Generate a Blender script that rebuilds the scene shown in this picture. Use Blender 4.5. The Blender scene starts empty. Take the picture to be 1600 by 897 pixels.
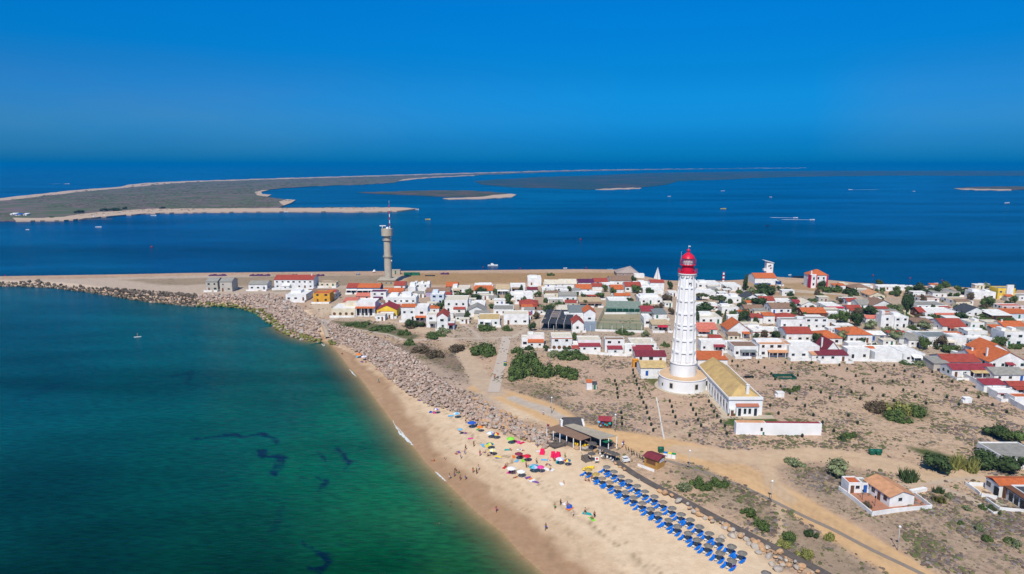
import bpy, math, random
import numpy as np
from mathutils import Vector, Matrix
R = math.radians
sc = bpy.context.scene
col = sc.collection
rnd = random.Random(7)
# ---------------------------------------------------------------- camera, sky, sun, exposure
F = 1067.0; CZ = 78.0; G = 3.0
PITCH = math.atan((448.5 - 255.5) / F)
cp, sp_ = math.cos(PITCH), math.sin(PITCH)
cam = bpy.data.cameras.new('camera'); cam.sensor_width = 36; cam.lens = F * 36 / 1600
cam.clip_start = 1; cam.clip_end = 200000
camo = bpy.data.objects.new('camera', cam); col.objects.link(camo)
camo.location = (0, 0, CZ); camo.rotation_euler = (math.pi / 2 - PITCH, 0, 0)
sc.camera = camo
SUN_EL, SUN_AZ = 50.0, 14.0       # the sun stands behind the camera, a little to its left
sun_from = Vector((-math.sin(R(SUN_AZ)) * math.cos(R(SUN_EL)), -math.cos(R(SUN_AZ)) * math.cos(R(SUN_EL)), math.sin(R(SUN_EL))))
w = bpy.data.worlds.new('World'); sc.world = w; w.use_nodes = True
nt = w.node_tree; nt.nodes.clear()
out = nt.nodes.new('ShaderNodeOutputWorld'); bg = nt.nodes.new('ShaderNodeBackground')
sky = nt.nodes.new('ShaderNodeTexSky'); sky.sky_type = 'NISHITA'; sky.sun_disc = False
sky.sun_elevation = R(SUN_EL); sky.sun_rotation = R(180 + SUN_AZ)
sky.altitude = 80; sky.air_density = 1.0; sky.dust_density = 0.6; sky.ozone_density = 2.0
bg.inputs[1].default_value = 0.1
tc = nt.nodes.new('ShaderNodeTexCoord'); sx = nt.nodes.new('ShaderNodeSeparateXYZ')
nt.links.new(tc.outputs['Generated'], sx.inputs[0])
ramp = nt.nodes.new('ShaderNodeValToRGB')
cr = ramp.color_ramp
def stops(cr, lst):
    while len(cr.elements) > 1: cr.elements.remove(cr.elements[-1])
    cr.elements[0].position = lst[0][0]; cr.elements[0].color = (*lst[0][1], 1)
    for p, c in lst[1:]:
        e = cr.elements.new(p); e.color = (*c, 1)
# z of the view direction, 0 at the horizon; the air over this coast is a deep clear blue low down
SKYT = [(0.0, (0.002, 0.275, 0.90)), (0.03, (0.005, 0.265, 0.84)), (0.06, (0.012, 0.33, 0.86)), (0.09, (0.010, 0.37, 0.86)), (0.124, (0.006, 0.375, 0.82)), (0.21, (0.001, 0.45, 0.98)), (0.40, (0.12, 0.5, 0.95)), (0.75, (0.75, 0.85, 0.95))]
stops(cr, SKYT)
nt.links.new(sx.outputs['Z'], ramp.inputs[0])
# hazier, greyer band low in the west (left) and a little in the east
hz = nt.nodes.new('ShaderNodeValToRGB'); stops(hz.color_ramp, [(0.0, (0, 0, 0)), (0.02, (.45,) * 3), (0.06, (1, 1, 1)), (0.095, (.85,) * 3), (0.15, (.0,) * 3)])
nt.links.new(sx.outputs['Z'], hz.inputs[0])
ax = nt.nodes.new('ShaderNodeValToRGB'); stops(ax.color_ramp, [(0.0, (1, 1, 1)), (0.22, (.9,) * 3), (0.40, (.28,) * 3), (0.62, (0,) * 3), (0.78, (.0,) * 3), (0.85, (.55,) * 3), (1, (.6,) * 3)])
mx = nt.nodes.new('ShaderNodeMapRange'); mx.inputs[1].default_value = -0.7; mx.inputs[2].default_value = 0.7
nt.links.new(sx.outputs['X'], mx.inputs[0]); nt.links.new(mx.outputs[0], ax.inputs[0])
no = nt.nodes.new('ShaderNodeTexNoise'); no.inputs['Scale'].default_value = 5; no.inputs['Detail'].default_value = 6
mp = nt.nodes.new('ShaderNodeMapping'); mp.inputs['Scale'].default_value = (1, 1, 6)
nt.links.new(tc.outputs['Generated'], mp.inputs[0]); nt.links.new(mp.outputs[0], no.inputs['Vector'])
nr = nt.nodes.new('ShaderNodeMapRange'); nr.inputs[1].default_value = .3; nr.inputs[2].default_value = .7; nr.inputs[3].default_value = .6; nr.inputs[4].default_value = 1.0
nt.links.new(no.outputs[0], nr.inputs[0])
def wmath(op, a, b):
    n = nt.nodes.new('ShaderNodeMath'); n.operation = op
    for i, x in enumerate((a, b)):
        if hasattr(x, 'default_value'): nt.links.new(x, n.inputs[i])
        else: n.inputs[i].default_value = x
    return n.outputs[0]
hf = wmath('MULTIPLY', wmath('MULTIPLY', hz.outputs[0], ax.outputs[0]), nr.outputs[0])
hmix = nt.nodes.new('ShaderNodeMixRGB'); nt.links.new(hf, hmix.inputs[0])
nt.links.new(ramp.outputs[0], hmix.inputs[1]); hmix.inputs[2].default_value = (0.085, 0.34, 0.74, 1)
mul = nt.nodes.new('ShaderNodeMixRGB'); mul.blend_type = 'MULTIPLY'; mul.inputs[0].default_value = 1
nt.links.new(sky.outputs[0], mul.inputs[1]); nt.links.new(hmix.outputs[0], mul.inputs[2])
gain = nt.nodes.new('ShaderNodeVectorMath'); gain.operation = 'SCALE'; gain.inputs['Scale'].default_value = 1.0
nt.links.new(mul.outputs[0], gain.inputs[0])
nt.links.new(gain.outputs[0], bg.inputs[0]); nt.links.new(bg.outputs[0], out.inputs[0])
sl = bpy.data.lights.new('sun', 'SUN'); sl.energy = 4.2; sl.angle = R(0.53); sl.color = (1.0, 0.94, 0.85)
so = bpy.data.objects.new('sun', sl); col.objects.link(so)
so.rotation_euler = sun_from.to_track_quat('Z', 'Y').to_euler()
sc.view_settings.view_transform = 'Standard'; sc.view_settings.look = 'None'
sc.view_settings.gamma = 1; sc.view_settings.use_curve_mapping = False
sc.view_settings.exposure = 0.18
sc.render.engine = 'CYCLES'
sc.cycles.use_denoising = True; sc.cycles.max_bounces = 5; sc.cycles.diffuse_bounces = 2
sc.cycles.volume_bounces = 0; sc.cycles.transparent_max_bounces = 8; sc.cycles.use_adaptive_sampling = True
# ---------------------------------------------------------------- where a pixel of the photograph meets a height
def P(px, py, z=G):
    u = (px - 800) / F; v = (448.5 - py) / F
    dy = cp + v * sp_; dz = -sp_ + v * cp
    t = (z - CZ) / min(dz, -1e-4)
    return Vector((u * t, dy * t, z))
def PN(lst, z=G): return np.array([P(a, b, z)[:2] for a, b in lst])
def ZM(ox, oy, s): return lambda x, y: (ox + x / s, oy + y / s)
# ---------------------------------------------------------------- mesh helper
class MB:
    def __init__(s): s.v = []; s.f = []; s.m = []; s.sm = []
    def add(s, vs, fs, mi=0, smooth=False):
        o = len(s.v); s.v += [tuple(p) for p in vs]
        for f in fs: s.f.append(tuple(i + o for i in f)); s.m.append(mi); s.sm.append(smooth)
        return s
    def box(s, x0, x1, y0, y1, z0, z1, mi=0):
        v = [(x0, y0, z0), (x1, y0, z0), (x1, y1, z0), (x0, y1, z0), (x0, y0, z1), (x1, y0, z1), (x1, y1, z1), (x0, y1, z1)]
        return s.add(v, [(0, 3, 2, 1), (4, 5, 6, 7), (0, 1, 5, 4), (1, 2, 6, 5), (2, 3, 7, 6), (3, 0, 4, 7)], mi)
    def obox(s, c, ux, L, Wd, z0, z1, mi=0):
        ux = Vector((ux[0], ux[1])).normalized(); uy = Vector((-ux.y, ux.x)); c = Vector((c[0], c[1]))
        q = [c - ux * L / 2 - uy * Wd / 2, c + ux * L / 2 - uy * Wd / 2, c + ux * L / 2 + uy * Wd / 2, c - ux * L / 2 + uy * Wd / 2]
        return s.prism(q, z0, z1, mi)
    def prism(s, poly, z0, z1, mi=0):
        n = len(poly); a = sum(poly[i][0] * poly[(i + 1) % n][1] - poly[(i + 1) % n][0] * poly[i][1] for i in range(n))
        if a < 0: poly = list(poly)[::-1]
        v = [(p[0], p[1], z0) for p in poly] + [(p[0], p[1], z1) for p in poly]
        fs = [tuple(range(n))[::-1], tuple(range(n, 2 * n))] + [(i, (i + 1) % n, n + (i + 1) % n, n + i) for i in range(n)]
        return s.add(v, fs, mi)
    def slab(s, q, th, mi=0):
        q = [Vector(p) for p in q]; n = len(q)
        nr = (q[1] - q[0]).cross(q[2] - q[0]).normalized()
        if nr.z < 0: q = q[::-1]; nr = -nr
        v = q + [p - Vector((0, 0, th)) for p in q]
        fs = [tuple(range(n)), tuple(range(n, 2 * n))[::-1]] + [(i, n + i, n + (i + 1) % n, (i + 1) % n) for i in range(n)]
        return s.add(v, fs, mi)
    def cyl(s, cx, cy, z0, z1, r0, r1=None, n=12, mi=0, smooth=True, cap=True):
        r1 = r0 if r1 is None else r1
        v = [(cx + r0 * math.cos(2 * math.pi * i / n), cy + r0 * math.sin(2 * math.pi * i / n), z0) for i in range(n)]
        v += [(cx + r1 * math.cos(2 * math.pi * i / n), cy + r1 * math.sin(2 * math.pi * i / n), z1) for i in range(n)]
        o = len(s.v); s.add(v, [(i, (i + 1) % n, n + (i + 1) % n, n + i) for i in range(n)], mi, smooth)
        if cap: s.add([v[i] for i in range(n)], [tuple(range(n))[::-1]], mi); s.add([v[n + i] for i in range(n)], [tuple(range(n))], mi)
        return s
    def lathe(s, prof, cx=0, cy=0, n=24, mi=0, smooth=True):
        for (r0, z0), (r1, z1) in zip(prof[:-1], prof[1:]): s.cyl(cx, cy, z0, z1, max(r0, .001), max(r1, .001), n, mi, smooth, False)
        return s
    def tube(s, p, q, r0, r1=None, n=6, mi=0):
        p, q = Vector(p), Vector(q); r1 = r0 if r1 is None else r1
        d = (q - p).normalized(); a = d.orthogonal().normalized(); b = d.cross(a)
        v = [p + r0 * (math.cos(2 * math.pi * i / n) * a + math.sin(2 * math.pi * i / n) * b) for i in range(n)]
        v += [q + r1 * (math.cos(2 * math.pi * i / n) * a + math.sin(2 * math.pi * i / n) * b) for i in range(n)]
        return s.add(v, [(i, n + i, n + (i + 1) % n, (i + 1) % n)[::-1] for i in range(n)] + [tuple(range(n))[::-1], tuple(range(n, 2 * n))], mi, True)
    def mesh(s, name, mats):
        me = bpy.data.meshes.new(name); me.from_pydata(s.v, [], s.f)
        for m in (mats if isinstance(mats, (list, tuple)) else [mats]): me.materials.append(m)
        me.polygons.foreach_set('material_index', s.m); me.polygons.foreach_set('use_smooth', s.sm); me.update()
        return me
    def build(s, name, mats, parent=None, loc=None):
        o = bpy.data.objects.new(name, s.mesh(name, mats)); col.objects.link(o)
        if parent is not None: o.parent = parent
        if loc is not None: o.location = loc
        return o
def npmesh(name, V, Fq, mats, smooth=False, cols=None, fm=None, parent=None):
    """V (n,3), Fq (m,k) arrays -> object"""
    me = bpy.data.meshes.new(name); V = np.asarray(V, np.float32); Fq = np.asarray(Fq, np.int32); k = Fq.shape[1]
    me.vertices.add(len(V)); me.vertices.foreach_set('co', V.ravel())
    me.loops.add(Fq.size); me.loops.foreach_set('vertex_index', Fq.ravel())
    me.polygons.add(len(Fq)); me.polygons.foreach_set('loop_start', np.arange(len(Fq), dtype=np.int32) * k)
    me.polygons.foreach_set('use_smooth', np.full(len(Fq), smooth))
    for m in (mats if isinstance(mats, (list, tuple)) else [mats]): me.materials.append(m)
    if fm is not None: me.polygons.foreach_set('material_index', np.asarray(fm, np.int32))
    me.update(calc_edges=True)
    if cols is not None:
        at = me.attributes.new('tint', 'FLOAT_COLOR', 'POINT'); at.data.foreach_set('color', np.asarray(cols, np.float32).ravel())
    o = bpy.data.objects.new(name, me); col.objects.link(o)
    if parent is not None: o.parent = parent
    return o
def tag(o, label=None, cat=None, group=None, kind=None):
    if label: o['label'] = label
    if cat: o['category'] = cat
    if group: o['group'] = group
    if kind: o['kind'] = kind
    return o
def thing(name, label, cat, loc=(0, 0, 0), rz=0, group=None):
    o = bpy.data.objects.new(name, None); o.empty_display_size = .3; col.objects.link(o)
    o.location = loc; o.rotation_euler = (0, 0, rz)
    return tag(o, label, cat, group)
def dup(root, loc, rz=0, label=None, group=None, scale=None):
    def cp_(o, par):
        c = o.copy(); col.objects.link(c)
        if par is not None: c.parent = par
        for ch in o.children: cp_(ch, c)
        return c
    r = cp_(root, None); r.location = loc; r.rotation_euler = (0, 0, rz)
    if scale: r.scale = scale if hasattr(scale, '__len__') else (scale,) * 3
    if label: r['label'] = label
    if group: r['group'] = group
    return r
# ---------------------------------------------------------------- materials
def mat(name, c, rough=.8, c2=None, scale=.6, amt=.5, bump=0, bscale=8, spec=.25, wave=None, fine=None, island=0, lo=.35, hi=.7):
    m = bpy.data.materials.new(name); m.use_nodes = True; n = m.node_tree; b = n.nodes['Principled BSDF']
    b.inputs['Roughness'].default_value = rough; b.inputs['Specular IOR Level'].default_value = spec
    c2 = c2 or tuple(x * .72 for x in c)
    t = n.nodes.new('ShaderNodeTexCoord'); g = n.nodes.new('ShaderNodeNewGeometry')
    nz = n.nodes.new('ShaderNodeTexNoise'); nz.inputs['Scale'].default_value = scale; nz.inputs['Detail'].default_value = 5
    n.links.new(g.outputs['Position'], nz.inputs['Vector'])
    mr = n.nodes.new('ShaderNodeMapRange'); mr.inputs[1].default_value = lo; mr.inputs[2].default_value = hi; mr.inputs[4].default_value = amt
    n.links.new(nz.outputs[0], mr.inputs[0])
    mi = n.nodes.new('ShaderNodeMixRGB'); mi.inputs[1].default_value = (*c, 1); mi.inputs[2].default_value = (*c2, 1)
    n.links.new(mr.outputs[0], mi.inputs[0]); last = mi.outputs[0]
    if wave:                      # tile courses / planks
        wv = n.nodes.new('ShaderNodeTexWave'); wv.inputs['Scale'].default_value = wave; wv.inputs['Distortion'].default_value = .6
        wv.bands_direction = 'X'
        n.links.new(t.outputs['Object'], wv.inputs['Vector'])
        m2 = n.nodes.new('ShaderNodeMixRGB'); m2.blend_type = 'MULTIPLY'; m2.inputs[0].default_value = .22
        n.links.new(last, m2.inputs[1]); n.links.new(wv.outputs[0], m2.inputs[2]); last = m2.outputs[0]
    if island:
        hs = n.nodes.new('ShaderNodeHueSaturation'); r = n.nodes.new('ShaderNodeMapRange')
        r.inputs[3].default_value = 1 - island; r.inputs[4].default_value = 1 + island
        n.links.new(g.outputs['Random Per Island'], r.inputs[0]); n.links.new(r.outputs[0], hs.inputs['Value']); n.links.new(last, hs.inputs['Color']); last = hs.outputs[0]
    n.links.new(last, b.inputs['Base Color'])
    if bump:
        nb = n.nodes.new('ShaderNodeTexNoise'); nb.inputs['Scale'].default_value = bscale; nb.inputs['Detail'].default_value = 4
        n.links.new(g.outputs['Position'], nb.inputs['Vector'])
        bp = n.nodes.new('ShaderNodeBump'); bp.inputs['Strength'].default_value = bump; bp.inputs['Distance'].default_value = .1
        n.links.new(nb.outputs[0], bp.inputs['Height']); n.links.new(bp.outputs[0], b.inputs['Normal'])
    return m
RC = dict(O=(.60, .155, .05), R=(.40, .075, .05), M=(.22, .035, .05), P=(.13, .03, .09), B=(.30, .19, .13), T=(.52, .40, .25), G=(.30, .29, .26), W=(.80, .79, .75),
          C=(.68, .62, .50), K=(.07, .075, .085), S=(.66, .20, .14), Y=(.56, .41, .19), L=(.66, .34, .18), D=(.20, .23, .23), X=(.52, .03, .06), N=(.33, .045, .06))
RM = {k: mat('roof_' + k, v, .85, tuple(x * .62 for x in v), .9, .75, wave=(1.6 if k in 'ORMSBLNP' else None)) for k, v in RC.items()}
WC = dict(w=(.80, .80, .785), c=(.72, .64, .48), k=(.72, .36, .28), b=(.03, .08, .22), o=(.70, .36, .04), n=(.14, .06, .035), g=(.50, .46, .40), y=(.80, .55, .06), l=(.62, .68, .74), v=(.45, .38, .55))
WM = {k: mat('render_' + k, v, .9, tuple(x * .70 for x in v), .55, .75) for k, v in WC.items()}
M_glass = mat('window_glass', (.02, .03, .04), .15, spec=.6)
M_frame = mat('window_frame', (.65, .64, .62))
M_brown = mat('brown_wood', (.16, .07, .035)); M_wood = mat('weathered_wood', (.17, .14, .12), .9, (.10, .085, .075), 1.5)
M_green = mat('green_paint', (.02, .14, .08)); M_blue = mat('blue_paint', (.02, .10, .38)); M_white = mat('white_paint', (.8, .8, .79), .5)
M_metal = mat('galvanised_metal', (.42, .43, .44), .45); M_dark = mat('black_plastic', (.02, .024, .024), .6)
M_red = mat('red_paint', (.55, .012, .035), .45, (.45, .01, .03)); M_conc = mat('concrete', (.46, .41, .32), .95, (.36, .32, .26), .4, .8)
# ---------------------------------------------------------------- terrain
bay = [(-260, 447, 5), (0, 447, 5), (50, 448, 5), (80, 449.5, 5), (130, 455, 5), (180, 463, 6), (230, 471, 6), (300, 478, 7), (350, 478.5, 8), (380, 482, 10), (402, 488, 12),
       (420, 500, 14), (440, 515, 16), (460, 525, 16), (480, 531, 16), (505, 534, 15), (518, 539, 16), (530, 552, 18), (545, 572, 20), (565, 592, 22), (590, 627, 24), (612, 656, 26),
       (640, 690, 28), (665, 722, 30), (690, 746, 30), (720, 776, 32), (745, 801, 32), (785, 832, 34), (815, 866, 34), (850, 897, 34), (890, 940, 34), (980, 1040, 34), (1080, 1160, 34)]
chan = [(2300, 471, 8), (1700, 462, 8), (1600, 458, 8), (1560, 456, 8), (1480, 452, 8), (1400, 449, 8), (1340, 446, 8), (1300, 442, 8), (1270, 440, 8), (1220, 437, 8), (1190, 434.5, 8), (1170, 434.5, 7),
        (1155, 441, 7), (1120, 443, 7), (1090, 443, 7), (1060, 443, 7), (1040, 442, 7), (1012, 436, 6), (1000, 431, 6), (985, 426, 6), (960, 425.5, 6), (900, 425, 6), (800, 426, 6), (700, 427, 6), (600, 428, 6),
        (500, 429, 6), (400, 430, 6), (300, 431, 6), (200, 433.5, 5), (100, 435.5, 4), (0, 437, 4), (-260, 438, 4)]
shore = [(*P(a, b, 0)[:2], w_) for a, b, w_ in bay] + [(420.0, 60.0, 30.0), (700.0, 60.0, 30.0), (700.0, 200.0, 30.0)] + [(*P(a, b, 0)[:2], w_) for a, b, w_ in chan]
shore = np.array(shore)
def inpoly(X, Y, poly):
    ins = np.zeros(X.shape, bool); n = len(poly)
    for i in range(n):
        x0, y0 = poly[i][0], poly[i][1]; x1, y1 = poly[(i + 1) % n][0], poly[(i + 1) % n][1]
        if y0 == y1: continue
        c = ((y0 > Y) != (y1 > Y)) & (X < (x1 - x0) * (Y - y0) / (y1 - y0) + x0)
        ins ^= c
    return ins
def dline(X, Y, line, closed=False):
    """distance to a polyline, and the third column interpolated at the closest point"""
    best = np.full(X.shape, 1e9); wv = np.zeros(X.shape); n = len(line); has = len(line[0]) > 2
    for i in range(n if closed else n - 1):
        a, b = line[i], line[(i + 1) % n]
        dx, dy = b[0] - a[0], b[1] - a[1]; L = dx * dx + dy * dy + 1e-9
        t = np.clip(((X - a[0]) * dx + (Y - a[1]) * dy) / L, 0, 1)
        d = np.hypot(X - a[0] - t * dx, Y - a[1] - t * dy); k = d < best
        best[k] = d[k]
        if has: wv[k] = (a[2] + (b[2] - a[2]) * t)[k]
    return best, wv
def hsh(i, j, s): 
    v = np.sin(i * 127.1 + j * 311.7 + s * 74.7) * 43758.5453
    return v - np.floor(v)
def vnoise(X, Y, sc_, seed=0, oc=3):
    o = np.zeros(X.shape); a = 1.0; tot = 0
    for k in range(oc):
        x = X / sc_; y = Y / sc_; i = np.floor(x); j = np.floor(y); u = x - i; v = y - j; u = u * u * (3 - 2 * u); v = v * v * (3 - 2 * v)
        o += a * ((hsh(i, j, seed) * (1 - u) + hsh(i + 1, j, seed) * u) * (1 - v) + (hsh(i, j + 1, seed) * (1 - u) + hsh(i + 1, j + 1, seed) * u) * v)
        tot += a; a *= .5; sc_ *= .47; seed += 3
    return o / tot
def height(X, Y):
    X = np.asarray(X, float); Y = np.asarray(Y, float)
    d, wd = dline(X, Y, shore, True); ins = inpoly(X, Y, shore)
    t = np.clip(d / wd, 0, 1)
    z = G * (1 - (1 - t) ** 1.35)
    z = z + (vnoise(X, Y, 11, 5, 2) - .5) * .5 * np.clip(d / 20 - .5, 0, 1)
    under = -np.minimum(d * np.where(wd > 15, .09, .35), 4)
    return np.where(ins, z, under), np.where(ins, d, -d), wd
def gz(x, y): return float(height(np.array([x]), np.array([y]))[0][0])
def ground(px, py):
    z = G
    for _ in range(5):
        p = P(px, py, z); z = max(gz(p.x, p.y), 0.0)
    p = P(px, py, z); p.z = z
    return p
STEP = .8
gx = np.arange(-372, 405, STEP); gy = np.arange(70, 505, STEP)
X, Y = np.meshgrid(gx, gy)
# drop what a sideways step could never see: keep a wide wedge in front of the camera
keep = (np.abs(X) < Y * .80 + 34)
Z, Dn, Wd = height(X, Y)
keep &= Dn > -45
# base colours of the ground
n1 = vnoise(X, Y, 22, 1, 4); n2 = vnoise(X, Y, 5, 2, 3); n3 = vnoise(X, Y, 60, 9, 3)
wx, wy = X + (n2 - .5) * 3.0, Y + (vnoise(X, Y, 5, 12, 3) - .5) * 3.0
C = np.empty(X.shape + (4,)); C[...] = (.53, .375, .26, .55)
def blend(m, c, a=None):
    m = m[..., None]; C[..., :3] = C[..., :3] * (1 - m) + np.array(c) * m
    if a is not None: C[..., 3:] = C[..., 3:] * (1 - m) + a * m
def zone(px, c, a=None, soft=1.5, amt=1.0, z=G, nz=None):
    poly = PN(px, z); x0, y0 = poly.min(0) - 6; x1, y1 = poly.max(0) + 6
    j0, j1 = np.searchsorted(gx, (x0, x1)); i0, i1 = np.searchsorted(gy, (y0, y1))
    sl_ = (slice(i0, i1), slice(j0, j1)); xs, ys = wx[sl_], wy[sl_]
    if xs.size == 0: return
    d, _ = dline(xs, ys, poly, True); ins = inpoly(xs, ys, poly)
    m = np.clip(.5 + np.where(ins, d, -d) / (2 * soft), 0, 1) * amt
    if nz is not None: m = m * np.clip((vnoise(xs, ys, nz, 31, 3) - .42) * 7, 0, 1)
    full = np.zeros(X.shape); full[sl_] = m; blend(full, c, a)
def road(px, hw, c, a=0.0, soft=.8, amt=1.0, wob=1.0, z=G):
    ln = np.array([(*P(q[0], q[1], z)[:2], q[2] if len(q) > 2 else hw) for q in px])
    x0, y0 = ln[:, :2].min(0) - hw * 2 - 8; x1, y1 = ln[:, :2].max(0) + hw * 2 + 8
    j0, j1 = np.searchsorted(gx, (x0, x1)); i0, i1 = np.searchsorted(gy, (y0, y1))
    sl_ = (slice(i0, i1), slice(j0, j1)); xs = X[sl_] + (wx - X)[sl_] * wob * .5; ys = Y[sl_] + (wy - Y)[sl_] * wob * .5
    if xs.size == 0: return
    d, wv = dline(xs, ys, ln); m = np.clip(.5 + (wv - d) / (2 * soft), 0, 1) * amt
    full = np.zeros(X.shape); full[sl_] = m; blend(full, c, a)
SAND = (.68, .535, .37); ROAD = (.62, .41, .215); PALE = (.54, .43, .33); PATH = (.50, .42, .345); GRASSY = (.40, .255, .125); GREEN = (.085, .10, .03); DSCR = (.20, .15, .105)
blend(np.clip((n1 - .45) * 4, 0, 1) * .5, (.55, .41, .28), .42)
blend(np.clip((n3 - .50) * 5, 0, 1) * .55, (.48, .33, .24), .6)
# village ground and north strip
zone([(500, 445), (1640, 470), (1640, 560), (1480, 575), (1150, 560), (820, 552), (640, 515), (520, 500)], (.46, .36, .27), .35, 3)
zone([(620, 427), (970, 426), (1010, 440), (900, 440), (640, 446)], GRASSY, .45, 3)
zone([(1165, 440), (1260, 443), (1330, 452), (1320, 468), (1240, 462), (1180, 460)], (.42, .29, .16), .4, 3)
road([(1160, 452), (1240, 453), (1300, 458), (1345, 463)], 1.5, PALE, 0)
zone([(-100, 437), (100, 436), (300, 431), (470, 430), (640, 430), (620, 447), (560, 448), (480, 455), (420, 462), (320, 462), (240, 462), (180, 452), (120, 446), (60, 441), (-100, 441)], (.49, .40, .315), .15, 2)
zone([(190, 437), (420, 432), (600, 430), (610, 442), (540, 446), (400, 448), (320, 444), (260, 446)], (.33, .25, .165), 1.0, 3, .85)
zone([(360, 448), (480, 452), (500, 458), (440, 456)], (.30, .24, .17), .9, 2, .7)
zone([(480, 473), (520, 475), (530, 485), (500, 495)], (.58, .46, .33), .25, 2)
# sandy lot and scrub between the walls
zone([(900, 556), (1100, 575), (1480, 575), (1600, 645), (1640, 700), (1300, 700), (1000, 680), (890, 640)], (.52, .375, .275), .62, 4, .8)
zone([(1240, 640), (1420, 600), (1640, 660), (1640, 740), (1450, 715), (1290, 700)], (.56, .41, .28), .72, 5, .7)
zone([(640, 555), (700, 590), (745, 612), (765, 612), (842, 628), (905, 655), (870, 668), (800, 652), (720, 603)], SAND, .08, 2)
zone([(590, 535), (660, 538), (720, 556), (752, 585), (720, 590), (650, 560)], DSCR, 1.0, 3, .8)
zone([(745, 588), (775, 612), (700, 592), (660, 575)], (.36, .27, .20), .9, 3, .6)
zone([(515, 502), (560, 503), (610, 510), (655, 524), (648, 531), (600, 524), (560, 514)], (.10, .115, .045), .3, 1.2, .9)
zone([(780, 600), (850, 600), (900, 640), (960, 664), (1040, 692), (960, 678), (890, 652), (840, 622)], (.30, .22, .15), 1, 3, .75)
zone([(1040, 730), (1090, 722), (1150, 760), (1200, 790), (1290, 830), (1350, 870), (1400, 910), (1300, 910), (1200, 835), (1120, 780)], (.31, .24, .17), 1.0, 3, .8)
zone([(1210, 722), (1290, 725), (1380, 745), (1320, 800), (1260, 775)], (.33, .25, .18), 1, 3, .8)
zone([(1280, 770), (1640, 790), (1640, 920), (1500, 920), (1400, 850)], (.39, .295, .215), 1, 3, .8)
zone([(1362, 634), (1400, 628), (1450, 634), (1452, 650), (1430, 658), (1380, 652)], (.11, .105, .05), .4, 2, .9)
zone([(1412, 697), (1450, 702), (1520, 722), (1500, 732), (1455, 718)], (.075, .105, .03), .12, 1.2, .97)
zone([(560, 545), (735, 620), (800, 655), (760, 600), (600, 535)], (.42, .33, .27), .2, 3, .6)
# roads and worn tracks
road([(745, 606, 3), (800, 622, 5), (850, 640, 6), (900, 672, 5), (960, 686, 6), (1040, 698, 6), (1100, 713, 6.5), (1150, 736, 5), (1210, 768, 4.5), (1300, 822, 4.5), (1400, 882, 4.5), (1500, 945, 4.5)], 5, ROAD)
road([(1060, 702, 3), (1120, 712, 4.5), (1200, 716, 4), (1270, 709, 4), (1330, 717, 4.5), (1400, 730, 4.5), (1445, 742, 4), (1500, 744, 2.5), (1545, 748, 2)], 4, (.57, .42, .275))
road([(1205, 714), (1198, 730), (1205, 752), (1230, 778)], 2, (.58, .43, .28), .1)
road([(800, 622, 2), (850, 640, 2.5), (880, 655, 2)], 2, (.50, .435, .36), 0, .6)
road([(560, 497, 1.5), (620, 504, 2), (660, 516, 2.5), (695, 530, 3.5), (725, 552, 3.5), (740, 575, 4), (752, 596, 4), (772, 614, 4)], 3, (.52, .40, .285), 0)
road([(505, 505), (540, 513), (580, 518), (600, 522), (632, 531), (720, 529), (800, 527)], 1.0, (.52, .44, .36), 0)
road([(800, 527), (815, 519), (830, 510), (845, 498)], 1.3, (.52, .43, .34), 0)
road([(712, 500), (740, 518), (752, 528)], .8, (.52, .44, .36), 0)
road([(430, 458), (470, 458), (515, 505)], .1, PALE)
road([(505, 505), (535, 490), (543, 478), (550, 465)], 1.6, (.50, .43, .36), 0)
road([(240, 458), (330, 461.5), (420, 461.5), (447, 468), (470, 485), (492, 498), (510, 504)], 1.8, (.52, .44, .36), 0)
road([(1145, 650), (1080, 668), (1040, 684)], .7, (.55, .43, .30), .1)
road([(1300, 760), (1420, 760), (1470, 752), (1530, 744)], .8, (.52, .42, .32), .1)
road([(1470, 762), (1520, 782), (1545, 796)], .9, (.52, .43, .34), .1)
road([(1210, 783), (1216, 800), (1220, 830), (1210, 845)], .9, (.56, .42, .28), .1)
# tyre ruts on the two tracks
for off in (-9, -3, 5): road([(1110, 716 + off), (1160, 738 + off), (1210, 768 + off), (1300, 822 + off), (1400, 882 + off)], .22, (.43, .30, .18), 0, .5, .75)
road([(1285, 712), (1340, 717), (1410, 731), (1450, 742)], .3, (.42, .31, .2), 0, .6, .6)
# lawns by the keepers' house
zone([(1137, 655), (1208, 655), (1216, 663), (1203, 664), (1146, 668), (1130, 662)], (.06, .11, .025), .2, .6)
zone([(1007, 590), (1030, 589), (1034, 603), (1020, 604)], (.12, .13, .04), .2, 1)
zone([(1196, 645), (1206, 645), (1216, 660), (1206, 660)], (.06, .11, .025), .1, .6)
# the beach: dry sand above, a tide line, wet sand at the edge
isb = (Wd > 15.5) & (Dn > 0)
rk = PN([(480, 480), (512, 528), (560, 553), (600, 580), (650, 613), (700, 640), (760, 668), (800, 688), (850, 700), (905, 706), (960, 728), (1040, 772), (1110, 815), (1180, 862), (1260, 930), (1500, 1100), (0, 1400), (-300, 900)], 2.2)
ins = inpoly(wx, wy, rk) & (Dn > -2); d, _ = dline(wx, wy, rk, True)
m = np.clip(.5 + np.where(ins, d, -d) / 3, 0, 1) * (Wd > 14)
blend(m, SAND, 0.0)
tide = Dn + (n2 - .5) * 3.5 + (n1 - .5) * 6
onb = (inpoly(X, Y, rk) & (Wd > 15)).astype(float)
blend(onb * np.clip(1.0 - np.abs(tide - 15.5) / .9, 0, 1) * .5 * np.clip((n2 - .3) * 3, 0, 1), (.30, .22, .14))
blend(onb * np.clip((13.5 - tide) / 5, 0, 1) * .55, (.50, .355, .22))
blend(onb * np.clip((7.5 - tide) / 2.2, 0, 1) * .85, (.35, .215, .125))
al_ = X * .5 - Y * .86
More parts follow.
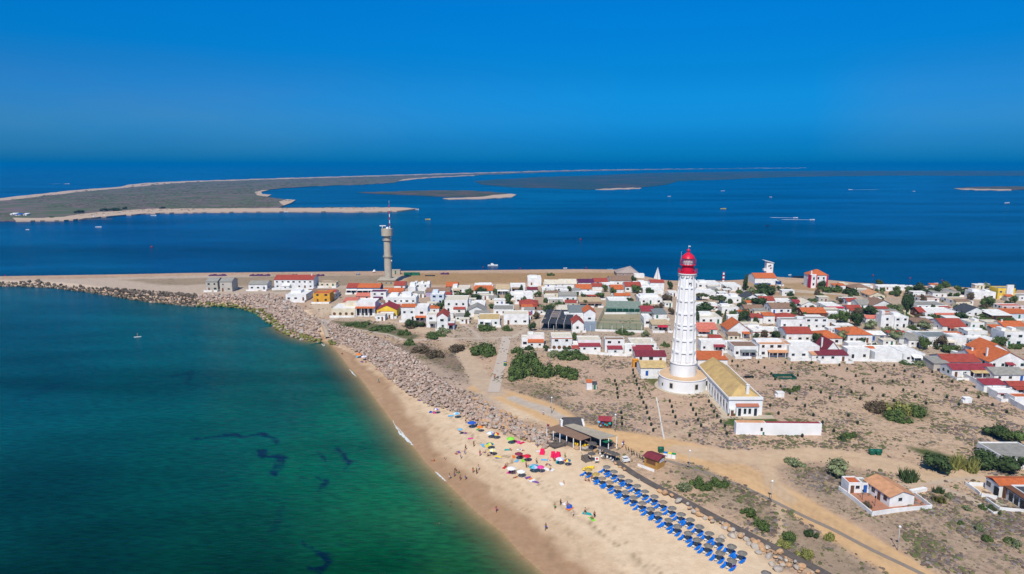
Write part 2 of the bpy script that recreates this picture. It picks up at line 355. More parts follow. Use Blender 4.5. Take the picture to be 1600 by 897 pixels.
for t0_, th_, sd_, am_ in ((16.5, .42, 3, .75), (18.5, .3, 8, .5), (9.5, .5, 15, .4), (12.2, .35, 21, .35), (5.0, .8, 28, .35)):
    ln_ = np.clip(1.2 - np.abs(tide + (vnoise(al_, tide * .3, 14, sd_, 2) - .5) * 5 - t0_) / th_, 0, 1) * np.clip((vnoise(X, Y, 1.9, sd_ + 1, 2) - .42) * 6, 0, 1)
    blend(onb * ln_ * am_, (.24, .17, .10))
st_ = np.clip((vnoise(al_ / 6, tide * 1.3, 2.2, 51, 3) - .5) * 5, 0, 1); blend(onb * np.clip((14 - tide) / 6, 0, 1) * st_ * .4, (.46, .32, .20))
blend((np.clip((1.6 - (Dn + (n2 - .5) * 2)) / 2, 0, 1)) * (1 - onb) * (Dn > -6), (.13, .14, .04), 0)
blend(((Dn < 0) & (Wd <= 15)).astype(float) * .8, (.05, .06, .04), 0)
blend(((Dn < 0) & (Wd > 15)).astype(float) * .8, (.42, .30, .15), 0)
# rubble ground under the boulders
wetn = onb
idx = -np.ones(X.shape, np.int64); idx[keep] = np.arange(keep.sum())
q = keep[:-1, :-1] & keep[1:, :-1] & keep[:-1, 1:] & keep[1:, 1:]
Fq = np.stack([idx[:-1, :-1][q], idx[:-1, 1:][q], idx[1:, 1:][q], idx[1:, :-1][q]], 1)
Vv = np.stack([X[keep], Y[keep], Z[keep]], 1)
mg = bpy.data.materials.new('sandy_ground'); mg.use_nodes = True; n = mg.node_tree; b = n.nodes['Principled BSDF']
b.inputs['Roughness'].default_value = .95; b.inputs['Specular IOR Level'].default_value = .12
at = n.nodes.new('ShaderNodeAttribute'); at.attribute_name = 'tint'
g_ = n.nodes.new('ShaderNodeNewGeometry')
def noise(scale, det=5, rough=.6, stretch=None):
    z_ = n.nodes.new('ShaderNodeTexNoise'); z_.inputs['Scale'].default_value = scale; z_.inputs['Detail'].default_value = det; z_.inputs['Roughness'].default_value = rough
    n.links.new(g_.outputs['Position'], z_.inputs['Vector']); return z_.outputs[0]
def mrange(x, a, b_, c=0., d_=1.):
    z_ = n.nodes.new('ShaderNodeMapRange'); z_.inputs[1].default_value = a; z_.inputs[2].default_value = b_; z_.inputs[3].default_value = c; z_.inputs[4].default_value = d_
    n.links.new(x, z_.inputs[0]); return z_.outputs[0]
def mth(op, a, b_):
    z_ = n.nodes.new('ShaderNodeMath'); z_.operation = op
    for i, x in enumerate((a, b_)):
        if isinstance(x, (int, float)): z_.inputs[i].default_value = x
        else: n.links.new(x, z_.inputs[i])
    return z_.outputs[0]
def mixc(f, a, b_, mode='MIX'):
    z_ = n.nodes.new('ShaderNodeMixRGB'); z_.blend_type = mode
    for i, x in enumerate((f, a, b_)):
        if isinstance(x, tuple): z_.inputs[i].default_value = (*x, 1)
        elif isinstance(x, (int, float)): z_.inputs[i].default_value = x
        else: n.links.new(x, z_.inputs[i])
    return z_.outputs[0]
base = mixc(mrange(noise(.45, 7, .7), .30, .68, .0, .65), at.outputs['Color'], mixc(1.0, at.outputs['Color'], (.70, .64, .60), 'MULTIPLY'))
base = mixc(mrange(noise(.16, 4), .45, .75, 0., .35), base, mixc(1.0, base, (1.12, 1.08, 1.0), 'MULTIPLY'))
sp1 = mth('MULTIPLY', mrange(noise(.75, 8, .8), .47, .57), mrange(noise(.07, 3), .38, .60, .25, 1.))
sp1 = mth('MULTIPLY', sp1, at.outputs['Alpha'])
scol = mixc(mrange(noise(.3, 3), .40, .60), (.135, .10, .085), (.13, .125, .05))
base = mixc(mth('MULTIPLY', sp1, .9), base, scol)
sp2 = mth('MULTIPLY', mrange(noise(1.5, 6, .7), .57, .66), at.outputs['Alpha'])
base = mixc(mth('MULTIPLY', sp2, .6), base, (.13, .10, .08))
n.links.new(base, b.inputs['Base Color'])
bp = n.nodes.new('ShaderNodeBump'); bp.inputs['Strength'].default_value = .5; bp.inputs['Distance'].default_value = .25
n.links.new(noise(1.1, 8, .7), bp.inputs['Height']); n.links.new(bp.outputs[0], b.inputs['Normal'])
tag(npmesh('ground', Vv, Fq, mg, True, C[keep]), kind='structure')
def gdens(x, y):
    j = np.clip(((x - gx[0]) / STEP).astype(int), 0, len(gx) - 1); i = np.clip(((y - gy[0]) / STEP).astype(int), 0, len(gy) - 1)
    return C[i, j, 3], Dn[i, j], C[i, j, :3]
# ---------------------------------------------------------------- water
rr = [60.0]
while rr[-1] < 620: rr.append(rr[-1] * 1.0055)
while rr[-1] < 46000: rr.append(rr[-1] * 1.035)
rr = np.array(rr)
aa = np.concatenate([np.linspace(-180, -50, 22)[:-1], np.linspace(-50, 50, 620), np.linspace(50, 180, 22)[1:]])
AA, RR = np.meshgrid(np.radians(aa), rr); WX, WY = RR * np.sin(AA), RR * np.cos(AA)
ctrl = [  # photograph x, y, the water's own colour (linear)
    (20, 470, (.0, .075, .155)), (250, 500, (.0, .085, .145)), (400, 520, (.0, .095, .135)), (30, 600, (.0, .055, .095)), (250, 600, (.0, .06, .085)), (480, 560, (.0, .095, .105)),
    (560, 640, (.0, .105, .085)), (60, 760, (.0, .036, .048)), (300, 740, (.0, .05, .055)), (500, 720, (.0, .075, .055)), (620, 760, (.002, .095, .055)), (100, 890, (.0, .028, .03)), (350, 880, (.0, .037, .03)),
    (600, 880, (.0, .062, .028)), (720, 890, (.008, .095, .04)), (680, 800, (.008, .11, .06)), (420, 640, (.0, .075, .08)),
    (50, 420, (.0, .085, .22)), (300, 400, (.0, .055, .19)), (500, 380, (.0, .038, .155)), (500, 415, (.0, .034, .13)), (800, 400, (.0, .036, .145)), (1000, 420, (.0, .05, .165)), (1120, 435, (.0, .09, .19)), (1300, 430, (.0, .065, .17)), (1550, 430, (.0, .055, .17)),
    (900, 350, (.0, .044, .165)), (1200, 350, (.0, .065, .215)), (1500, 340, (.0, .075, .235)), (1550, 400, (.0, .07, .21)), (700, 335, (.0, .08, .21)), (600, 336, (.0, .10, .2)), (200, 350, (.0, .055, .2)), (850, 310, (.0, .10, .24)), (1000, 300, (.0, .075, .22)),
    (1300, 300, (.0, .075, .25)), (550, 312, (.0, .085, .23)), (450, 305, (.0, .08, .2)), (600, 290, (.0, .08, .25)), (50, 285, (.0, .10, .30)), (300, 265, (.0, .13, .36)), (900, 260, (.0, .12, .34)), (1400, 262, (.0, .12, .36)), (1550, 285, (.0, .075, .25)), (1100, 272, (.0, .08, .26))]
def feat(x, y):
    r_ = np.hypot(x, y); return np.arctan2(x, y) * 1.6, np.arctan(CZ / r_) * 3.4
fx_, fy_ = feat(WX, WY); num = np.zeros(WX.shape + (3,)); den = np.zeros(WX.shape)
for px, py, c in ctrl:
    p = P(px, py, 0); a_, b_ = feat(p.x, p.y)
    k = 1 / (((fx_ - a_) ** 2 + (fy_ - b_) ** 2) ** 1.6 + 1e-5); num += k[..., None] * np.array(c) * (np.array((1, .85, .54)) if py > 445 else np.array((1, .60, .55))); den += k
WC_ = np.ones(WX.shape + (4,)); WC_[..., :3] = num / den[..., None]
_, Dw, Ww = height(WX[:360], WY[:360]); Dw_full = np.full(WX.shape, -1e3); Ww_full = np.zeros(WX.shape); Dw_full[:360] = Dw; Ww_full[:360] = Ww
# dark weed on the bed of the bay
weed = [([(298, 687, .5), (340, 682, 1.5), (355, 679, 2.5), (385, 683, 1.2), (405, 678, 2), (425, 686, 1.2), (437, 694, .5)], .8), ([(408, 706, 2.0), (420, 714, 1.6), (441, 715, 1.9), (434, 728, 1.7), (428, 735, 1.8), (430, 744, .8)], 1),
        ([(500, 697, .6), (520, 699, 1), (535, 706, .8), (541, 718, 1), (547, 722, .9), (537, 736, .3)], .8), ([(491, 704, .3), (505, 714, .8), (512, 722, .5)], .7), ([(495, 742, .4), (507, 750, .9), (511, 756, 1), (503, 765, .3)], .7),
        ([(470, 845, .3), (485, 860, .7), (508, 868, .9), (512, 880, 1.0), (505, 889, 1.6), (485, 887, .6), (512, 897, .5)], .9), ([(525, 850, 1.2), (533, 854, .9)], .5), ([(200, 600, .8), (230, 597, 2), (255, 594, .8)], .35), ([(270, 587, 3), (300, 582, 2.2), (290, 600, 1), (340, 610, .8)], .4), ([(410, 775, .5), (440, 790, .8), (430, 830, 1.5)], .3), ([(40, 620, 6), (90, 600, 4)], .25)]
wn = vnoise(WX[:400], WY[:400], 3.2, 77, 5)
wxx = WX[:400] + (wn - .5) * 3.4; wyy = WY[:400] + (vnoise(WX[:400], WY[:400], 2.6, 99, 4) - .5) * 3.4
for ln, am in weed:
    L = np.array([(*P(a_, b_, 0)[:2], c_) for a_, b_, c_ in ln]); d, wv = dline(wxx, wyy, L)
    m = (np.clip((wv * .65 - d) / .6 + .4, 0, 1) * min(1, am * 1.3) * np.clip(.6 + (wn - .3) * 2.6, 0, 1))[..., None]
    WC_[:400, :, :3] = WC_[:400, :, :3] * (1 - m) + np.array((.0, .012, .026)) * m
# warm shoal next to the beach; alpha = how much of the bed shows through
sh = np.clip(1 + Dw_full / 13, 0, 1) * (Ww_full > 15.2)
WC_[..., :3] = WC_[..., :3] * (1 - sh[..., None] * .25) + np.array((.03, .13, .07)) * sh[..., None] * .25
op = np.clip(-Dw_full / 12.0, 0, 1) ** .55; op[Ww_full <= 15.2] = 1; WC_[..., 3] = np.where(Ww_full <= 15.2, np.clip(.75 - Dw_full / 6, .6, 1), np.clip(op, .12, 1))
ni, nj = WX.shape; ii = np.arange(ni * nj).reshape(ni, nj)
Fq = np.stack([ii[:-1, :-1].ravel(), ii[:-1, 1:].ravel(), ii[1:, 1:].ravel(), ii[1:, :-1].ravel()], 1)[:, ::-1]
dq = Dw_full.ravel()[Fq].min(1) < 6; Fq = Fq[dq]
mw = bpy.data.materials.new('sea_water'); mw.use_nodes = True; n = mw.node_tree; b = n.nodes['Principled BSDF']
b.inputs['Roughness'].default_value = .22; b.inputs['IOR'].default_value = 1.33; b.inputs['Specular IOR Level'].default_value = .24
at = n.nodes.new('ShaderNodeAttribute'); at.attribute_name = 'tint'; g_ = n.nodes.new('ShaderNodeNewGeometry')
def strn(scale, vec, rot=0.0, det=4):
    m_ = n.nodes.new('ShaderNodeMapping'); m_.inputs['Scale'].default_value = vec; m_.inputs['Rotation'].default_value = (0, 0, rot)
    n.links.new(g_.outputs['Position'], m_.inputs[0]); z_ = n.nodes.new('ShaderNodeTexNoise'); z_.inputs['Scale'].default_value = scale; z_.inputs['Detail'].default_value = det
    n.links.new(m_.outputs[0], z_.inputs['Vector']); return z_.outputs[0]
big = mrange(strn(1, (.0022, .009, .01), R(-8), 6), .38, .62, .62, 1.30)
mid = mrange(strn(1, (.02, .07, .05), R(12), 5), .34, .66, .84, 1.16)
ch = mrange(strn(1, (.30, 1.1, .5), R(32), 6), .34, .66, .70, 1.32)  # light and shade of fine ripples, put into the water's base colour
vv = mth('MULTIPLY', mth('MULTIPLY', big, mid), ch)
cc = n.nodes.new('ShaderNodeVectorMath'); cc.operation = 'SCALE'; n.links.new(at.outputs['Color'], cc.inputs[0]); n.links.new(vv, cc.inputs['Scale'])
n.links.new(cc.outputs[0], b.inputs['Base Color'])
n.links.new(mth('MULTIPLY', mth('MULTIPLY', mrange(strn(1, (.0022, .009, .01), R(-8), 6), .38, .62, .10, .30), mid), 1.0), b.inputs['Specular IOR Level'])
bp = n.nodes.new('ShaderNodeBump'); bp.inputs['Strength'].default_value = .6; bp.inputs['Distance'].default_value = .5
hh = mth('ADD', strn(1, (.55, 1.5, .5), R(25), 5), mth('MULTIPLY', strn(1, (.08, .2, .2), R(15), 3), 1.2))
n.links.new(hh, bp.inputs['Height']); n.links.new(bp.outputs[0], b.inputs['Normal'])
tr = n.nodes.new('ShaderNodeBsdfTransparent'); ms = n.nodes.new('ShaderNodeMixShader'); mo = n.nodes['Material Output']
n.links.new(at.outputs['Alpha'], ms.inputs[0]); n.links.new(tr.outputs[0], ms.inputs[1]); n.links.new(b.outputs[0], ms.inputs[2]); n.links.new(ms.outputs[0], mo.inputs[0])
WV = np.stack([WX.ravel(), WY.ravel(), np.zeros(WX.size)], 1)
used = np.unique(Fq); remap = -np.ones(len(WV), np.int64); remap[used] = np.arange(len(used))
tag(npmesh('sea', WV[used], remap[Fq], mw, True, WC_.reshape(-1, 4)[used]), kind='structure')
# breaking foam along the beach
def ribbon(name, px, hw, z, m_, th=.05, kind='structure'):
    pts = [P(a_, b_, 0) for a_, b_ in px]; mb = MB(); L = []; Rr = []
    for i, p in enumerate(pts):
        t_ = (pts[min(i + 1, len(pts) - 1)] - pts[max(i - 1, 0)]); nn = Vector((-t_.y, t_.x)).normalized()
        h_ = hw * math.sin(math.pi * (i + .3) / (len(pts) - .4)) * rnd.uniform(.25, 1.5)
        L.append((p.x + nn.x * h_, p.y + nn.y * h_)); Rr.append((p.x - nn.x * h_, p.y - nn.y * h_))
    for i in range(len(pts) - 1): mb.slab([(*L[i], z), (*L[i + 1], z), (*Rr[i + 1], z), (*Rr[i], z)], th)
    o = mb.build(name, m_); o['kind'] = kind; return o
M_foam = mat('sea_foam', (.72, .74, .74), .6, (.45, .52, .5), 1.5, .9)
def sub(px, k=12):
    o = []
    for (a_, b_), (c_, d_) in zip(px[:-1], px[1:]):
        for i in range(k): t_ = i / k; o.append((a_ + (c_ - a_) * t_ + rnd.uniform(-.6, .6), b_ + (d_ - b_) * t_ + rnd.uniform(-.35, .35)))
    return o + [px[-1]]
ribbon('foam', sub([(613, 656), (624, 676), (641, 691), (655, 704), (669, 722)]), .42, .03, M_foam)
ribbon('foam', sub([(680, 737), (690, 745), (698, 753)]), .3, .03, M_foam)
ribbon('foam', sub([(618, 664), (634, 683), (650, 698)]), .16, .034, M_foam)

ribbon('foam', sub([(546, 577), (551, 583), (557, 589)]), .25, .03, M_foam)
ribbon('foam', sub([(502, 537), (506, 541), (508, 536)]), .25, .03, M_foam)
# ---------------------------------------------------------------- far islands
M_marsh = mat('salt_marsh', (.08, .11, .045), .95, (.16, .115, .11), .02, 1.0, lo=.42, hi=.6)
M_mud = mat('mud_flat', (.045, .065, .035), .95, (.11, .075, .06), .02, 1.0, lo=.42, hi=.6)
M_lag = mat('far_marsh', (.018, .058, .075), .95, (.065, .055, .06), .006, 1.0, lo=.5, hi=.66)  # distance haze put into the colour: bluer than the nearer mud
M_fars = mat('far_sand', (.48, .36, .265), .95, (.5, .38, .28), .02, .5)
def flat(name, px, z, m_):
    fine_ = []
    for (a_, b_), (c_, d_) in zip(px, px[1:] + px[:1]):
        k_ = max(1, int(abs(c_ - a_) / 7))
        for i_ in range(k_): t_ = i_ / k_; fine_.append((a_ + (c_ - a_) * t_, b_ + (d_ - b_) * t_ + (rnd.uniform(-.35, .35) if i_ else 0) * min(1, abs(c_ - a_) / 30)))
    poly = [P(a_, b_, 0) for a_, b_ in fine_]; mb = MB(); mb.prism([(p.x, p.y) for p in poly], -1.5, z)
    o = mb.build(name, m_); o['kind'] = 'structure'; return o
outer = [(-90, 316), (0, 311), (40, 306.5), (80, 302), (130, 297), (160, 295), (190, 292.5), (200, 289.5), (225, 287), (260, 285), (300, 283.5), (400, 280.2), (500, 277.2), (600, 274.5), (700, 271.5), (800, 268.8), (880, 266.6), (950, 265.4), (1060, 264), (1180, 263)]
inner = [(1180, 263.6), (1060, 265), (950, 267), (880, 268.6), (800, 271.6), (740, 274), (700, 275), (660, 278), (630, 281.5), (615, 286), (560, 289), (520, 290), (480, 292), (440, 294.5), (415, 298), (404, 302), (406, 305.5), (415, 309), (440, 311.5), (458, 315), (448, 320), (436, 325.5),
         (480, 325.8), (560, 326), (640, 327), (560, 330.5), (480, 330), (400, 331), (330, 331.5), (250, 333), (190, 336), (150, 340), (100, 344.5), (0, 346), (-90, 347)]
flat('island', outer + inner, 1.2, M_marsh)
flat('island_sand', [(x_, y_ - .2) for x_, y_ in outer] + [(1060, 264.5), (880, 267.3), (700, 272.4), (500, 278.3), (400, 281.4), (300, 285.2), (260, 288), (225, 291.5), (190, 294.8), (130, 300), (80, 306), (20, 313), (-90, 321)], 1.5, M_fars)
flat('island_sand', [(20, 342), (60, 342.5), (100, 340.5), (125, 336), (150, 333.5), (200, 330), (240, 327.5), (330, 327), (440, 326.4), (560, 325.6), (620, 325.4), (652, 327.2), (620, 331), (560, 332), (480, 331.5), (400, 332), (330, 332.5), (250, 334), (190, 337.5), (150, 341.2), (100, 345.6), (25, 346.5)], 1.6, M_fars)
flat('island_sand', [(398, 301), (410, 297.8), (420, 297.6), (408, 300.5), (410, 304), (424, 305.2), (418, 308), (402, 306)], 1.5, M_fars)
flat('island_sand', [(436, 316), (448, 312.5), (462, 313.5), (455, 318), (444, 322), (440, 320)], 1.5, M_fars)
flat('island_sand', [(622, 283.5), (630, 280.5), (650, 278.6), (700, 275.6), (740, 273.8), (742, 274.8), (700, 276.6), (655, 279.6), (632, 282.5)], 1.5, M_fars)
flat('island', [(560, 301), (610, 299.8), (650, 298.4), (690, 298), (740, 298.4), (770, 300.5), (800, 303.5), (780, 306), (740, 307.8), (700, 308), (660, 305.6), (600, 303.4)], .9, M_mud)
flat('island_sand', [(692, 310.6), (730, 309.2), (755, 308), (770, 305.5), (798, 303.4), (807, 304.8), (800, 308.6), (760, 311), (700, 311.8)], 1.2, M_fars)
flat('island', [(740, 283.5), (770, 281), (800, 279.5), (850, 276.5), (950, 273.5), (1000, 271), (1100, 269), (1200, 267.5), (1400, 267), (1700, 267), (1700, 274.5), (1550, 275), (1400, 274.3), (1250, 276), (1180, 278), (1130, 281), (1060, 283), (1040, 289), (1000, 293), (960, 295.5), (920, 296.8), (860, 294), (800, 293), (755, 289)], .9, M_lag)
flat('island_sand', [(930, 296.4), (960, 294.6), (1003, 293.8), (1000, 295), (960, 296.6)], 1.0, M_fars)
flat('island_sand', [(1180, 262.6), (1260, 262.4), (1260, 263), (1180, 263.3)], 2, M_fars)
flat('island', [(1492, 294.5), (1520, 292.8), (1560, 291.8), (1700, 291), (1700, 296), (1580, 297), (1520, 296)], 1.1, M_mud)
flat('island_sand', [(1490, 294.8), (1520, 295.4), (1580, 296.4), (1580, 298), (1530, 297.4), (1500, 296.4)], 1.2, M_fars)
ip = PN([(-60, 320)] + [(x_, y_ + 1.5) for x_, y_ in outer[1:15]] + [(x_, y_ - 1.2) for x_, y_ in inner[6:-1]], 0); rq = np.random.RandomState(9)
qx = rq.uniform(-40, 650, 30000); qy = 255.5 + 90 * rq.rand(30000) ** .8; u_ = (qx - 800) / F; v_ = (448.5 - qy) / F; t_ = -CZ / (-sp_ + v_ * cp); qX = u_ * t_; qY = (cp + v_ * sp_) * t_
k_ = inpoly(qX, qY, ip) & (vnoise(qX, qY * .5, 70, 4, 3) > .47); qX, qY = qX[k_][:5000], qY[k_][:5000]
IV = np.array([(0, 0, 1), (1, 0, 0), (.3, .95, 0), (-.8, .6, 0), (-.8, -.6, 0), (.3, -.95, 0)]); IFc = np.array([(0, 1, 2), (0, 2, 3), (0, 3, 4), (0, 4, 5), (0, 5, 1)])
sz_ = (1.5 + 5 * rq.rand(len(qX)) ** 3) * (qY / 1500).clip(.7, 3); VV = IV[None] * np.stack([sz_, sz_, sz_ * .22], 1)[:, None] + np.stack([qX, qY, np.full(len(qX), 1.15)], 1)[:, None]
tag(npmesh('island_scrub', VV.reshape(-1, 3), (IFc[None] + (np.arange(len(qX)) * 6)[:, None, None]).reshape(-1, 3), [mat('island_brush', (.055, .075, .035), .95, (.10, .075, .06), .05, 1, lo=.4, hi=.6)], False), kind='stuff')
for pts, m_ in [([(870, 288), (900, 287.5), (905, 289), (872, 289.5)], 0), ([(1000, 279), (1045, 278), (1050, 280.5), (1005, 281.5)], 0)]:
    pass
# ---------------------------------------------------------------- haze
HAZE_D = 1.1e-4
hb = MB(); hb.box(-52000, 52000, -52000, 52000, -6, 92)
mh = bpy.data.materials.new('haze'); mh.use_nodes = True; n = mh.node_tree; n.nodes.clear()
mo = n.nodes.new('ShaderNodeOutputMaterial'); pv = n.nodes.new('ShaderNodeVolumePrincipled')
pv.inputs['Color'].default_value = (.001, .30, .74, 1); pv.inputs['Density'].default_value = HAZE_D; pv.inputs['Anisotropy'].default_value = 0
n.links.new(pv.outputs[0], mo.inputs['Volume'])
ho = hb.build('haze', mh); ho['kind'] = 'stuff'
# ---------------------------------------------------------------- landmarks and labels that single a thing out
LM = {'the white lighthouse': P(1066, 606), 'the concrete radar tower': P(604, 445), 'the red and white house by the channel': P(1278, 449), 'the white lookout tower': P(1200, 444),
      'the fenced sports court': P(970, 506), 'the front porch of the keepers\' house': P(1165, 650), 'the beach bar': P(905, 690), 'the ochre house': P(502, 472), 'the blue house with arches': P(568, 460),
      'the yellow block by the channel': P(1573, 468), 'the ochre kiosk': P(1022, 722), 'the big white boundary building': P(1215, 680), 'the walled white cottage': P(1395, 785),
      'the hut with the steep white gables': P(896, 664), 'the long white keepers\' store': P(1020, 588), 'the shade netting frame': P(870, 512), 'the ruined stone shed': P(978, 428),
      'the black-roofed villa': P(1580, 790), 'the wooden walkway steps': P(955, 718), 'the grey twin houses': P(340, 455), 'the pair of green bins': P(1368, 709), 'the small scrub hut': P(925, 608)}
ORD = ['closest', 'second closest', 'third closest', 'fourth closest', 'fifth closest', 'sixth closest', 'seventh closest', 'eighth closest', 'ninth closest', 'tenth closest', 'eleventh closest', 'twelfth closest',
       'thirteenth closest', 'fourteenth closest', 'fifteenth closest']
def rank_labels(items, marks=None, allof=None):
    """items: (object, text before, word for the kind). Every label says which one it is by its rank round a landmark among all of its kind."""
    marks = marks or LM; ranks = {}
    for nm, p in marks.items():
        for kw in {t[2] for t in items}:
            srt = sorted([t for t in items if t[2] == kw], key=lambda t: (t[0].location.x - p[0]) ** 2 + (t[0].location.y - p[1]) ** 2)
            for k, t in enumerate(srt): ranks.setdefault(t[0].name, []).append((k, ((t[0].location.x - p[0]) ** 2 + (t[0].location.y - p[1]) ** 2), nm))
    for o, txt, kindw in items:
        fb = None
        for k, _, nm in sorted(ranks[o.name]):
            if k > 14: break
            for lb in (f"{txt}, {ORD[k]} {kindw} to {nm}", f"{txt}, {ORD[k]} to {nm}"):
                if len(lb.split()) <= 16: break
            if len(lb.split()) <= 16: o['label'] = lb; break
        else: k = 99
        if k > 14 and 'label' not in o: o['label'] = f"{txt} standing among the houses"; print('NOLABEL', o.name)
# ---------------------------------------------------------------- trees and bushes
def leafmat(name, c, c2): 
    m = mat(name, c, .9, c2, .8, .8, island=.45, spec=.15); return m
LEAF = dict(g=leafmat('green_leaves', (.085, .125, .035), (.05, .08, .025)), d=leafmat('dark_green_leaves', (.055, .085, .030), (.032, .055, .02)), o=leafmat('grey_green_leaves', (.19, .22, .11), (.13, .15, .075)),
            b=leafmat('brownish_leaves', (.12, .09, .055), (.085, .07, .04)), y=leafmat('yellow_green_leaves', (.24, .24, .07), (.13, .14, .04)), p=leafmat('pine_needles', (.085, .11, .045), (.055, .075, .03)))
M_trunk = mat('bark', (.13, .10, .075))
def ico(sub_=1):
    t = (1 + 5 ** .5) / 2
    v = [Vector(a).normalized() for a in [(-1, t, 0), (1, t, 0), (-1, -t, 0), (1, -t, 0), (0, -1, t), (0, 1, t), (0, -1, -t), (0, 1, -t), (t, 0, -1), (t, 0, 1), (-t, 0, -1), (-t, 0, 1)]]
    f = [(0, 11, 5), (0, 5, 1), (0, 1, 7), (0, 7, 10), (0, 10, 11), (1, 5, 9), (5, 11, 4), (11, 10, 2), (10, 7, 6), (7, 1, 8), (3, 9, 4), (3, 4, 2), (3, 2, 6), (3, 6, 8), (3, 8, 9), (4, 9, 5), (2, 4, 11), (6, 2, 10), (8, 6, 7), (9, 8, 1)]
    for _ in range(sub_):
        c = {}; nf = []
        def mid(a, b):
            k = (min(a, b), max(a, b))
            if k not in c: v.append((v[a] + v[b]).normalized()); c[k] = len(v) - 1
            return c[k]
        for a, b, d in f: x, y, z = mid(a, b), mid(b, d), mid(d, a); nf += [(a, x, z), (b, y, x), (d, z, y), (x, y, z)]
        f = nf
    return v, f
ICO1 = ico(1); ICO2 = ico(2)
def crown_mesh(kind, seed, shape):
    """unit crown: width 2 (x,y from -1 to 1), height from 0 to 1"""
    r = random.Random(seed); mb = MB(); lumps = []
    if shape == 'round':
        for i in range(9): a = r.uniform(0, 6.28); q = r.uniform(.1, .55); lumps.append((q * math.cos(a), q * math.sin(a), r.uniform(.3, .72), r.uniform(.26, .44), r.uniform(.22, .34)))
    elif shape == 'low':
        for i in range(13): a = r.uniform(0, 6.28); q = r.uniform(.1, .76) ; lumps.append((q * math.cos(a), q * math.sin(a), r.uniform(.12, .52) * (1.1 - q), r.uniform(.22, .36), r.uniform(.25, .42)))
    elif shape == 'pine':
        for i in range(11): a = r.uniform(0, 6.28); q = r.uniform(.1, .68); lumps.append((q * math.cos(a), q * math.sin(a), .76 - .22 * q + r.uniform(-.05, .05), r.uniform(.24, .36), r.uniform(.13, .2)))
    elif shape == 'tall':
        for i in range(10): z = (i + .6) / 11; a = r.uniform(0, 6.28); q = .4 * (1 - z); lumps.append((q * math.cos(a), q * math.sin(a), z, .75 * (1.15 - z), .12))
    elif shape == 'spiky':
        for i in range(7): a = r.uniform(0, 6.28); q = r.uniform(0, .65); lumps.append((q * math.cos(a), q * math.sin(a), .2, .3, .3))
    for x, y, z, a_, b_ in lumps:
        if shape != 'spiky':
            mb.add([(x + p.x * a_ * .66 * (1 + .22 * math.sin(9 * p.x + 7 * p.z)), y + p.y * a_ * .66 * (1 + .2 * math.sin(8 * p.y)), z + p.z * b_ * .66) for p in ICO1[0]], ICO1[1])
        k = 85 if shape != 'spiky' else 40
        for _ in range(k):
            d = Vector((r.gauss(0, 1), r.gauss(0, 1), r.gauss(0, 1) + .25)).normalized(); q = r.uniform(.62, 1.12)
            c = Vector((x + d.x * a_ * q, y + d.y * a_ * q, z + d.z * b_ * q))
            if c.z < 0.01: continue
            if shape == 'spiky':
                d = Vector((r.gauss(0, .6), r.gauss(0, .6), 1)).normalized(); L = r.uniform(.3, .6); s = d.orthogonal().normalized() * .05
                b0 = Vector((x, y, .02)) + Vector((r.uniform(-.15, .15), r.uniform(-.15, .15), 0)); t_ = b0 + Vector((d.x * L * 1.0, d.y * L * 1.0, d.z * L * 1.4))
                mb.add([b0 - s, b0 + s, t_], [(0, 1, 2)]); continue
            u = d.orthogonal().normalized(); w_ = d.cross(u); an = r.uniform(0, 6.28); uu = u * math.cos(an) + w_ * math.sin(an); ww = d.cross(uu)
            s = r.uniform(.035, .085); tl = r.uniform(-.6, .6) * s
            mb.add([c - uu * s, c - ww * s * .6 + d * tl, c + uu * s, c + ww * s * .6 - d * tl], [(0, 1, 2, 3)])
    return mb
PROTO = {}
def crown(kind, shape, i):
    k = (kind, shape, i)
    if k not in PROTO: PROTO[k] = crown_mesh(kind, hash_(kind + shape) + i, shape).mesh('crown', LEAF[kind])
    return PROTO[k]
def hash_(s): return sum(ord(c) * (i + 3) for i, c in enumerate(s))
TRUNK = {}
def trunk_mesh(shape):
    if shape not in TRUNK:
        mb = MB(); top = .55 if shape == 'pine' else .35
        mb.tube((0, 0, -.05), (.03, .02, top), .07, .04, 7)
        for a in (0, 1.6, 3.1, 4.6): mb.tube((.03, .02, top * .8), (.45 * math.cos(a), .45 * math.sin(a), top + .15), .035, .015, 5)
        TRUNK[shape] = mb.mesh('trunk', M_trunk)
    return TRUNK[shape]
trees = []
WORD = dict(g='green', d='dark green', o='grey-green', b='brownish', y='yellow-green', p='dark pine-like')
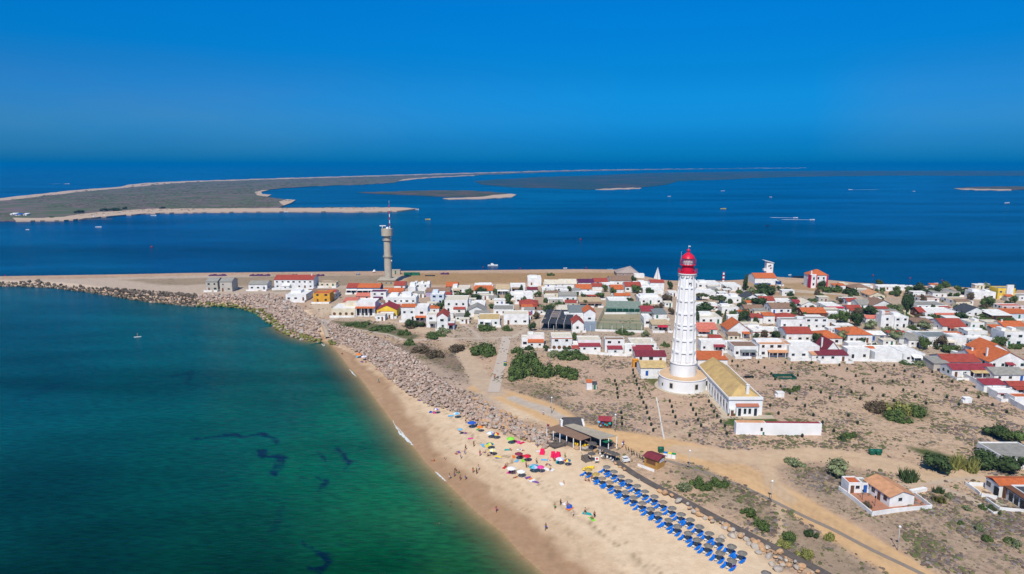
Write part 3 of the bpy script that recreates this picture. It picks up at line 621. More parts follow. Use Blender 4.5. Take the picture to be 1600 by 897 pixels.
def tree(x0, x1, y0, y1, kind='g', shape='round'):
    b = ground((x0 + x1) / 2, y1); dpt = b.y * cp + (CZ - b.z) * sp_
    wd = (x1 - x0) * dpt / F / 2 * 1.38; h = max((y1 - y0) * dpt / F / cp * 1.22 - .10 * wd, 1.0 if shape != 'low' else .7)
    b.y += wd * .6; b.z = gz(b.x, b.y) - .05
    low = shape in ('low', 'spiky'); nm = {'pine': 'pine_tree', 'tall': 'cypress_tree', 'low': 'bush', 'spiky': 'agave_plant', 'round': 'tree'}[shape]
    t = thing(nm, None, {'pine': 'tree', 'tall': 'tree', 'low': 'bush', 'spiky': 'plant', 'round': 'tree'}[shape], b, rnd.uniform(0, 6.28), group={'low': 'bushes around the village', 'spiky': 'agave clumps'}.get(shape, 'trees in the village'))
    c = bpy.data.objects.new('crown' if not low else 'foliage', crown(kind, shape, rnd.randrange(3))); col.objects.link(c); c.parent = t; c.scale = (wd, wd, h)
    if not low:
        c = bpy.data.objects.new('trunk', trunk_mesh(shape)); col.objects.link(c); c.parent = t; c.scale = (wd, wd, h)
    wrd = {'round': 'tree', 'pine': 'flat-topped tree', 'tall': 'tall narrow tree', 'low': 'spreading bush', 'spiky': 'spiky agave clump'}[shape]
    trees.append((t, f"{WORD[kind]} {wrd}", {'low': 'bush', 'spiky': 'agave clump'}.get(shape, 'tree')))
T = """632 652 500 514 d;652 664 503 512 d;673 691 475 489 d;744 766 450 464 d;734 754 459 471 d;786 801 460 476 g;770 782 452 461 g;723 735 488 501 d;747 775 505 517 g low;785 803 507 517 g low;846 861 479 493 d;706 720 491 500 g low
680 701 510 521 o low;825 838 503 518 d;846 865 479 492 d;854 866 425 431 g low;868 891 470 479 g low;966 993 472 482 d low;987 1004 447 459 g;1034 1053 460 476 b;1043 1053 441 453 d;985 997 433 442 d;965 977 438 445 d;963 994 514 523 g low;1003 1018 515 527 o low;893 903 521 534 g
1035 1047 532 542 g low;1113 1141 464 479 p pine;1089 1107 459 471 p pine;1083 1118 477 496 d;1084 1093 486 508 d;1118 1132 486 496 d;1129 1137 490 513 p tall;1151 1171 486 506 d;1160 1168 432 456 d;1169 1180 449 460 o;1191 1224 446 463 d;1171 1205 467 482 d;1154 1172 471 481 d low;1236 1250 475 491 d
1235 1248 462 469 g low;1280 1292 438 452 d;1291 1320 444 458 g low;1324 1351 448 462 d low;1372 1385 438 446 d;1250 1262 464 471 g low;1264 1282 465 472 g low;1311 1324 466 476 b;1283 1307 478 489 g low;1294 1316 493 509 g;1312 1334 488 507 g;1330 1354 491 512 d;1336 1352 484 500 b;1352 1381 480 493 d;1388 1416 478 492 g
1354 1375 502 517 o;1410 1421 463 482 d;1382 1406 512 525 o;1227 1242 522 534 g;1246 1265 523 533 b;1269 1289 523 539 d;1313 1336 519 535 o;1335 1350 527 536 b;1393 1421 519 537 o;1106 1121 520 528 o low;1176 1187 520 534 d;1190 1203 518 528 b;1207 1225 518 529 d;1150 1160 523 530 g
1411 1428 462 493 d;1398 1417 478 493 o;1417 1430 449 461 g;1430 1453 444 461 d;1452 1480 450 464 d;1474 1485 465 472 d low;1482 1490 458 466 d;1502 1520 452 464 d;1536 1559 466 482 g;1497 1519 488 503 d;1518 1556 490 500 g low;1570 1587 493 502 g low;1433 1460 503 516 o
1461 1485 527 545 b;1479 1509 542 554 g;1400 1418 524 537 o low;1439 1456 529 548 g;1557 1579 528 545 g;1583 1600 535 547 g low;1483 1507 558 569 d;1464 1481 565 577 d;1410 1432 563 570 g low;1428 1453 564 573 o low;1543 1555 602 614 g
735 771 530 557 g low;799 818 540 553 g low;806 850 545 578 g low;824 864 556 590 g low;786 818 566 594 g low;863 892 567 586 g low;878 908 572 593 g low;856 878 547 559 o low;876 918 548 563 g low;896 920 550 564 g low;1230 1263 718 733 o low;1298 1342 726 751 o;1455 1506 716 745 d;1500 1545 715 744 y spiky;1534 1585 717 743 d;1570 1612 722 748 d
1545 1582 667 687 d;1572 1612 678 701 g;1362 1398 628 648 b low;1395 1430 626 650 y low;1420 1452 630 652 g low;1395 1440 640 660 g low;1457 1472 770 787 y spiky;1468 1486 771 788 y spiky;1415 1448 731 757 d spiky;1527 1541 817 832 o low;1535 1552 834 848 g low;1576 1592 840 852 g low;1585 1604 845 858 o low;1462 1480 760 774 d spiky
1560 1568 796 806 g spiky;1507 1522 790 800 o low;1534 1546 786 797 g low;1325 1345 675 687 g low;1312 1324 680 690 d low;1478 1492 770 780 o low;1242 1256 602 612 g low;1226 1240 606 614 g low;1436 1446 791 798 o low;1500 1510 812 822 g low;1350 1366 784 796 b low;1545 1560 790 798 d low
620 660 503 513 b low;620 640 513 524 g low;656 690 520 530 g low;545 575 502 512 g low;575 612 507 518 g low;522 550 505 512 g low;632 650 527 540 g low;700 728 538 552 b low;640 670 540 552 b low;660 690 545 560 b low
1085 1115 745 765 g low;1110 1138 745 762 g low;1160 1185 795 812 g low;1180 1205 812 832 g low;1220 1245 830 850 g low;1260 1280 828 842 d low;1250 1275 858 874 y low;1215 1240 848 858 y low;1060 1085 755 772 o low;1290 1306 832 846 y low"""
for row in T.replace('\n', ';').split(';'):
    q = row.split(); tree(*map(float, q[:4]), q[4], q[5] if len(q) > 5 else 'round')
BW = np.array([P(a_, b_, 2.8)[:2] for a_, b_ in [(952, 713), (963, 722), (990, 741), (1020, 758), (1048, 772), (1078, 788), (1108, 804), (1144, 822), (1180, 842), (1210, 856), (1245, 872), (1285, 895), (1330, 922)]])
# low scrub no one could count
def scrub(n_, seed):
    rs = np.random.RandomState(seed); u = rs.rand(n_ * 9); Yy = 95 + 360 * u ** 1.35; Xx = (rs.rand(n_ * 9) * 2 - 1) * (Yy * .79 + 8)
    a, d, c = gdens(Xx, Yy); cl = vnoise(Xx, Yy, 6, 41, 4); k = (d > 14) & (rs.rand(len(Xx)) < np.clip(a * 1.0 - .12, 0, 1) * np.clip((cl - .40) * 5, .05, 1)) & (Yy < 330 + 60 * (Xx < -60)) & (dline(Xx, Yy, BW)[0] > 1.2)
    Xx, Yy = Xx[k][:n_], Yy[k][:n_]; Zz = height(Xx, Yy)[0]; cl = cl[k][:n_]
    Vs, Fs, Ms = [], [], []; 
    V0 = np.array([list(p) for p in ico(0)[0]]); F0 = np.array(ico(0)[1])
    m = len(Xx); s = (.07 + .30 * rs.rand(m) ** 3.0) * (.6 + cl); jit = 1 + .5 * (rs.rand(m, 12) - .5)
    V = V0[None] * jit[..., None] * s[:, None, None] * np.stack([1 + .7 * rs.rand(m), 1 + .7 * rs.rand(m), .45 + .3 * rs.rand(m)], 1)[:, None]
    V += np.stack([Xx, Yy, Zz + s * .12], 1)[:, None]
    Fs = (F0[None] + (np.arange(m) * 12)[:, None, None]).reshape(-1, 3)
    t_ = rs.rand(m); mi = np.where(t_ < .40, 0, np.where(t_ < .72, 1, np.where(t_ < .9, 2, 3))); big_g = vnoise(Xx, Yy, 25, 61, 2) > .55; mi = np.where(big_g & (t_ > .4), 2, mi)
    return V.reshape(-1, 3), Fs, np.repeat(mi, 20)
M_s1 = mat('dry_brush', (.16, .115, .09), .95, (.105, .08, .065), 1.2, .8, island=.3); M_s2 = mat('grey_brush', (.21, .175, .16), .95, (.14, .12, .11), 1.2, .8, island=.3)
M_s3 = mat('green_scrub', (.12, .13, .05), .95, (.085, .09, .04), 1.2, .8, island=.3); M_s4 = mat('olive_scrub', (.20, .18, .075), .95, (.14, .13, .06), 1.2, .8, island=.3)
V, Fs, mi = scrub(75000, 3)
tag(npmesh('scrub', V, Fs, [M_s1, M_s2, M_s3, M_s4], False, fm=mi), kind='stuff')
# ---------------------------------------------------------------- boulders
M_rp = mat('pink_grey_rock', (.43, .32, .255), .95, (.28, .21, .17), 1.3, .9, .6, 3, island=.28); M_rd = mat('dark_rock', (.14, .11, .08), .95, (.07, .06, .045), 1.3, .9, .6, 3, island=.35)
M_ro = mat('orange_rock', (.50, .31, .17), .95, (.34, .21, .12), 1.3, .9, .6, 3, island=.2); M_rg = mat('pale_grey_rock', (.42, .37, .31), .95, (.34, .31, .28), 1.3, .9, .6, 3, island=.2)
M_rw = mat('weedy_rock', (.12, .13, .035), .95, (.20, .19, .05), 1.3, .9, island=.35)
ROCKV = []
for s_ in range(8):
    r = random.Random(s_ + 50); cuts = [(Vector((r.gauss(0, 1), r.gauss(0, 1), r.gauss(0, 1))).normalized(), r.uniform(.55, .85)) for _ in range(9)]
    vs = []
    for p in ICO1[0]:
        q = p.copy()
        for n_, d_ in cuts:
            k = q.dot(n_)
            if k > d_: q -= n_ * (k - d_)
        vs.append([q.x, q.y, q.z])
    ROCKV.append(np.array(vs))
RF = np.array(ICO1[1])
rocks = []   # x, y, z, size, kind
rs = np.random.RandomState(5)
def fill(px, step, size, kinds, lift=.25, z=2.2, heap=.6):
    poly = PN(px, z); x0, y0 = poly.min(0); x1, y1 = poly.max(0)
    xx, yy = np.meshgrid(np.arange(x0, x1, step), np.arange(y0, y1, step)); xx = xx + (rs.rand(*xx.shape) - .5) * step * .9; yy = yy + (rs.rand(*yy.shape) - .5) * step * .9
    k = inpoly(xx, yy, poly); xx, yy = xx[k], yy[k]; zz, dd, _ = height(xx, yy); k = (dd > -2.0); xx, yy, zz, dd = xx[k], yy[k], np.maximum(zz[k], -.3), dd[k]
    for a, b, c, d in zip(xx, yy, zz, dd):
        sz = size * (.55 + .75 * rs.rand() ** 1.5); kd = 'w' if (d < 2.2 and kinds[0] == 'p' and rs.rand() < .75) else kinds[rs.randint(len(kinds))]
        rocks.append((a, b, c + lift * sz + rs.rand() * heap * (kinds != 'og'), sz, kd))
fill([(-150, 440), (60, 441), (120, 447), (180, 453), (240, 459), (306, 463), (312, 480), (230, 473), (180, 466), (130, 458), (80, 451.5), (0, 449.5), (-150, 448)], 1.5, .95, 'dddddp')
fill([(306, 466), (325, 463), (425, 463), (447, 470), (466, 484), (488, 499), (500, 505), (500, 532), (480, 533), (460, 527), (440, 517), (420, 502), (402, 490), (375, 484), (345, 480), (310, 480)], 1.5, .95, 'ppppppg')
fill([(512, 506), (545, 516), (605, 537), (630, 552), (658, 572), (693, 600), (746, 629), (799, 660), (851, 681), (866, 696), (851, 706), (792, 679), (746, 667), (718, 647), (669, 633), (640, 615), (605, 588), (570, 556), (540, 536), (514, 532)], 1.0, .66, 'ppppppppg')
fill([(735, 626), (762, 636), (800, 655), (851, 680), (862, 690), (855, 704), (820, 694), (790, 676), (750, 660)], 1.3, .72, 'oogp')
fill([(918, 697), (945, 708), (950, 716), (925, 712), (900, 706), (880, 702)], 1.3, .8, 'og')
fill([(962, 725), (1000, 745), (1050, 775), (1090, 798), (1130, 819), (1175, 842), (1215, 863), (1262, 890), (1290, 912), (1262, 912), (1230, 893), (1195, 872), (1160, 850), (1128, 833), (1085, 810), (1040, 780), (985, 748), (958, 730)], 1.2, .66, 'oog')
for a, b, s_ in [(1144, 836, 1.35), (1180, 853, 1.25), (1215, 889, 1.3), (1132, 823, 1.0), (1157, 835, 1.0), (1128, 837, .9), (1200, 868, 1.1), (1205, 880, .9), (1086, 794, 1.1), (1185, 862, .9), (1170, 848, .9), (1222, 880, .9)]:
    p = ground(a, b + 3); rocks.append((p.x, p.y, p.z + .2 * s_, s_ * .8, 'g'))
MK = dict(p=M_rp, d=M_rd, o=M_ro, g=M_rg, w=M_rw); KW = dict(p='pinkish-grey angular', d='dark brown angular', o='orange-tinted angular', g='pale grey angular', w='green weed-covered')
ROCKM = {}
rocks = [r_ for r_, d_ in zip(rocks, dline(np.array([q[0] for q in rocks]), np.array([q[1] for q in rocks]), BW)[0]) if d_ > 1.0 + r_[3] * .55]
rocks.sort(key=lambda r_: -r_[3] / math.hypot(r_[0], r_[1], CZ - r_[2]))
boulders = []
for i, (x, y, z, s_, k) in enumerate(rocks[:290]):
    key = (k, i % 8)
    if key not in ROCKM: ROCKM[key] = MB().add(ROCKV[i % 8], ICO1[1]).mesh('boulder', MK[k])
    o = bpy.data.objects.new('boulder', ROCKM[key]); col.objects.link(o); o.location = (x, y, z); o.scale = (s_ * rs.uniform(.8, 1.25), s_ * rs.uniform(.8, 1.1), s_ * rs.uniform(.6, .85)); o.rotation_euler = (rs.uniform(-.4, .4), rs.uniform(-.4, .4), rs.uniform(0, 6.28))
    where = 'beside the wooden walkway' if x > 25 and y < 175 else ('in the rubble band above the beach' if x > -60 else 'in the harbour-side rock slope')
    tag(o, f"{KW[k]} boulder {where}, one of many like it", 'boulder', f"{KW[k]} boulders {where}"); boulders.append((o, f"{KW[k]} boulder", 'boulder'))
rest = rocks[290:]; Vs = []; ms = []
A = np.array([r_[:4] for r_ in rest]); m = len(A); an = rs.rand(m) * 6.28; ca, sa = np.cos(an), np.sin(an)
vv = np.stack([ROCKV[i % 8] for i in range(m)]) * (A[:, 3:4] * (0.8 + .45 * rs.rand(m, 3)))[:, None] * np.array([1, 1, .75])
vv = np.stack([vv[..., 0] * ca[:, None] - vv[..., 1] * sa[:, None], vv[..., 0] * sa[:, None] + vv[..., 1] * ca[:, None], vv[..., 2] + .3 * vv[..., 0] * (rs.rand(m, 1) - .5)], 2) + A[:, None, :3]
ki = {k: i for i, k in enumerate('pdogw')}
tag(npmesh('rubble', vv.reshape(-1, 3), (RF[None] + (np.arange(m) * len(ICO1[0]))[:, None, None]).reshape(-1, 3), [MK[k] for k in 'pdogw'], False, fm=np.repeat([ki[r_[4]] for r_ in rest], len(RF))), kind='stuff')
print('ROCKS', len(rocks))
# ---------------------------------------------------------------- village houses
def win_mesh(w_, h_, frame, pane, key):
    mb = MB(); mb.box(-w_ / 2 - .09, w_ / 2 + .09, -.05, 0.0, 0, .09); mb.box(-w_ / 2 - .09, w_ / 2 + .09, -.05, 0, h_ - .09, h_)
    mb.box(-w_ / 2 - .09, -w_ / 2, -.05, 0, .09, h_ - .09); mb.box(w_ / 2, w_ / 2 + .09, -.05, 0, .09, h_ - .09); mb.box(-w_ / 2, w_ / 2, -.022, 0, .09, h_ - .09, 1)
    return mb.mesh('window', [frame, pane])
WIN = {}
def opening(kind, parent, x, y, z, w_, h_, fr='f', rz=0):
    key = (kind, round(w_, 1), round(h_, 1), fr)
    if key not in WIN:
        f_ = {'f': M_frame, 'b': M_brown, 'g': M_green, 'u': M_blue, 'w': M_white}[fr]
        if kind == 'window': WIN[key] = win_mesh(w_, h_, f_, M_glass, key)
        else:
            mb = MB(); mb.box(-w_ / 2, w_ / 2, -.04, 0, 0, h_, 0); mb.box(w_ / 2 - .16, w_ / 2 - .10, -.07, -.04, h_ * .48, h_ * .52, 1); WIN[key] = mb.mesh('door', [{'f': M_dark}.get(fr, f_), M_metal])
    o = bpy.data.objects.new(kind, WIN[key]); col.objects.link(o); o.parent = parent; o.location = (x, y, z); o.rotation_euler = (0, 0, rz); return o
houses = []
def house(xl, xr, yt, base, yb, kind, wall, roof, desc, ext='', yr=None, Dp=None):
    yr = yt if yr is None else yr; r = random.Random(int(xl * 7 + yt * 13))
    b = P((xl + xr) / 2, base, G); h = CZ - b.y * math.tan(PITCH + math.atan((yt - 448.5) / F)) - G; h = min(max(h, 2.5), 7.2)
    a = P(xl, yt, G + h); c = P(xr, yr, G + h); W = (c - a).length; ang = math.atan2(c.y - a.y, c.x - a.x)
    slope = .36
    if kind in 'FS': back = P((xl + xr) / 2, yb, G + h + (.8 if kind == 'S' else 0)); D = back.y - (a.y + c.y) / 2
    else:
        D = 8.0
        for _ in range(12):
            rh = (D / 2 if kind in 'GH' else W / 2) * slope
            if kind == 'A': break
            back = P((xl + xr) / 2, yb, G + h + rh); D = .5 * D + .5 * 2 * (back.y - (a.y + c.y) / 2)
        if kind == 'A':
            rh = max(CZ - a.y * math.tan(PITCH + math.atan((yb - 448.5) / F)) - G - h, .8); D = 10
    D = min(max(D, 4.0), 13.0 if W > 8 else 10.0)
    if Dp: D = Dp
    zg = gz((a.x + c.x) / 2, (a.y + c.y) / 2)
    t = thing('house', desc, 'house', (a.x, a.y, zg), ang); h = G + h - zg
    rh = (D / 2 if kind in 'GH' else W / 2) * slope if kind != 'A' else rh
    mb = MB(); wm = WM[wall]; rm = RM[roof]
    if kind == 'F':
        mb.box(0, W, 0, D, -.4, h - .35); q = .2; z0, z1 = h - .35, h
        mb.box(0, W, 0, q, z0, z1); mb.box(0, W, D - q, D, z0, z1); mb.box(0, q, q, D - q, z0, z1); mb.box(W - q, W, q, D - q, z0, z1); mb.build('wall', wm, t)
        MB().box(q, W - q, q, D - q, h - .349, h - .27).build('roof', rm, t)
    elif kind == 'S':
        mb.add([(0, 0, -.4), (W, 0, -.4), (W, D, -.4), (0, D, -.4), (0, 0, h), (W, 0, h), (W, D, h + .8), (0, D, h + .8)], [(0, 3, 2, 1), (4, 5, 6, 7), (0, 1, 5, 4), (1, 2, 6, 5), (2, 3, 7, 6), (3, 0, 4, 7)]); mb.build('wall', wm, t)
        k = .8 / D; MB().slab([(-.2, -.3, h + .12 - .3 * k), (W + .2, -.3, h + .12 - .3 * k), (W + .2, D + .1, h + .92), (-.2, D + .1, h + .92)], .1).build('roof', rm, t)
    elif kind == 'G':
        mb.box(0, W, 0, D, -.4, h); mb.add([(0, 0, h), (0, D, h), (0, D / 2, h + rh), (W, 0, h), (W, D, h), (W, D / 2, h + rh)], [(0, 2, 1), (3, 4, 5)]); mb.build('wall', wm, t)
        mb = MB(); e = .3; k = rh / (D / 2)
        mb.slab([(-.15, -e, h - e * k + .12), (W + .15, -e, h - e * k + .12), (W + .15, D / 2, h + rh + .12), (-.15, D / 2, h + rh + .12)], .12)
        mb.slab([(-.15, D / 2, h + rh + .12), (W + .15, D / 2, h + rh + .12), (W + .15, D + e, h - e * k + .12), (-.15, D + e, h - e * k + .12)], .12); mb.build('roof', rm, t)
    elif kind == 'A':
        mb.box(0, W, 0, D, -.4, h); mb.add([(0, 0, h), (W, 0, h), (W / 2, 0, h + rh), (0, D, h), (W, D, h), (W / 2, D, h + rh)], [(0, 1, 2), (3, 5, 4)]); mb.build('wall', wm, t)
        mb = MB(); e = .25; k = rh / (W / 2)
        mb.slab([(-e, -.3, h - e * k + .12), (W / 2, -.3, h + rh + .12), (W / 2, D + .2, h + rh + .12), (-e, D + .2, h - e * k + .12)], .12)
        mb.slab([(W / 2, -.3, h + rh + .12), (W + e, -.3, h - e * k + .12), (W + e, D + .2, h - e * k + .12), (W / 2, D + .2, h + rh + .12)], .12); mb.build('roof', rm, t)
    else:
        mb.box(0, W, 0, D, -.4, h); mb.build('wall', wm, t); mb = MB(); e = .35; q = min(D / 2, W / 2 - .3)
        A_, B_, C_, D_ = (-e, -e, h), (W + e, -e, h), (W + e, D + e, h), (-e, D + e, h); E_, F_ = (q, D / 2, h + rh), (W - q, D / 2, h + rh)
        mb.add([A_, B_, C_, D_, E_, F_], [(0, 1, 5, 4), (1, 2, 5), (2, 3, 4, 5), (3, 0, 4), (0, 3, 2, 1)]); mb.build('roof', rm, t)
    if kind in 'FGA' and not Dp and r.random() < .7:        # a lower rear wing
        x0 = r.uniform(-.05, .35) * W; x1 = x0 + r.uniform(.45, .8) * W; hb_ = h * r.uniform(.6, .9); mb = MB()
        mb.box(x0, x1, D + .01, D + r.uniform(2.5, 4.5), -.4, hb_); mb.build('rear_wing', WM[r.choice('wwwc')], t)
    if 'f:' not in ext and not Dp and r.random() < .45:     # yard wall
        q_ = r.uniform(2.2, 3.6); mb = MB(); mb.box(-.4, W * .62, -q_ - .15, -q_, -.4, 1.0); mb.box(-.4, -.25, -q_, -.01, -.4, 1.0); mb.box(W * .8, W + .6, -q_ - .15, -q_, -.4, 1.0); mb.box(W + .45, W + .6, -q_, D * .6, -.4, 1.0); mb.build('yard_wall', WM['w'], t)
    used_ = []; fl = 2 if h > 4.7 else 1; fr = r.choice('ffffbg'); nowin = False; dcol = r.choice('bbgufb')
    lowroof = h
    for tok in ext.split():
        p = tok.split(':')
        if p[0] == 'a':       # lean-to porch over part of the front
            f0, f1 = float(p[1]), float(p[2]); pr = RM[p[3]]; ph = min(h - .25, 2.7) if fl == 1 or len(p) < 5 else float(p[4]); dp = 2.2
            x0, x1 = f0 * W, f1 * W; used_.append((x0 - .1, x1 + .1))
            po = MB().slab([(x0, -dp, ph - .35), (x1, -dp, ph - .35), (x1, -.01, ph + .15), (x0, -.01, ph + .15)], .1).build('porch_roof', pr, t)
            k = max(2, int((x1 - x0) / 3) + 1)
            for i in range(k): xx = x0 + .15 + (x1 - x0 - .3) * i / (k - 1); MB().box(xx - .09, xx + .09, -dp + .1, -dp + .28, -.4, ph - .44).build('post', M_white, t)
            gx_ = x0 + .5
            while gx_ + 1.0 < x1: opening('window', t, gx_ + .6, 0, .6, 1.2, ph - 1.3, 'b'); gx_ += 2.1
        elif p[0] == 't':     # rooftop block
            x0, x1, hh = float(p[1]) * W, float(p[2]) * W, float(p[3]); z0 = h - .26 if kind == 'F' else h
            MB().box(x0, x1, D * .45, D * .9, z0, h + hh).build('rooftop_room', wm, t)
        elif p[0] == 'c':     # chimney
            x0 = float(p[1]) * W; mb = MB(); mb.box(x0, x0 + .55, D * .4, D * .4 + .5, h - .2, h + rh * (kind != 'F') * .8 + 1.1); mb.box(x0 - .07, x0 + .62, D * .4 - .07, D * .4 + .57, h + rh * (kind != 'F') * .8 + 1.1, h + rh * (kind != 'F') * .8 + 1.25); mb.build('chimney', wm, t)
        elif p[0] == 'f':     # low front yard wall
            mb = MB(); y0 = -float(p[1]); mb.box(-.3, W + .3, y0 - .15, y0, -.4, 1.0); mb.box(-.3, -.15, y0, -.01, -.4, 1.0); mb.box(W + .15, W + .3, y0, -.01, -.4, 1.0); mb.build('yard_wall', WM['w'], t)
        elif p[0] == 'l':     # lower block in front, roof colour given
            x0, x1 = float(p[1]) * W, float(p[2]) * W; dp = 3.2; hh = min(2.8, h - .5); used_.append((x0 - .1, x1 + .1)); fl2 = hh
            MB().add([(x0, -dp, -.4), (x1, -dp, -.4), (x1, -.01, -.4), (x0, -.01, -.4), (x0, -dp, hh - .5), (x1, -dp, hh - .5), (x1, -.01, hh), (x0, -.01, hh)], [(0, 3, 2, 1), (0, 1, 5, 4), (1, 2, 6, 5), (2, 3, 7, 6), (3, 0, 4, 7)]).build('annex_wall', wm, t)
            MB().slab([(x0 - .1, -dp - .25, hh - .45), (x1 + .1, -dp - .25, hh - .45), (x1 + .1, -.01, hh + .13), (x0 - .1, -.01, hh + .13)], .1).build('annex_roof', RM[p[3]], t)
            k = max(1, int((x1 - x0) / 3.2))
            for i in range(k): opening('window', t, x0 + (x1 - x0) * (i + .5) / k, -dp, .9, .9, .95, fr)
        elif p[0] == 'n': nowin = True
        elif p[0] == 'x': fr = p[1]; dcol = p[1]
        elif p[0] == 's':     # shade strip / coloured band on the wall top
            MB().box(-.05, W + .05, -.08, -.01, h - .75, h - .45).build('trim', RM[p[1]], t)
        elif p[0] == 'u':     # water tank or aerial on the roof
            mb = MB(); x0 = float(p[1]) * W; mb.cyl(x0, D * .5, h - .26, h + .7, .4, .4, 10); mb.cyl(x0, D * .5, h + .7, h + .8, .42, .1, 10); mb.build('water_tank', M_white, t)
        elif p[0] == 'g':     # arches
            k = int(p[1])
            for i in range(k): MB().cyl(0, 0, -.03, .03, .75, .75, 14).build('arch_opening', M_brown, t, (W * (i + .5) / k, -.02, 1.4)).rotation_euler = (math.pi / 2, 0, 0)
            used_.append((0, W))
    if not nowin:
        nw = max(1, int(W / 3.1)); dd = r.randrange(nw) if nw > 1 else -1
        for f_ in range(fl):
            z0 = 1.0 + f_ * 2.75
            if z0 + 1.15 > h - .2: continue
            for i in range(nw):
                xx = W * (i + .5) / nw + r.uniform(-.3, .3)
                if f_ == 0 and any(a_ < xx < b_ for a_, b_ in used_): continue
                if f_ == 0 and i == dd: opening('door', t, xx, 0, 0, .95, min(2.1, h - .5), dcol)
                elif r.random() < .85: opening('window', t, xx, 0, z0, r.choice((.9, 1.1, 1.4)), 1.1, fr)
        if D > 5:
            side = -1 if a.x > 0 else 1
            for i in range(2):
                if side < 0: opening('window', t, 0, D * (.7 - .4 * i), 1.1, .9, 1.0, fr, -math.pi / 2)
                else: opening('window', t, W, D * (.3 + .4 * i), 1.1, .9, 1.0, fr, math.pi / 2)
    houses.append(t); return t
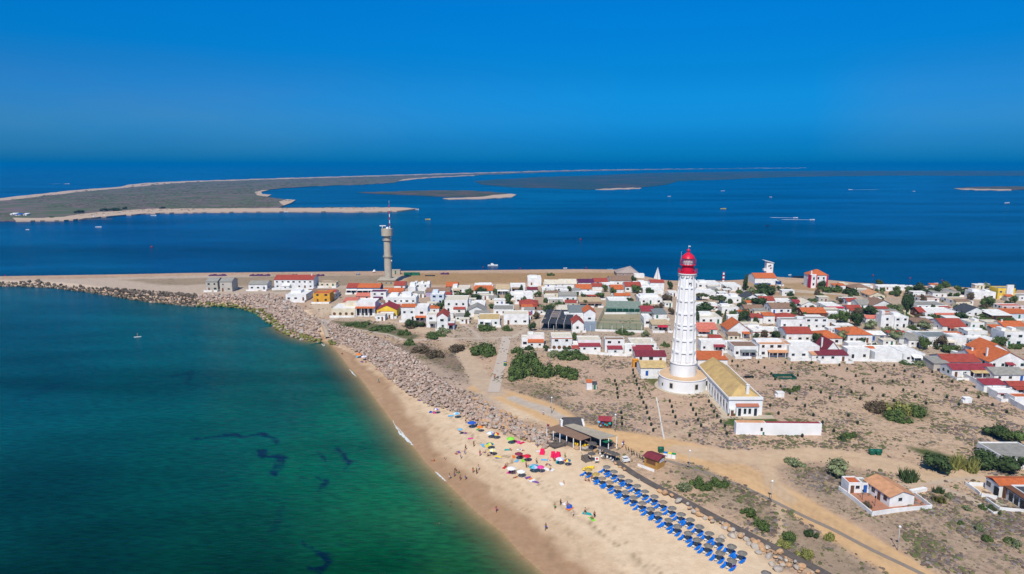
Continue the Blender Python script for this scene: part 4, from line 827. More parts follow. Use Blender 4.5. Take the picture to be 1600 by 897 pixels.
HT = """321 339.5 440 455 434 G g G|grey-white two-storey house, left half of the twin pair by the rock slope|
343 362 440 455.5 434 G g G|grey-white two-storey house, right half of the twin pair by the rock slope|
388 417 444.5 453 438.5 G w G|low white cottage with grey roof and a red panel, right of the twin houses|
428 489.5 437 451.5 429.5 G w R|long white two-storey hall with a red tiled roof near the rock slope|c:.9 l:.22:.42:W
498 525 441.5 448.5 439 F c B|small low cream bungalow between the red-roofed hall and the radar tower|
446 478 460 470.5 453 F w W|bright white flat-roofed house with terrace directly left of the ochre house|t:.1:.6:1 f:4
489 515 458.5 473 454 F o O|ochre yellow house with flat roof behind a white yard wall|f:3 x:b
480 510 456 461 452 S w B|white house with a brown lean-to roof behind the ochre house|
510 524 458.5 466 452.5 G w R|small white house with red roof just right of the ochre house|
541.5 558 449.5 459 441 G b R|left part of the blue arcade building with a darker red roof|a:0:1:W
558.5 594 449.5 459 443 G b O|right part of the blue arcade building with an orange-red roof|a:0:1:W
615.5 632.5 446 451 439.5 G w R|white house with dark red roof beside the foot of the radar tower|
598 630 455 461 450 G w O|white house with orange roof in front of the radar tower base|a:.1:.9:O
556 579 462.5 469 457.5 G k S|pink house with a pale orange roof behind the white terrace house|
536 557 471 478 464.5 S k S|low salmon-roofed annex left of the pink house|n
578.5 603 456 471 452 F w P|tall white house with a purple-red roof edge right of the pink house|a:.2:.8:P
555.5 586 472.5 495 466 F w W|white two-storey front-row house with green shutters and an orange band|a:0:1:O:5 x:g
517.5 554.5 482 494.5 473 F c W|white terrace house with two brown arches, left end of the front row|g:4 t:.45:.98:1.6 f:2.5
588.5 620 484 495.5 477 A y N|cream house with a dark red gable and arched porch|a:.1:.8:N f:3
603 650 465 483 459.5 F w W|wide white house with several roof terraces and white tanks|t:.1:.35:1.2 t:.5:.8:1.6 u:.9
622 648 472 484 468 F w C|white flat house with cream roof behind the orange-banded house|
626.5 649 480 501 476 S w O|white two-storey house with an orange lean-to top right of the cream gable house|
648.5 668 480.5 502.5 474 F w W|white flat-roofed block with an orange porch roof beside two round bushes|a:0:.95:O
666 682 492 512 487 F w C|white house with cream terrace left of the red arched gable house|a:.3:1:G
682.5 699.5 495 515 489 A w R|white house with a curved red gable at the end of the left quarter|x:g
698 710 502.5 514.5 498 F w C|white lower annex with a maroon strip beside the red curved gable house|a:.2:1:M
637.5 649 448.5 461 443 F w W|white house with a round turret near the radar tower|t:.1:.8:1.5 g:2
646.5 671 444 458 440.5 F w W|white castle-like house with a notched parapet near the radar tower|t:.0:.15:.8 t:.4:.55:.8 t:.8:.98:.8
665.5 703 456 463.5 449.5 G v B|long low violet-walled house with a brown tiled roof|
672.5 693.5 460 475.5 455 F l W|pale blue and white house with stepped terraces below the brown-roofed house|t:.1:.5:1.3 x:u
696.5 715 447.5 452.5 440 G n O|dark-walled house with a bright orange roof at the north edge of the left quarter|
705 733 451.5 458.5 446 F w C|white house with cream terraces and a tan porch roof at the north edge|a:.1:.5:T t:.05:.3:1.2
740 770 454 461 446 G w O|white house with a large orange roof half hidden by dark trees|c:.02 c:.95
741 768 444.5 448 442 F w W|white flat-roofed house behind the orange roof by the dark trees|n
775 796 451.5 460 441.5 G w T|white house with a tan tiled roof and covered veranda|a:.1:.9:W
797 821 447 456 442 F w W|white flat-roofed house with a brown porch, left of the tall modern block|a:.1:.8:B
824.5 846 435.5 446.5 430 F w W|tall white modern block with a wide dark window by the dry field|t:.1:.7:.6
694.5 730.5 469 488 461 F w C|large white two-storey house with a cream flat roof and a red-tiled terrace|l:.4:.9:R
735 758 475 479 469.5 F w W|small white flat house with grey roof behind the dark-gabled house|u:.7
729.5 759.5 486 492 479 A w G|white house with a dark grey gable between the terrace house and the modern villa|n
747 781 499 509.5 489 F w Y|modern white villa with a mustard roof pad and floor-to-ceiling windows|a:.3:.6:W
771 802.5 483.5 492.5 476 F w G|white block with grey gravel roof behind the modern villa|
787 826 491 507.5 485 F w C|white bungalow with a cream flat roof and two dark windows at the path corner|
797 833 461 467 455 F w W|white flat-roofed row house in front of the magenta-roofed house|t:.2:.6:.7
805 832 467 474 462 F w W|lower white flat house with small windows above the red pavilion|
812 841 476 483 467 H n R|dark brown pavilion with a wide red hip roof|a:.05:.95:R
823.5 840 452.5 459.5 448.5 G w M|small house with a magenta roof below the tall modern block|
851 874 444 449.5 437 G w C|white cottage with a pale grey roof right of the tall modern block|
874 901 443.5 450.5 436 G w C|pale grey roofed cottage, second to the right of the tall modern block|
903.5 928 441.5 448.5 436 G w P|white cottage with a purple roof in the northern row|
928 950 440.5 446.5 434.5 G w R|white cottage with a red roof right of the purple-roofed one|
953 986 438.5 446.5 431 G w B|long house with a tan-brown roof below the ruined stone shed|
900 924.5 451.5 458 444 G w O|white house with a bright orange roof and an orange side piece|
925.5 941.5 447.5 453 442.5 G w R|small house with a brownish-red roof between two orange-roofed ones|
942 963 445 450 441 F w W|long low white flat house in the northern row|s:R
955 974.5 452 459.5 444.5 G w O|white cottage with an orange roof and three small windows|
977 1002 447.5 455.5 440.5 G w R|white cottage with a red roof left of the white terraced block|
994 1018 445 453 438 F w W|white flat block at the shore end beside the trees|t:.3:.7:1
1016 1038 441.5 453.5 437 G w R|white two-level house with a red roof just below the white sail|
1005 1037 452.5 456.5 447.5 F w W|low white row house under the red two-level house|
847 867 452.5 459.5 447.5 F w W|white cube house under the grey-roofed cottages|
873.5 901 462 471 456 G w G|white barn-like house with grey curved roof, green door and pink plinth|x:g
850.5 868 464.5 471.5 460 F w C|small white house with a white stair in front of the barn-like house|
911.5 943.5 460 464.5 454.5 F w W|long white house with a red strip above its parapet|s:R a:.1:.9:R
905 940 471.5 477.5 464.5 S g T|open hall with a beige sheet roof and a dark front|n a:0:1:B
952 981.5 470 480 463.5 F w W|white flat house with a green door above the green awning|x:g
960 985 462 466 458 G w O|narrow house with an orange roof behind the green-door house|n
999.5 1035 466.5 475.5 460 F w W|large white flat-roofed house with an ochre gate left of the lighthouse top|t:.1:.9:.9
889.5 925 488 500 475.5 S w D|white hall with a big slate-green sheet roof above the shade netting|n
871 888 488 493 478 S w C|low cream sheet roof beside the slate-green roof|n
882 912 490 501 487 F w W|white low block in front of the slate-green roof|
912.5 930.5 488.5 502.5 482.5 A w O|white house with a bright orange gable at the corner of the sports court|
894.5 912.5 506 517 499 A w R|small white clubhouse with a red gable and dark windows below the slate-green roof|x:b
1002.5 1022 486.5 492 476.5 G g N|dark red roofed shed right of the green awning|a:0:1:D
1021.5 1042 490.5 497 482 S w D|grey-roofed shed left of the lighthouse shaft|
1006 1018.5 496 509 490 F w W|narrow white house at the right end of the sports court|x:b
1019 1047 507.5 517 499.5 S g T|open bar with a beige roof and a red arched awning|a:.3:.85:X
824.5 850.5 523 540 519.5 F w C|white house with cream roof block, first of the front terrace by the concrete path|t:.0:.35:.5 l:.0:.95:O
815 825 527.5 541 523 F w C|narrow white end house where the concrete path meets the terrace|x:b
862 894 526.5 548 519.5 F w C|white terrace house with two yellow arches and purple door, second of the front terrace|g:4 s:O f:2
903.5 939 531.5 547 524.5 F w C|white terrace house with a magenta-red tiled strip and yellow pergola|l:.0:.95:N
945.5 976 530.5 551 526 F w B|white terrace house with brown roof top and red lower roof|l:.1:.85:N
987 1026 537 546 527.5 F w C|white house with a big cream flat roof behind the maroon-roofed store|u:.9
990 1020 546.5 553 540 S w N|white shed with a red roof behind the maroon-roofed store|n
893 905 538 548 533 F w W|white gap house with a red tiled terrace between two yellow-trimmed houses|l:.0:1:R
976 993 540 553 536 F w W|white end house beside the orange booth|
993.5 1041 556.5 564 547.5 G w M|long white store with a maroon roof and brown doors near the lighthouse|x:b
1001.5 1041 574.5 588.5 563.5 G w Y|long white keepers' store with a straw-coloured roof and four small windows|
1090.5 1137 562 575 548.5 S w O|white keepers' house with a large orange roof right of the lighthouse|c:.9
1095.5 1134 533.5 548.5 528.5 F w W|white flat house with a red-roofed glass porch right of the lighthouse shaft|a:.5:.95:N
1147 1185 541 557 532.5 F w B|white flat house with a terracotta roof terrace and a green awning|a:.25:.9:D
1187 1238 538 558 529 F w L|white house with a pale green roof and a wide peach porch roof|a:.25:1:L t:.0:.8:.5
1233 1281 541 560.5 532 F w W|white house with blue-tinged sheet roofs in the front row above the sandy lot|l:.65:1:L
1089.5 1121 514.5 520.5 504 G w S|house with a pink-red roof and open porch right of the lighthouse shaft|a:.0:.6:S
1137.5 1171 515.5 527.5 503 A w O|white house with a big orange gable facing the lot|a:.65:1:O
1093.5 1128 496 505.5 488 F w C|cream-white block with a flat roof right of the lighthouse shaft|t:.1:.7:.9
1137.5 1163 494 504.5 491 F w W|white and beige flat block beside the tall narrow tree|
1174 1192 496.5 506 490 S w R|white house with a small red roof left of the orange-topped one|
1193 1211 493.5 506 488.5 S w O|tall white house with an orange roof top|
1212 1253 498 505.5 488.5 H n R|house with a wide red hip roof and dark eaves|
1220.5 1258 499.5 522 495.5 F w G|tall white house with a grey flat roof under the red hip roof|t:.75:1:.6
1176.5 1222 517 525.5 510 F w W|wide white low house with red strips behind its parapet|s:R t:.3:.5:.5
1229 1270 521 534 510.5 G w R|white house with a long deep red roof|
1089.5 1127 443.5 451 438 F w W|white flat hall with a long parapet by the channel right of the lantern|t:.2:.5:.6
1133 1158.5 446.5 454.5 441 F w W|white block beside the small striped beacon|
1086 1119 456.5 466.5 451 F w W|white flat house with an orange side roof beside the shaft top|l:.0:.2:O
1126.5 1158.5 465 474 459.5 F w W|white house with a roof terrace below the striped beacon|t:.6:.95:.8
1089 1125.5 477.5 484.5 472 F w W|white low house with orange and maroon roof strips right of the shaft|s:O
1128 1154 480 489.5 475 F w C|cream-topped white house above the beige block|t:.1:.6:.6
1163 1188 466.5 472.5 460 A w K|white house with a dark grey gable below the white lookout tower|
1188.5 1211 469.5 474 463 G w R|red-roofed house with a small orange gable below the lookout station|n
1212 1240.5 470.5 477 466 F w W|white flat house at the edge of the dry field|
1163.5 1194 482.5 488.5 476 G g B|house with a brown roof and a porch below the dark gable house|a:.2:.9:G
1205 1238.5 481.5 490 473 G w B|long house with a brown-grey roof and a row of windows|x:u
1240.5 1252 474 478 468 G w N|small house with a red roof beside the dry field|
1358.5 1383 461.5 467.5 456.5 A c L|cream gable house by the channel, right of the big brown roof|
1324.5 1341 471 478 465.5 G w R|white house with a red roof and a band of blue windows|x:u
1324 1347 482 487.5 476.5 G w R|low house with a light red roof under the blue-window house|a:.1:.9:R
1342 1362 476 482.5 463 G w G|house with a long dark grey roof beside the white gable house|
1362.5 1398 477.5 485.5 469.5 A w B|white house with a brown-edged gable and low roof|
1291.5 1317 478.5 487 471.5 F w W|white house with a crimson and yellow striped awning|a:.0:1:X
1252.5 1276 476 480.5 471 A w C|cream house with a low gable left of the red striped house|
1254.5 1292 489 494.5 480.5 G n O|brown-walled house with a burnt orange roof and a solar panel|
1295.5 1325 489.5 497.5 486 F w W|white house with a flat roof and a roof block under the striped awning house|t:.7:.98:1.2
1258.5 1294 497.5 514.5 494 F w G|white two-storey house with a brown window in front of the burnt orange roof|f:3
1353.5 1376 497.5 508.5 492.5 G w S|white house with a faded red roof and a blue shutter|x:u
1377.5 1398 492 512.5 488.5 F w B|white house with a yellow window and a chimney block|t:.2:.45:1.4
1398.5 1420 495 513 489 F w W|white two-storey block right of the yellow-window house|t:.2:.7:.9
1325 1363 523 535.5 510 H w O|white house with a wide bright orange hip roof and plain front|
1282 1316.5 528.5 538.5 515.5 H w O|white house with a bright orange hip roof and porch columns|c:.7
1358.5 1384 523.5 531.5 517 S g W|house with a pale grey sheet roof and blue doors|x:u
1279 1326 555 562 546.5 S w M|house with a large maroon roof over the front room|
1290 1312 548 556 534 A w M|maroon gabled upper house with a white gable wall|c:.0
1325.5 1354 536.5 552 533 F w W|upper white cube set back on the cube house|
1324.5 1359.5 545 561.5 540 F w W|white cube house with two round-topped windows on the lot edge|
1353.5 1371 550 557 541 G w O|small orange-roofed house between the cube house and the white sheet-roofed house|
1367.5 1412 550.5 564.5 539 F w W|big white flat house with a blank white front wall on the lot edge|n
1412 1446 553 565.5 537.5 F w W|white house with a maroon shutter and a small porch on the lot edge|a:.35:.8:W x:b
1437 1468 465.5 470 460.5 F w B|white long house with an orange-tan roof strip by the channel trees|s:O
1493 1521.5 470.5 477.5 463.5 F w T|white house with a tan flat roof and three dark windows|
1522 1556.5 456.5 468 452.5 F w W|large white house with stepped roofs by the channel|t:.1:.4:.8 t:.7:.9:.5
1592.5 1622 462 470 458.5 F w G|white house at the channel edge right of the yellow block|
1433 1481 477 482.5 470 F w G|white house with a grey roof and a red side porch|l:.7:1:R
1445.5 1501 488.5 497 479.5 F w W|wide white house with a sloping white roof and a red awning|a:.25:1:S
1436 1447 488 493 480 G n R|small orange-roofed shed left of the wide white house|
1509 1541.5 488 492.5 480 A w K|white house with a dark grey gable in the right quarter|
1550 1582 493 498 483.5 S n W|house with a broad white sheet roof and dark front|
1566 1600 478 484 474 F w S|white house with several pink roof strips under the yellow block|s:R
1576 1612 490 498 482 S l O|blue-walled house with an orange roof at the right edge|
1473 1510 509.5 516 497.5 G w R|house with a large red roof and a dark pillared veranda|a:.2:1:R
1428.5 1458 504 512 496.5 S g B|shed with a grey-brown sheet roof|
1517 1540 504 514.5 498 F w C|white house with a green window and a cluttered roof terrace|x:g t:.6:.9:.7
1541.5 1567 503.5 515.5 499 F g C|unpainted beige house with one square window|
1569.5 1605 511 518 501.5 G w O|white house with a long orange roof and a white chimney at the right edge|c:.1
1449.5 1494 526.5 541.5 517.5 F w D|modern white house with a blue-grey roof, glass doors and an overhanging terrace|a:.3:.95:C
1436.5 1452 523 535 516.5 F w G|narrow white house with a grey roof left of the modern blue-grey roofed house|
1512.5 1543.5 517.5 531 512 F w C|white two-storey house with green shutters and a beige balustrade|x:g t:.0:.95:.4
1514 1555 529 541 524 F w W|lower white front of the green-shuttered house with a green arched door|x:g
1489 1511 526 541 520 F w W|white house with a long outside stair|
1570 1603 518.5 541 512 F w C|white two-storey house with dark green windows at the right edge|x:g t:.1:.3:.8 t:.6:.8:.8
1405.5 1441 529 534 520 S w G|low shed with a beige sheet roof|n
1476 1533 565.5 569.5 553 G w R|long white house with a faded red roof above the boundary wall|
1519.5 1545 557.5 563 546.5 G w O|small house with an orange roof left of the tall gable|c:.3
1535 1578 549 560 537.5 A w O|white house with an orange gable and a long white verge|
1546 1606 565.5 576 550.5 A w O|big white house with a wide orange gable and a white chimney|c:.1 a:.4:.6:N
1488 1558 577.5 590 568 G w N|long house with a deep red roof and a tan awning over its yard|a:.4:.8:Y
1554 1604 585.5 596.5 573.5 G w G|white house with a grey-green roof and two small windows|
1538 1572 601 613 595.5 S w N|small white house with a red roof at the boundary wall|
1578 1612 603 613 595.5 G w R|red-roofed house with a dark porch at the right edge|a:.1:.9:R
1559 1592 612.5 624 607 F w W|white shed with a reddish parapet by the boundary wall|s:N
1586 1612 620 633 614.5 F w O|white house with a rusty roof at the end of the boundary wall|
1459.5 1484 568 575 556.5 S g G|grey lean-to shed at the corner of the boundary wall|n
1296 1318 546 551 541 F w W|small white porch between the maroon gable and the cube house|n"""
for row in HT.split('\n'):
    q, desc, ext = row.split('|'); q = q.split()
    house(float(q[0]), float(q[1]), float(q[2]), float(q[3]), float(q[4]), q[5], q[6], q[7], desc, ext.replace(' .', ':.'))
# more house notes: the low boundary walls of the lot
def wallrun(name, px, h_, th, m_, label, cat='wall', z=None):
    pts = [ground(a_, b_) for a_, b_ in px]; c = pts[0].copy(); mb = MB()
    for p, q in zip(pts[:-1], pts[1:]):
        d = (q - p); d.z = 0; L = d.length; mid = (p + q) / 2 - c; mb.obox((mid.x, mid.y), (d.x, d.y), L + th * .9, th, min(p.z, q.z) - c.z - .4, max(p.z, q.z) - c.z + h_)
    return tag(mb.build(name, m_, None, c), label, cat)
wallrun('garden_wall', [(1137, 553), (1147, 558)], 1.6, .2, WM['w'], 'short white garden wall right of the orange-roofed keepers\' house')
wallrun('garden_wall', [(1238, 559.5), (1281, 562), (1325, 563.5), (1367, 565), (1446, 567)], 1.0, .2, WM['w'], 'long low white wall between the front row of houses and the sandy lot')
wallrun('boundary_wall', [(1480, 575), (1510, 592), (1530, 603), (1560, 619), (1590, 637), (1625, 656)], 1.7, .25, WM['w'], 'long white boundary wall running diagonally along the right side of the sandy lot')
wallrun('garden_wall', [(856, 549), (905, 552), (945, 555), (985, 557)], 1.0, .2, WM['w'], 'low white wall in front of the terrace houses left of the lighthouse')
wallrun('roadside_wall', [(1150, 455.5), (1240, 456), (1300, 460), (1348, 467)], .6, .4, WM['g'], 'low stone wall along the track below the red and white house')
wallrun('garden_wall', [(930, 517.5), (1008, 520)], .9, .2, WM['w'], 'white base wall along the front of the sports court')

foot = np.array([(t.location.x, t.location.y, max(c.dimensions.x for c in t.children if c.type == 'MESH'), max(c.dimensions.y for c in t.children if c.type == 'MESH')) for t in houses])
def free(x, y, m=1.2): return not np.any((x > foot[:, 0] - m) & (x < foot[:, 0] + foot[:, 2] + m) & (y > foot[:, 1] - m) & (y < foot[:, 1] + foot[:, 3] + m))
fills = []; r3 = random.Random(23)
for xa, xb, ya, yb, cnt in [(1090, 1600, 452, 546, 58), (545, 1050, 452, 508, 34)]:
    k = 0
    for _ in range(6000):
        if k >= cnt: break
        px, py = r3.uniform(xa, xb), r3.uniform(ya, yb); p = P(px, py); w_ = r3.uniform(4, 8); d_ = r3.uniform(3, 5)
        if not all(free(p.x + a, p.y + b, .3) for a in (0, w_ / 2, w_) for b in (0, d_)) or (925 < px < 1012 and py > 476) or (840 < px < 900 and py > 488) or (1035 < px < 1100 and py > 515): continue
        h_ = r3.uniform(2.4, 3.3); rc, rn_ = r3.choice([('W', 'white'), ('W', 'white'), ('C', 'cream'), ('G', 'grey'), ('B', 'brown'), ('R', 'red'), ('O', 'orange')])
        t = thing('outbuilding', None, 'outbuilding', (p.x, p.y, gz(p.x, p.y)), r3.uniform(-.06, .06), 'small outbuildings between the houses'); MB().box(0, w_, 0, d_, -.4, h_ - .25).build('wall', WM[r3.choice('wwwwcg')], t)
        MB().slab([(-.15, -.15, h_ - .15), (w_ + .15, -.15, h_ - .15), (w_ + .15, d_ + .15, h_ + (.0 if rc in 'WC' else .5)), (-.15, d_ + .15, h_ + (.0 if rc in 'WC' else .5))], .1).build('roof', RM[rc], t)
        opening('door', t, w_ * .7, 0, 0, .85, 2.0, r3.choice('bguf')); opening('window', t, w_ * .3, 0, 1.0, .9, .9, 'f')
        fills.append((t, f'small outbuilding with {rn_} roof', 'outbuilding')); foot = np.vstack([foot, [p.x, p.y, w_, d_]]); k += 1
tp = [(t[0].location.x, t[0].location.y) for t in trees]; r2 = random.Random(11); zones_ = [(1085, 1600, 452, 548, 95), (640, 1050, 455, 500, 38), (820, 985, 548, 552, 3)]
for xa, xb, ya, yb, cnt in zones_:
    k = 0
    for _ in range(4000):
        if k >= cnt: break
        px, py = r2.uniform(xa, xb), r2.uniform(ya, yb); p = P(px, py)
        if not free(p.x, p.y) or min((p.x - a) ** 2 + (p.y - b) ** 2 for a, b in tp) < 20 or (930 < px < 1010 and py > 478) or (1040 < px < 1100 and py > 520): continue
        w_ = r2.uniform(7, 17); tree(px - w_ / 2, px + w_ / 2, py - r2.uniform(6, 12), py, r2.choice('gggddobg'), r2.choice(['round', 'round', 'low'])); tp.append((p.x, p.y)); k += 1
LMH = dict(LM)
for t in houses:
    d_ = t['label']
    if len(d_.split()) <= 10: LMH[('the ' + d_)] = t.matrix_world @ Vector((0, 0, 0)) if False else t.location.copy()
rank_labels(trees, LMH); rank_labels(fills, LMH)
# ---------------------------------------------------------------- the lighthouse
c = P(1066, 604.5, G); LX, LY = c.x, c.y; zg = gz(LX, LY)
lh = thing('lighthouse', 'tall white ribbed lighthouse tower with a red lantern, standing on a round white base', 'lighthouse', (LX, LY, zg))
M_lh = mat('lighthouse_white', (.80, .80, .80), .85, (.66, .65, .62), .35, .6); M_lr = mat('lantern_red', (.62, .012, .045), .4, (.52, .01, .04), .6, .5)
M_terr = mat('terrace_screed', (.62, .43, .26), .9, (.52, .36, .22), .5, .8); M_lg = mat('lantern_glass', (.50, .52, .52), .1, (.4, .42, .42), 1, .5, spec=.8)
M_kerb = mat('pale_paving', (.50, .42, .31), .95, (.42, .35, .27), .5, .8); M_grey = mat('grey_trim', (.30, .31, .33))
RB = 8.0
mb = MB(); mb.cyl(0, 0, -.4, .25, RB + 1.3, RB + 1.3, 56, 0, False); mb.build('plinth_path', M_kerb, lh)
mb = MB(); mb.cyl(0, 0, .26, 4.35, RB, RB, 56, 0, False); mb.cyl(0, 0, 4.36, 4.6, RB + .18, RB + .18, 56, 0, False); mb.build('base_drum', M_lh, lh)
MB().cyl(0, 0, 4.61, 4.68, RB - .1, RB - .1, 48, 0, False).build('terrace', M_terr, lh)
mb = MB(); mb.cyl(0, 0, 4.69, 8.9, 4.35, 4.3, 40, 0, False); mb.cyl(0, 0, 8.91, 9.2, 4.55, 4.55, 40, 0, False); mb.build('upper_drum', M_lh, lh)
def rad(z): return 4.1 + (2.62 - 4.1) * (z - 9.2) / (41.0 - 9.2)
mb = MB(); zz = [9.21, 13.2, 17.6, 21.9, 22.9, 27.3, 31.8, 36.6, 40.9]
mb.cyl(0, 0, 9.21, 40.9, rad(9.2) - .42, rad(41) - .32, 40, 0, False); mb.build('shaft', M_lh, lh)
for a, b in [(12.9, 13.5), (17.3, 17.9), (21.7, 22.2), (23.0, 23.5), (27.0, 27.6), (31.6, 32.1), (36.3, 36.8)]:
    MB().cyl(0, 0, a, b, rad(a) - .02, rad(b) - .02, 40, 0, False).build('shaft_ring', M_lh, lh)
NR = 10
for k in range(NR):
    a = 2 * math.pi * (k + .5) / NR + .06; mb = MB(); ux, uy = math.cos(a), math.sin(a); vx, vy = -uy, ux
    r0, r1 = rad(9.2), rad(40.2); w0, w1 = .48, .36
    v = []
    for (r_, z_, w_) in ((r0, 9.21, w0), (r1, 40.3, w1)):
        for (rr_, ss) in ((r_ - .8, -w_), (r_ + .03, -w_), (r_ + .03, w_), (r_ - .8, w_)): v.append((ux * rr_ + vx * ss, uy * rr_ + vy * ss, z_))
    mb.add(v, [(3, 2, 1, 0), (4, 5, 6, 7), (0, 1, 5, 4), (1, 2, 6, 5), (2, 3, 7, 6), (3, 0, 4, 7)]); mb.build('rib', M_lh, lh)
mb = MB(); mb.lathe([(2.4, 40.0), (2.72, 40.3), (2.72, 41.0), (3.05, 41.3), (3.05, 41.75), (1.7, 41.76)], n=40); mb.build('cornice', M_lh, lh)
for k in range(20):
    a = 2 * math.pi * k / 20; MB().obox((2.86 * math.cos(a), 2.86 * math.sin(a)), (math.cos(a), math.sin(a)), .4, .16, 40.5, 41.1).build('bracket', M_grey, lh)
MB().lathe([(3.08, 41.76), (3.08, 42.2), (2.2, 42.25)], n=36).build('gallery_deck', M_lr, lh)
def railing(r_, z0, z1, n_, par):
    mb = MB()
    for k in range(n_):
        a, b = 2 * math.pi * k / n_, 2 * math.pi * (k + 1) / n_; p = (r_ * math.cos(a), r_ * math.sin(a)); q = (r_ * math.cos(b), r_ * math.sin(b))
        mb.tube((*p, z0), (*p, z1), .045, n=5); mb.tube((*p, z1), (*q, z1), .05, n=5); mb.tube((*p, (z0 + z1) / 2), (*q, (z0 + z1) / 2), .03, n=4)
    return mb.build('railing', M_lr, par)
railing(3.0, 42.2, 43.4, 24, lh)
MB().cyl(0, 0, 41.9, 45.2, 1.95, 1.95, 32).build('watch_room', M_lr, lh)
MB().lathe([(1.96, 44.9), (2.55, 45.15), (2.55, 45.35), (1.5, 45.4)], n=32).build('lantern_gallery', M_lr, lh)
railing(2.5, 45.35, 47.6, 16, lh)
MB().cyl(0, 0, 45.41, 48.0, 1.62, 1.62, 24, 0, False).build('lantern_glass', M_lg, lh)
mb = MB()
for k in range(12):
    a = 2 * math.pi * k / 12; mb.tube((1.65 * math.cos(a), 1.65 * math.sin(a), 45.4), (1.65 * math.cos(a), 1.65 * math.sin(a), 48), .055, n=4)
for z_ in (46.2, 47.1):
    for k in range(24): a, b = 2 * math.pi * k / 24, 2 * math.pi * (k + 1) / 24; mb.tube((1.66 * math.cos(a), 1.66 * math.sin(a), z_), (1.66 * math.cos(b), 1.66 * math.sin(b), z_), .04, n=4)
mb.build('glazing_bar', M_white, lh)
MB().lathe([(2.15, 48.0), (2.2, 48.15), (1.9, 48.9), (1.4, 49.6), (.8, 50.1), (.42, 50.5), (.36, 50.9), (.5, 51.1), (.55, 51.5), (.35, 51.9), (.001, 52.1)], n=28).build('dome', M_lr, lh)
mb = MB(); mb.tube((0, 0, 52), (0, 0, 53.6), .06, .03); mb.box(-.05, .6, -.03, .03, 53.0, 53.35); mb.build('weather_vane', M_white, lh)
MB().tube((-2.3, 0, 45.4), (-2.3, 0, 51), .04, .02, 4).build('aerial', M_white, lh)
def face_item(nm, deg, r_, z0, w_, h_, mats, dep=.08, par=lh):
    a = R(deg); mb = MB(); f_ = .16
    mb.box(-w_ / 2 - f_, w_ / 2 + f_, -dep, .3, z0, z0 + h_, 0); mb.box(-w_ / 2, w_ / 2, -dep - .02, -dep + .02, z0 + f_, z0 + h_ - f_, 1)
    o = mb.build(nm, mats, par); o.location = (r_ * math.sin(a), -r_ * math.cos(a), 0); o.rotation_euler = (0, 0, a); return o
for dg, w_, h_ in [(-60, .45, 1.1), (-33, .95, 1.9), (28, .95, 1.9), (76, .9, 1.8)]: face_item('window', dg - 8, RB, 1.5, w_, h_, [M_kerb, M_glass])
face_item('window', 8, rad(38), 37.6, .7, 1.0, [M_grey, M_dark], .02); face_item('window', 5, rad(24), 24.6, .4, .8, [M_grey, M_dark], -.2)
mb = MB(); railb = MB()
for k in range(28): a = 2 * math.pi * k / 28; b = 2 * math.pi * (k + 1) / 28; mb.tube((4.45 * math.cos(a), 4.45 * math.sin(a), 9.2), (4.45 * math.cos(a), 4.45 * math.sin(a), 9.9), .03, n=4); mb.tube((4.45 * math.cos(a), 4.45 * math.sin(a), 9.9), (4.45 * math.cos(b), 4.45 * math.sin(b), 9.9), .03, n=4)
mb.build('railing', mat('rusty_rail', (.45, .2, .12)), lh)
for o_ in lh.children:      # bring the modelled heights to the tower's true ones
    for v_ in o_.data.vertices:
        z_ = v_.co.z; v_.co.z = z_ if z_ < 9.2 else (9.2 + (z_ - 9.2) * .932 if z_ < 41.3 else 39.117 + (z_ - 41.3) * .77)
# ---------------------------------------------------------------- keepers' house with the straw-coloured tile roof, and its link to the tower
A_ = P(1137.5, 649.4); B_ = P(1191, 650.2); y0 = A_.y; x0 = A_.x; W = B_.x - A_.x; H5 = 5.75; L_ = 35.0; zk = gz(x0, y0)
kh = thing('keepers_house', 'long white keepers\' house with a hipped straw-coloured roof, joined to the lighthouse base', 'house', (x0, y0, zk))
MB().box(0, W, 0, L_, -.4, H5 - .8).build('wall', M_lh, kh)
mb = MB(); mb.box(-.1, W + .1, -.1, .22, H5 - .8, H5 + .15); mb.box(-.1, .16, .22, L_, H5 - .8, H5 - .2); mb.box(W - .16, W + .1, .22, L_, H5 - .8, H5 - .2); mb.build('parapet', M_lh, kh)
mb = MB(); mb.box(-.16, W + .16, -.16, -.11, H5 - .95, H5 - .72); mb.box(-.18, -.12, -.1, L_, H5 - .95, H5 - .72); mb.build('cornice', M_grey, kh)
rz_ = H5 + 2.6; mb = MB(); e = .17
mb.add([(e, .24, H5 - .5), (W - e, .24, H5 - .5), (W - e, L_, H5 - .5), (e, L_, H5 - .5), (W / 2, 5.2, rz_), (W / 2, L_ - .5, rz_)], [(0, 1, 4), (1, 2, 5, 4), (3, 0, 4, 5), (2, 3, 5), (0, 3, 2, 1)])
mb.build('roof', mat('straw_tiles', (.60, .42, .17), .9, (.42, .29, .14), .45, .9, .3, 4, wave=1.2), kh)
mb = MB(); mb.box(W * .56, W * .56 + .85, 1.7, 2.4, H5 - .4, H5 + 3.2); mb.box(W * .56 - .08, W * .56 + .93, 1.62, 2.48, H5 + 3.2, H5 + 3.4); mb.build('chimney', M_lh, kh)
MB().slab([(W * .2, -1.3, 3.3), (W * .87, -1.3, 3.3), (W * .87, -.17, 3.9), (W * .2, -.17, 3.9)], .12).build('porch_roof', mat('faded_red_tiles', (.45, .16, .10), wave=2), kh)
MB().box(W * .21, W * .86, -1.0, -.01, 0, 3.2).build('porch_wall', M_lh, kh)
for fx, ww, z0, hh in [(.27, .9, .15, 2.6), (.43, .8, .8, 1.9), (.57, .8, .8, 1.9), (.74, .95, .15, 2.6)]: face = opening('window', kh, W * fx + .3, -1.0, z0, ww, hh, 'w')
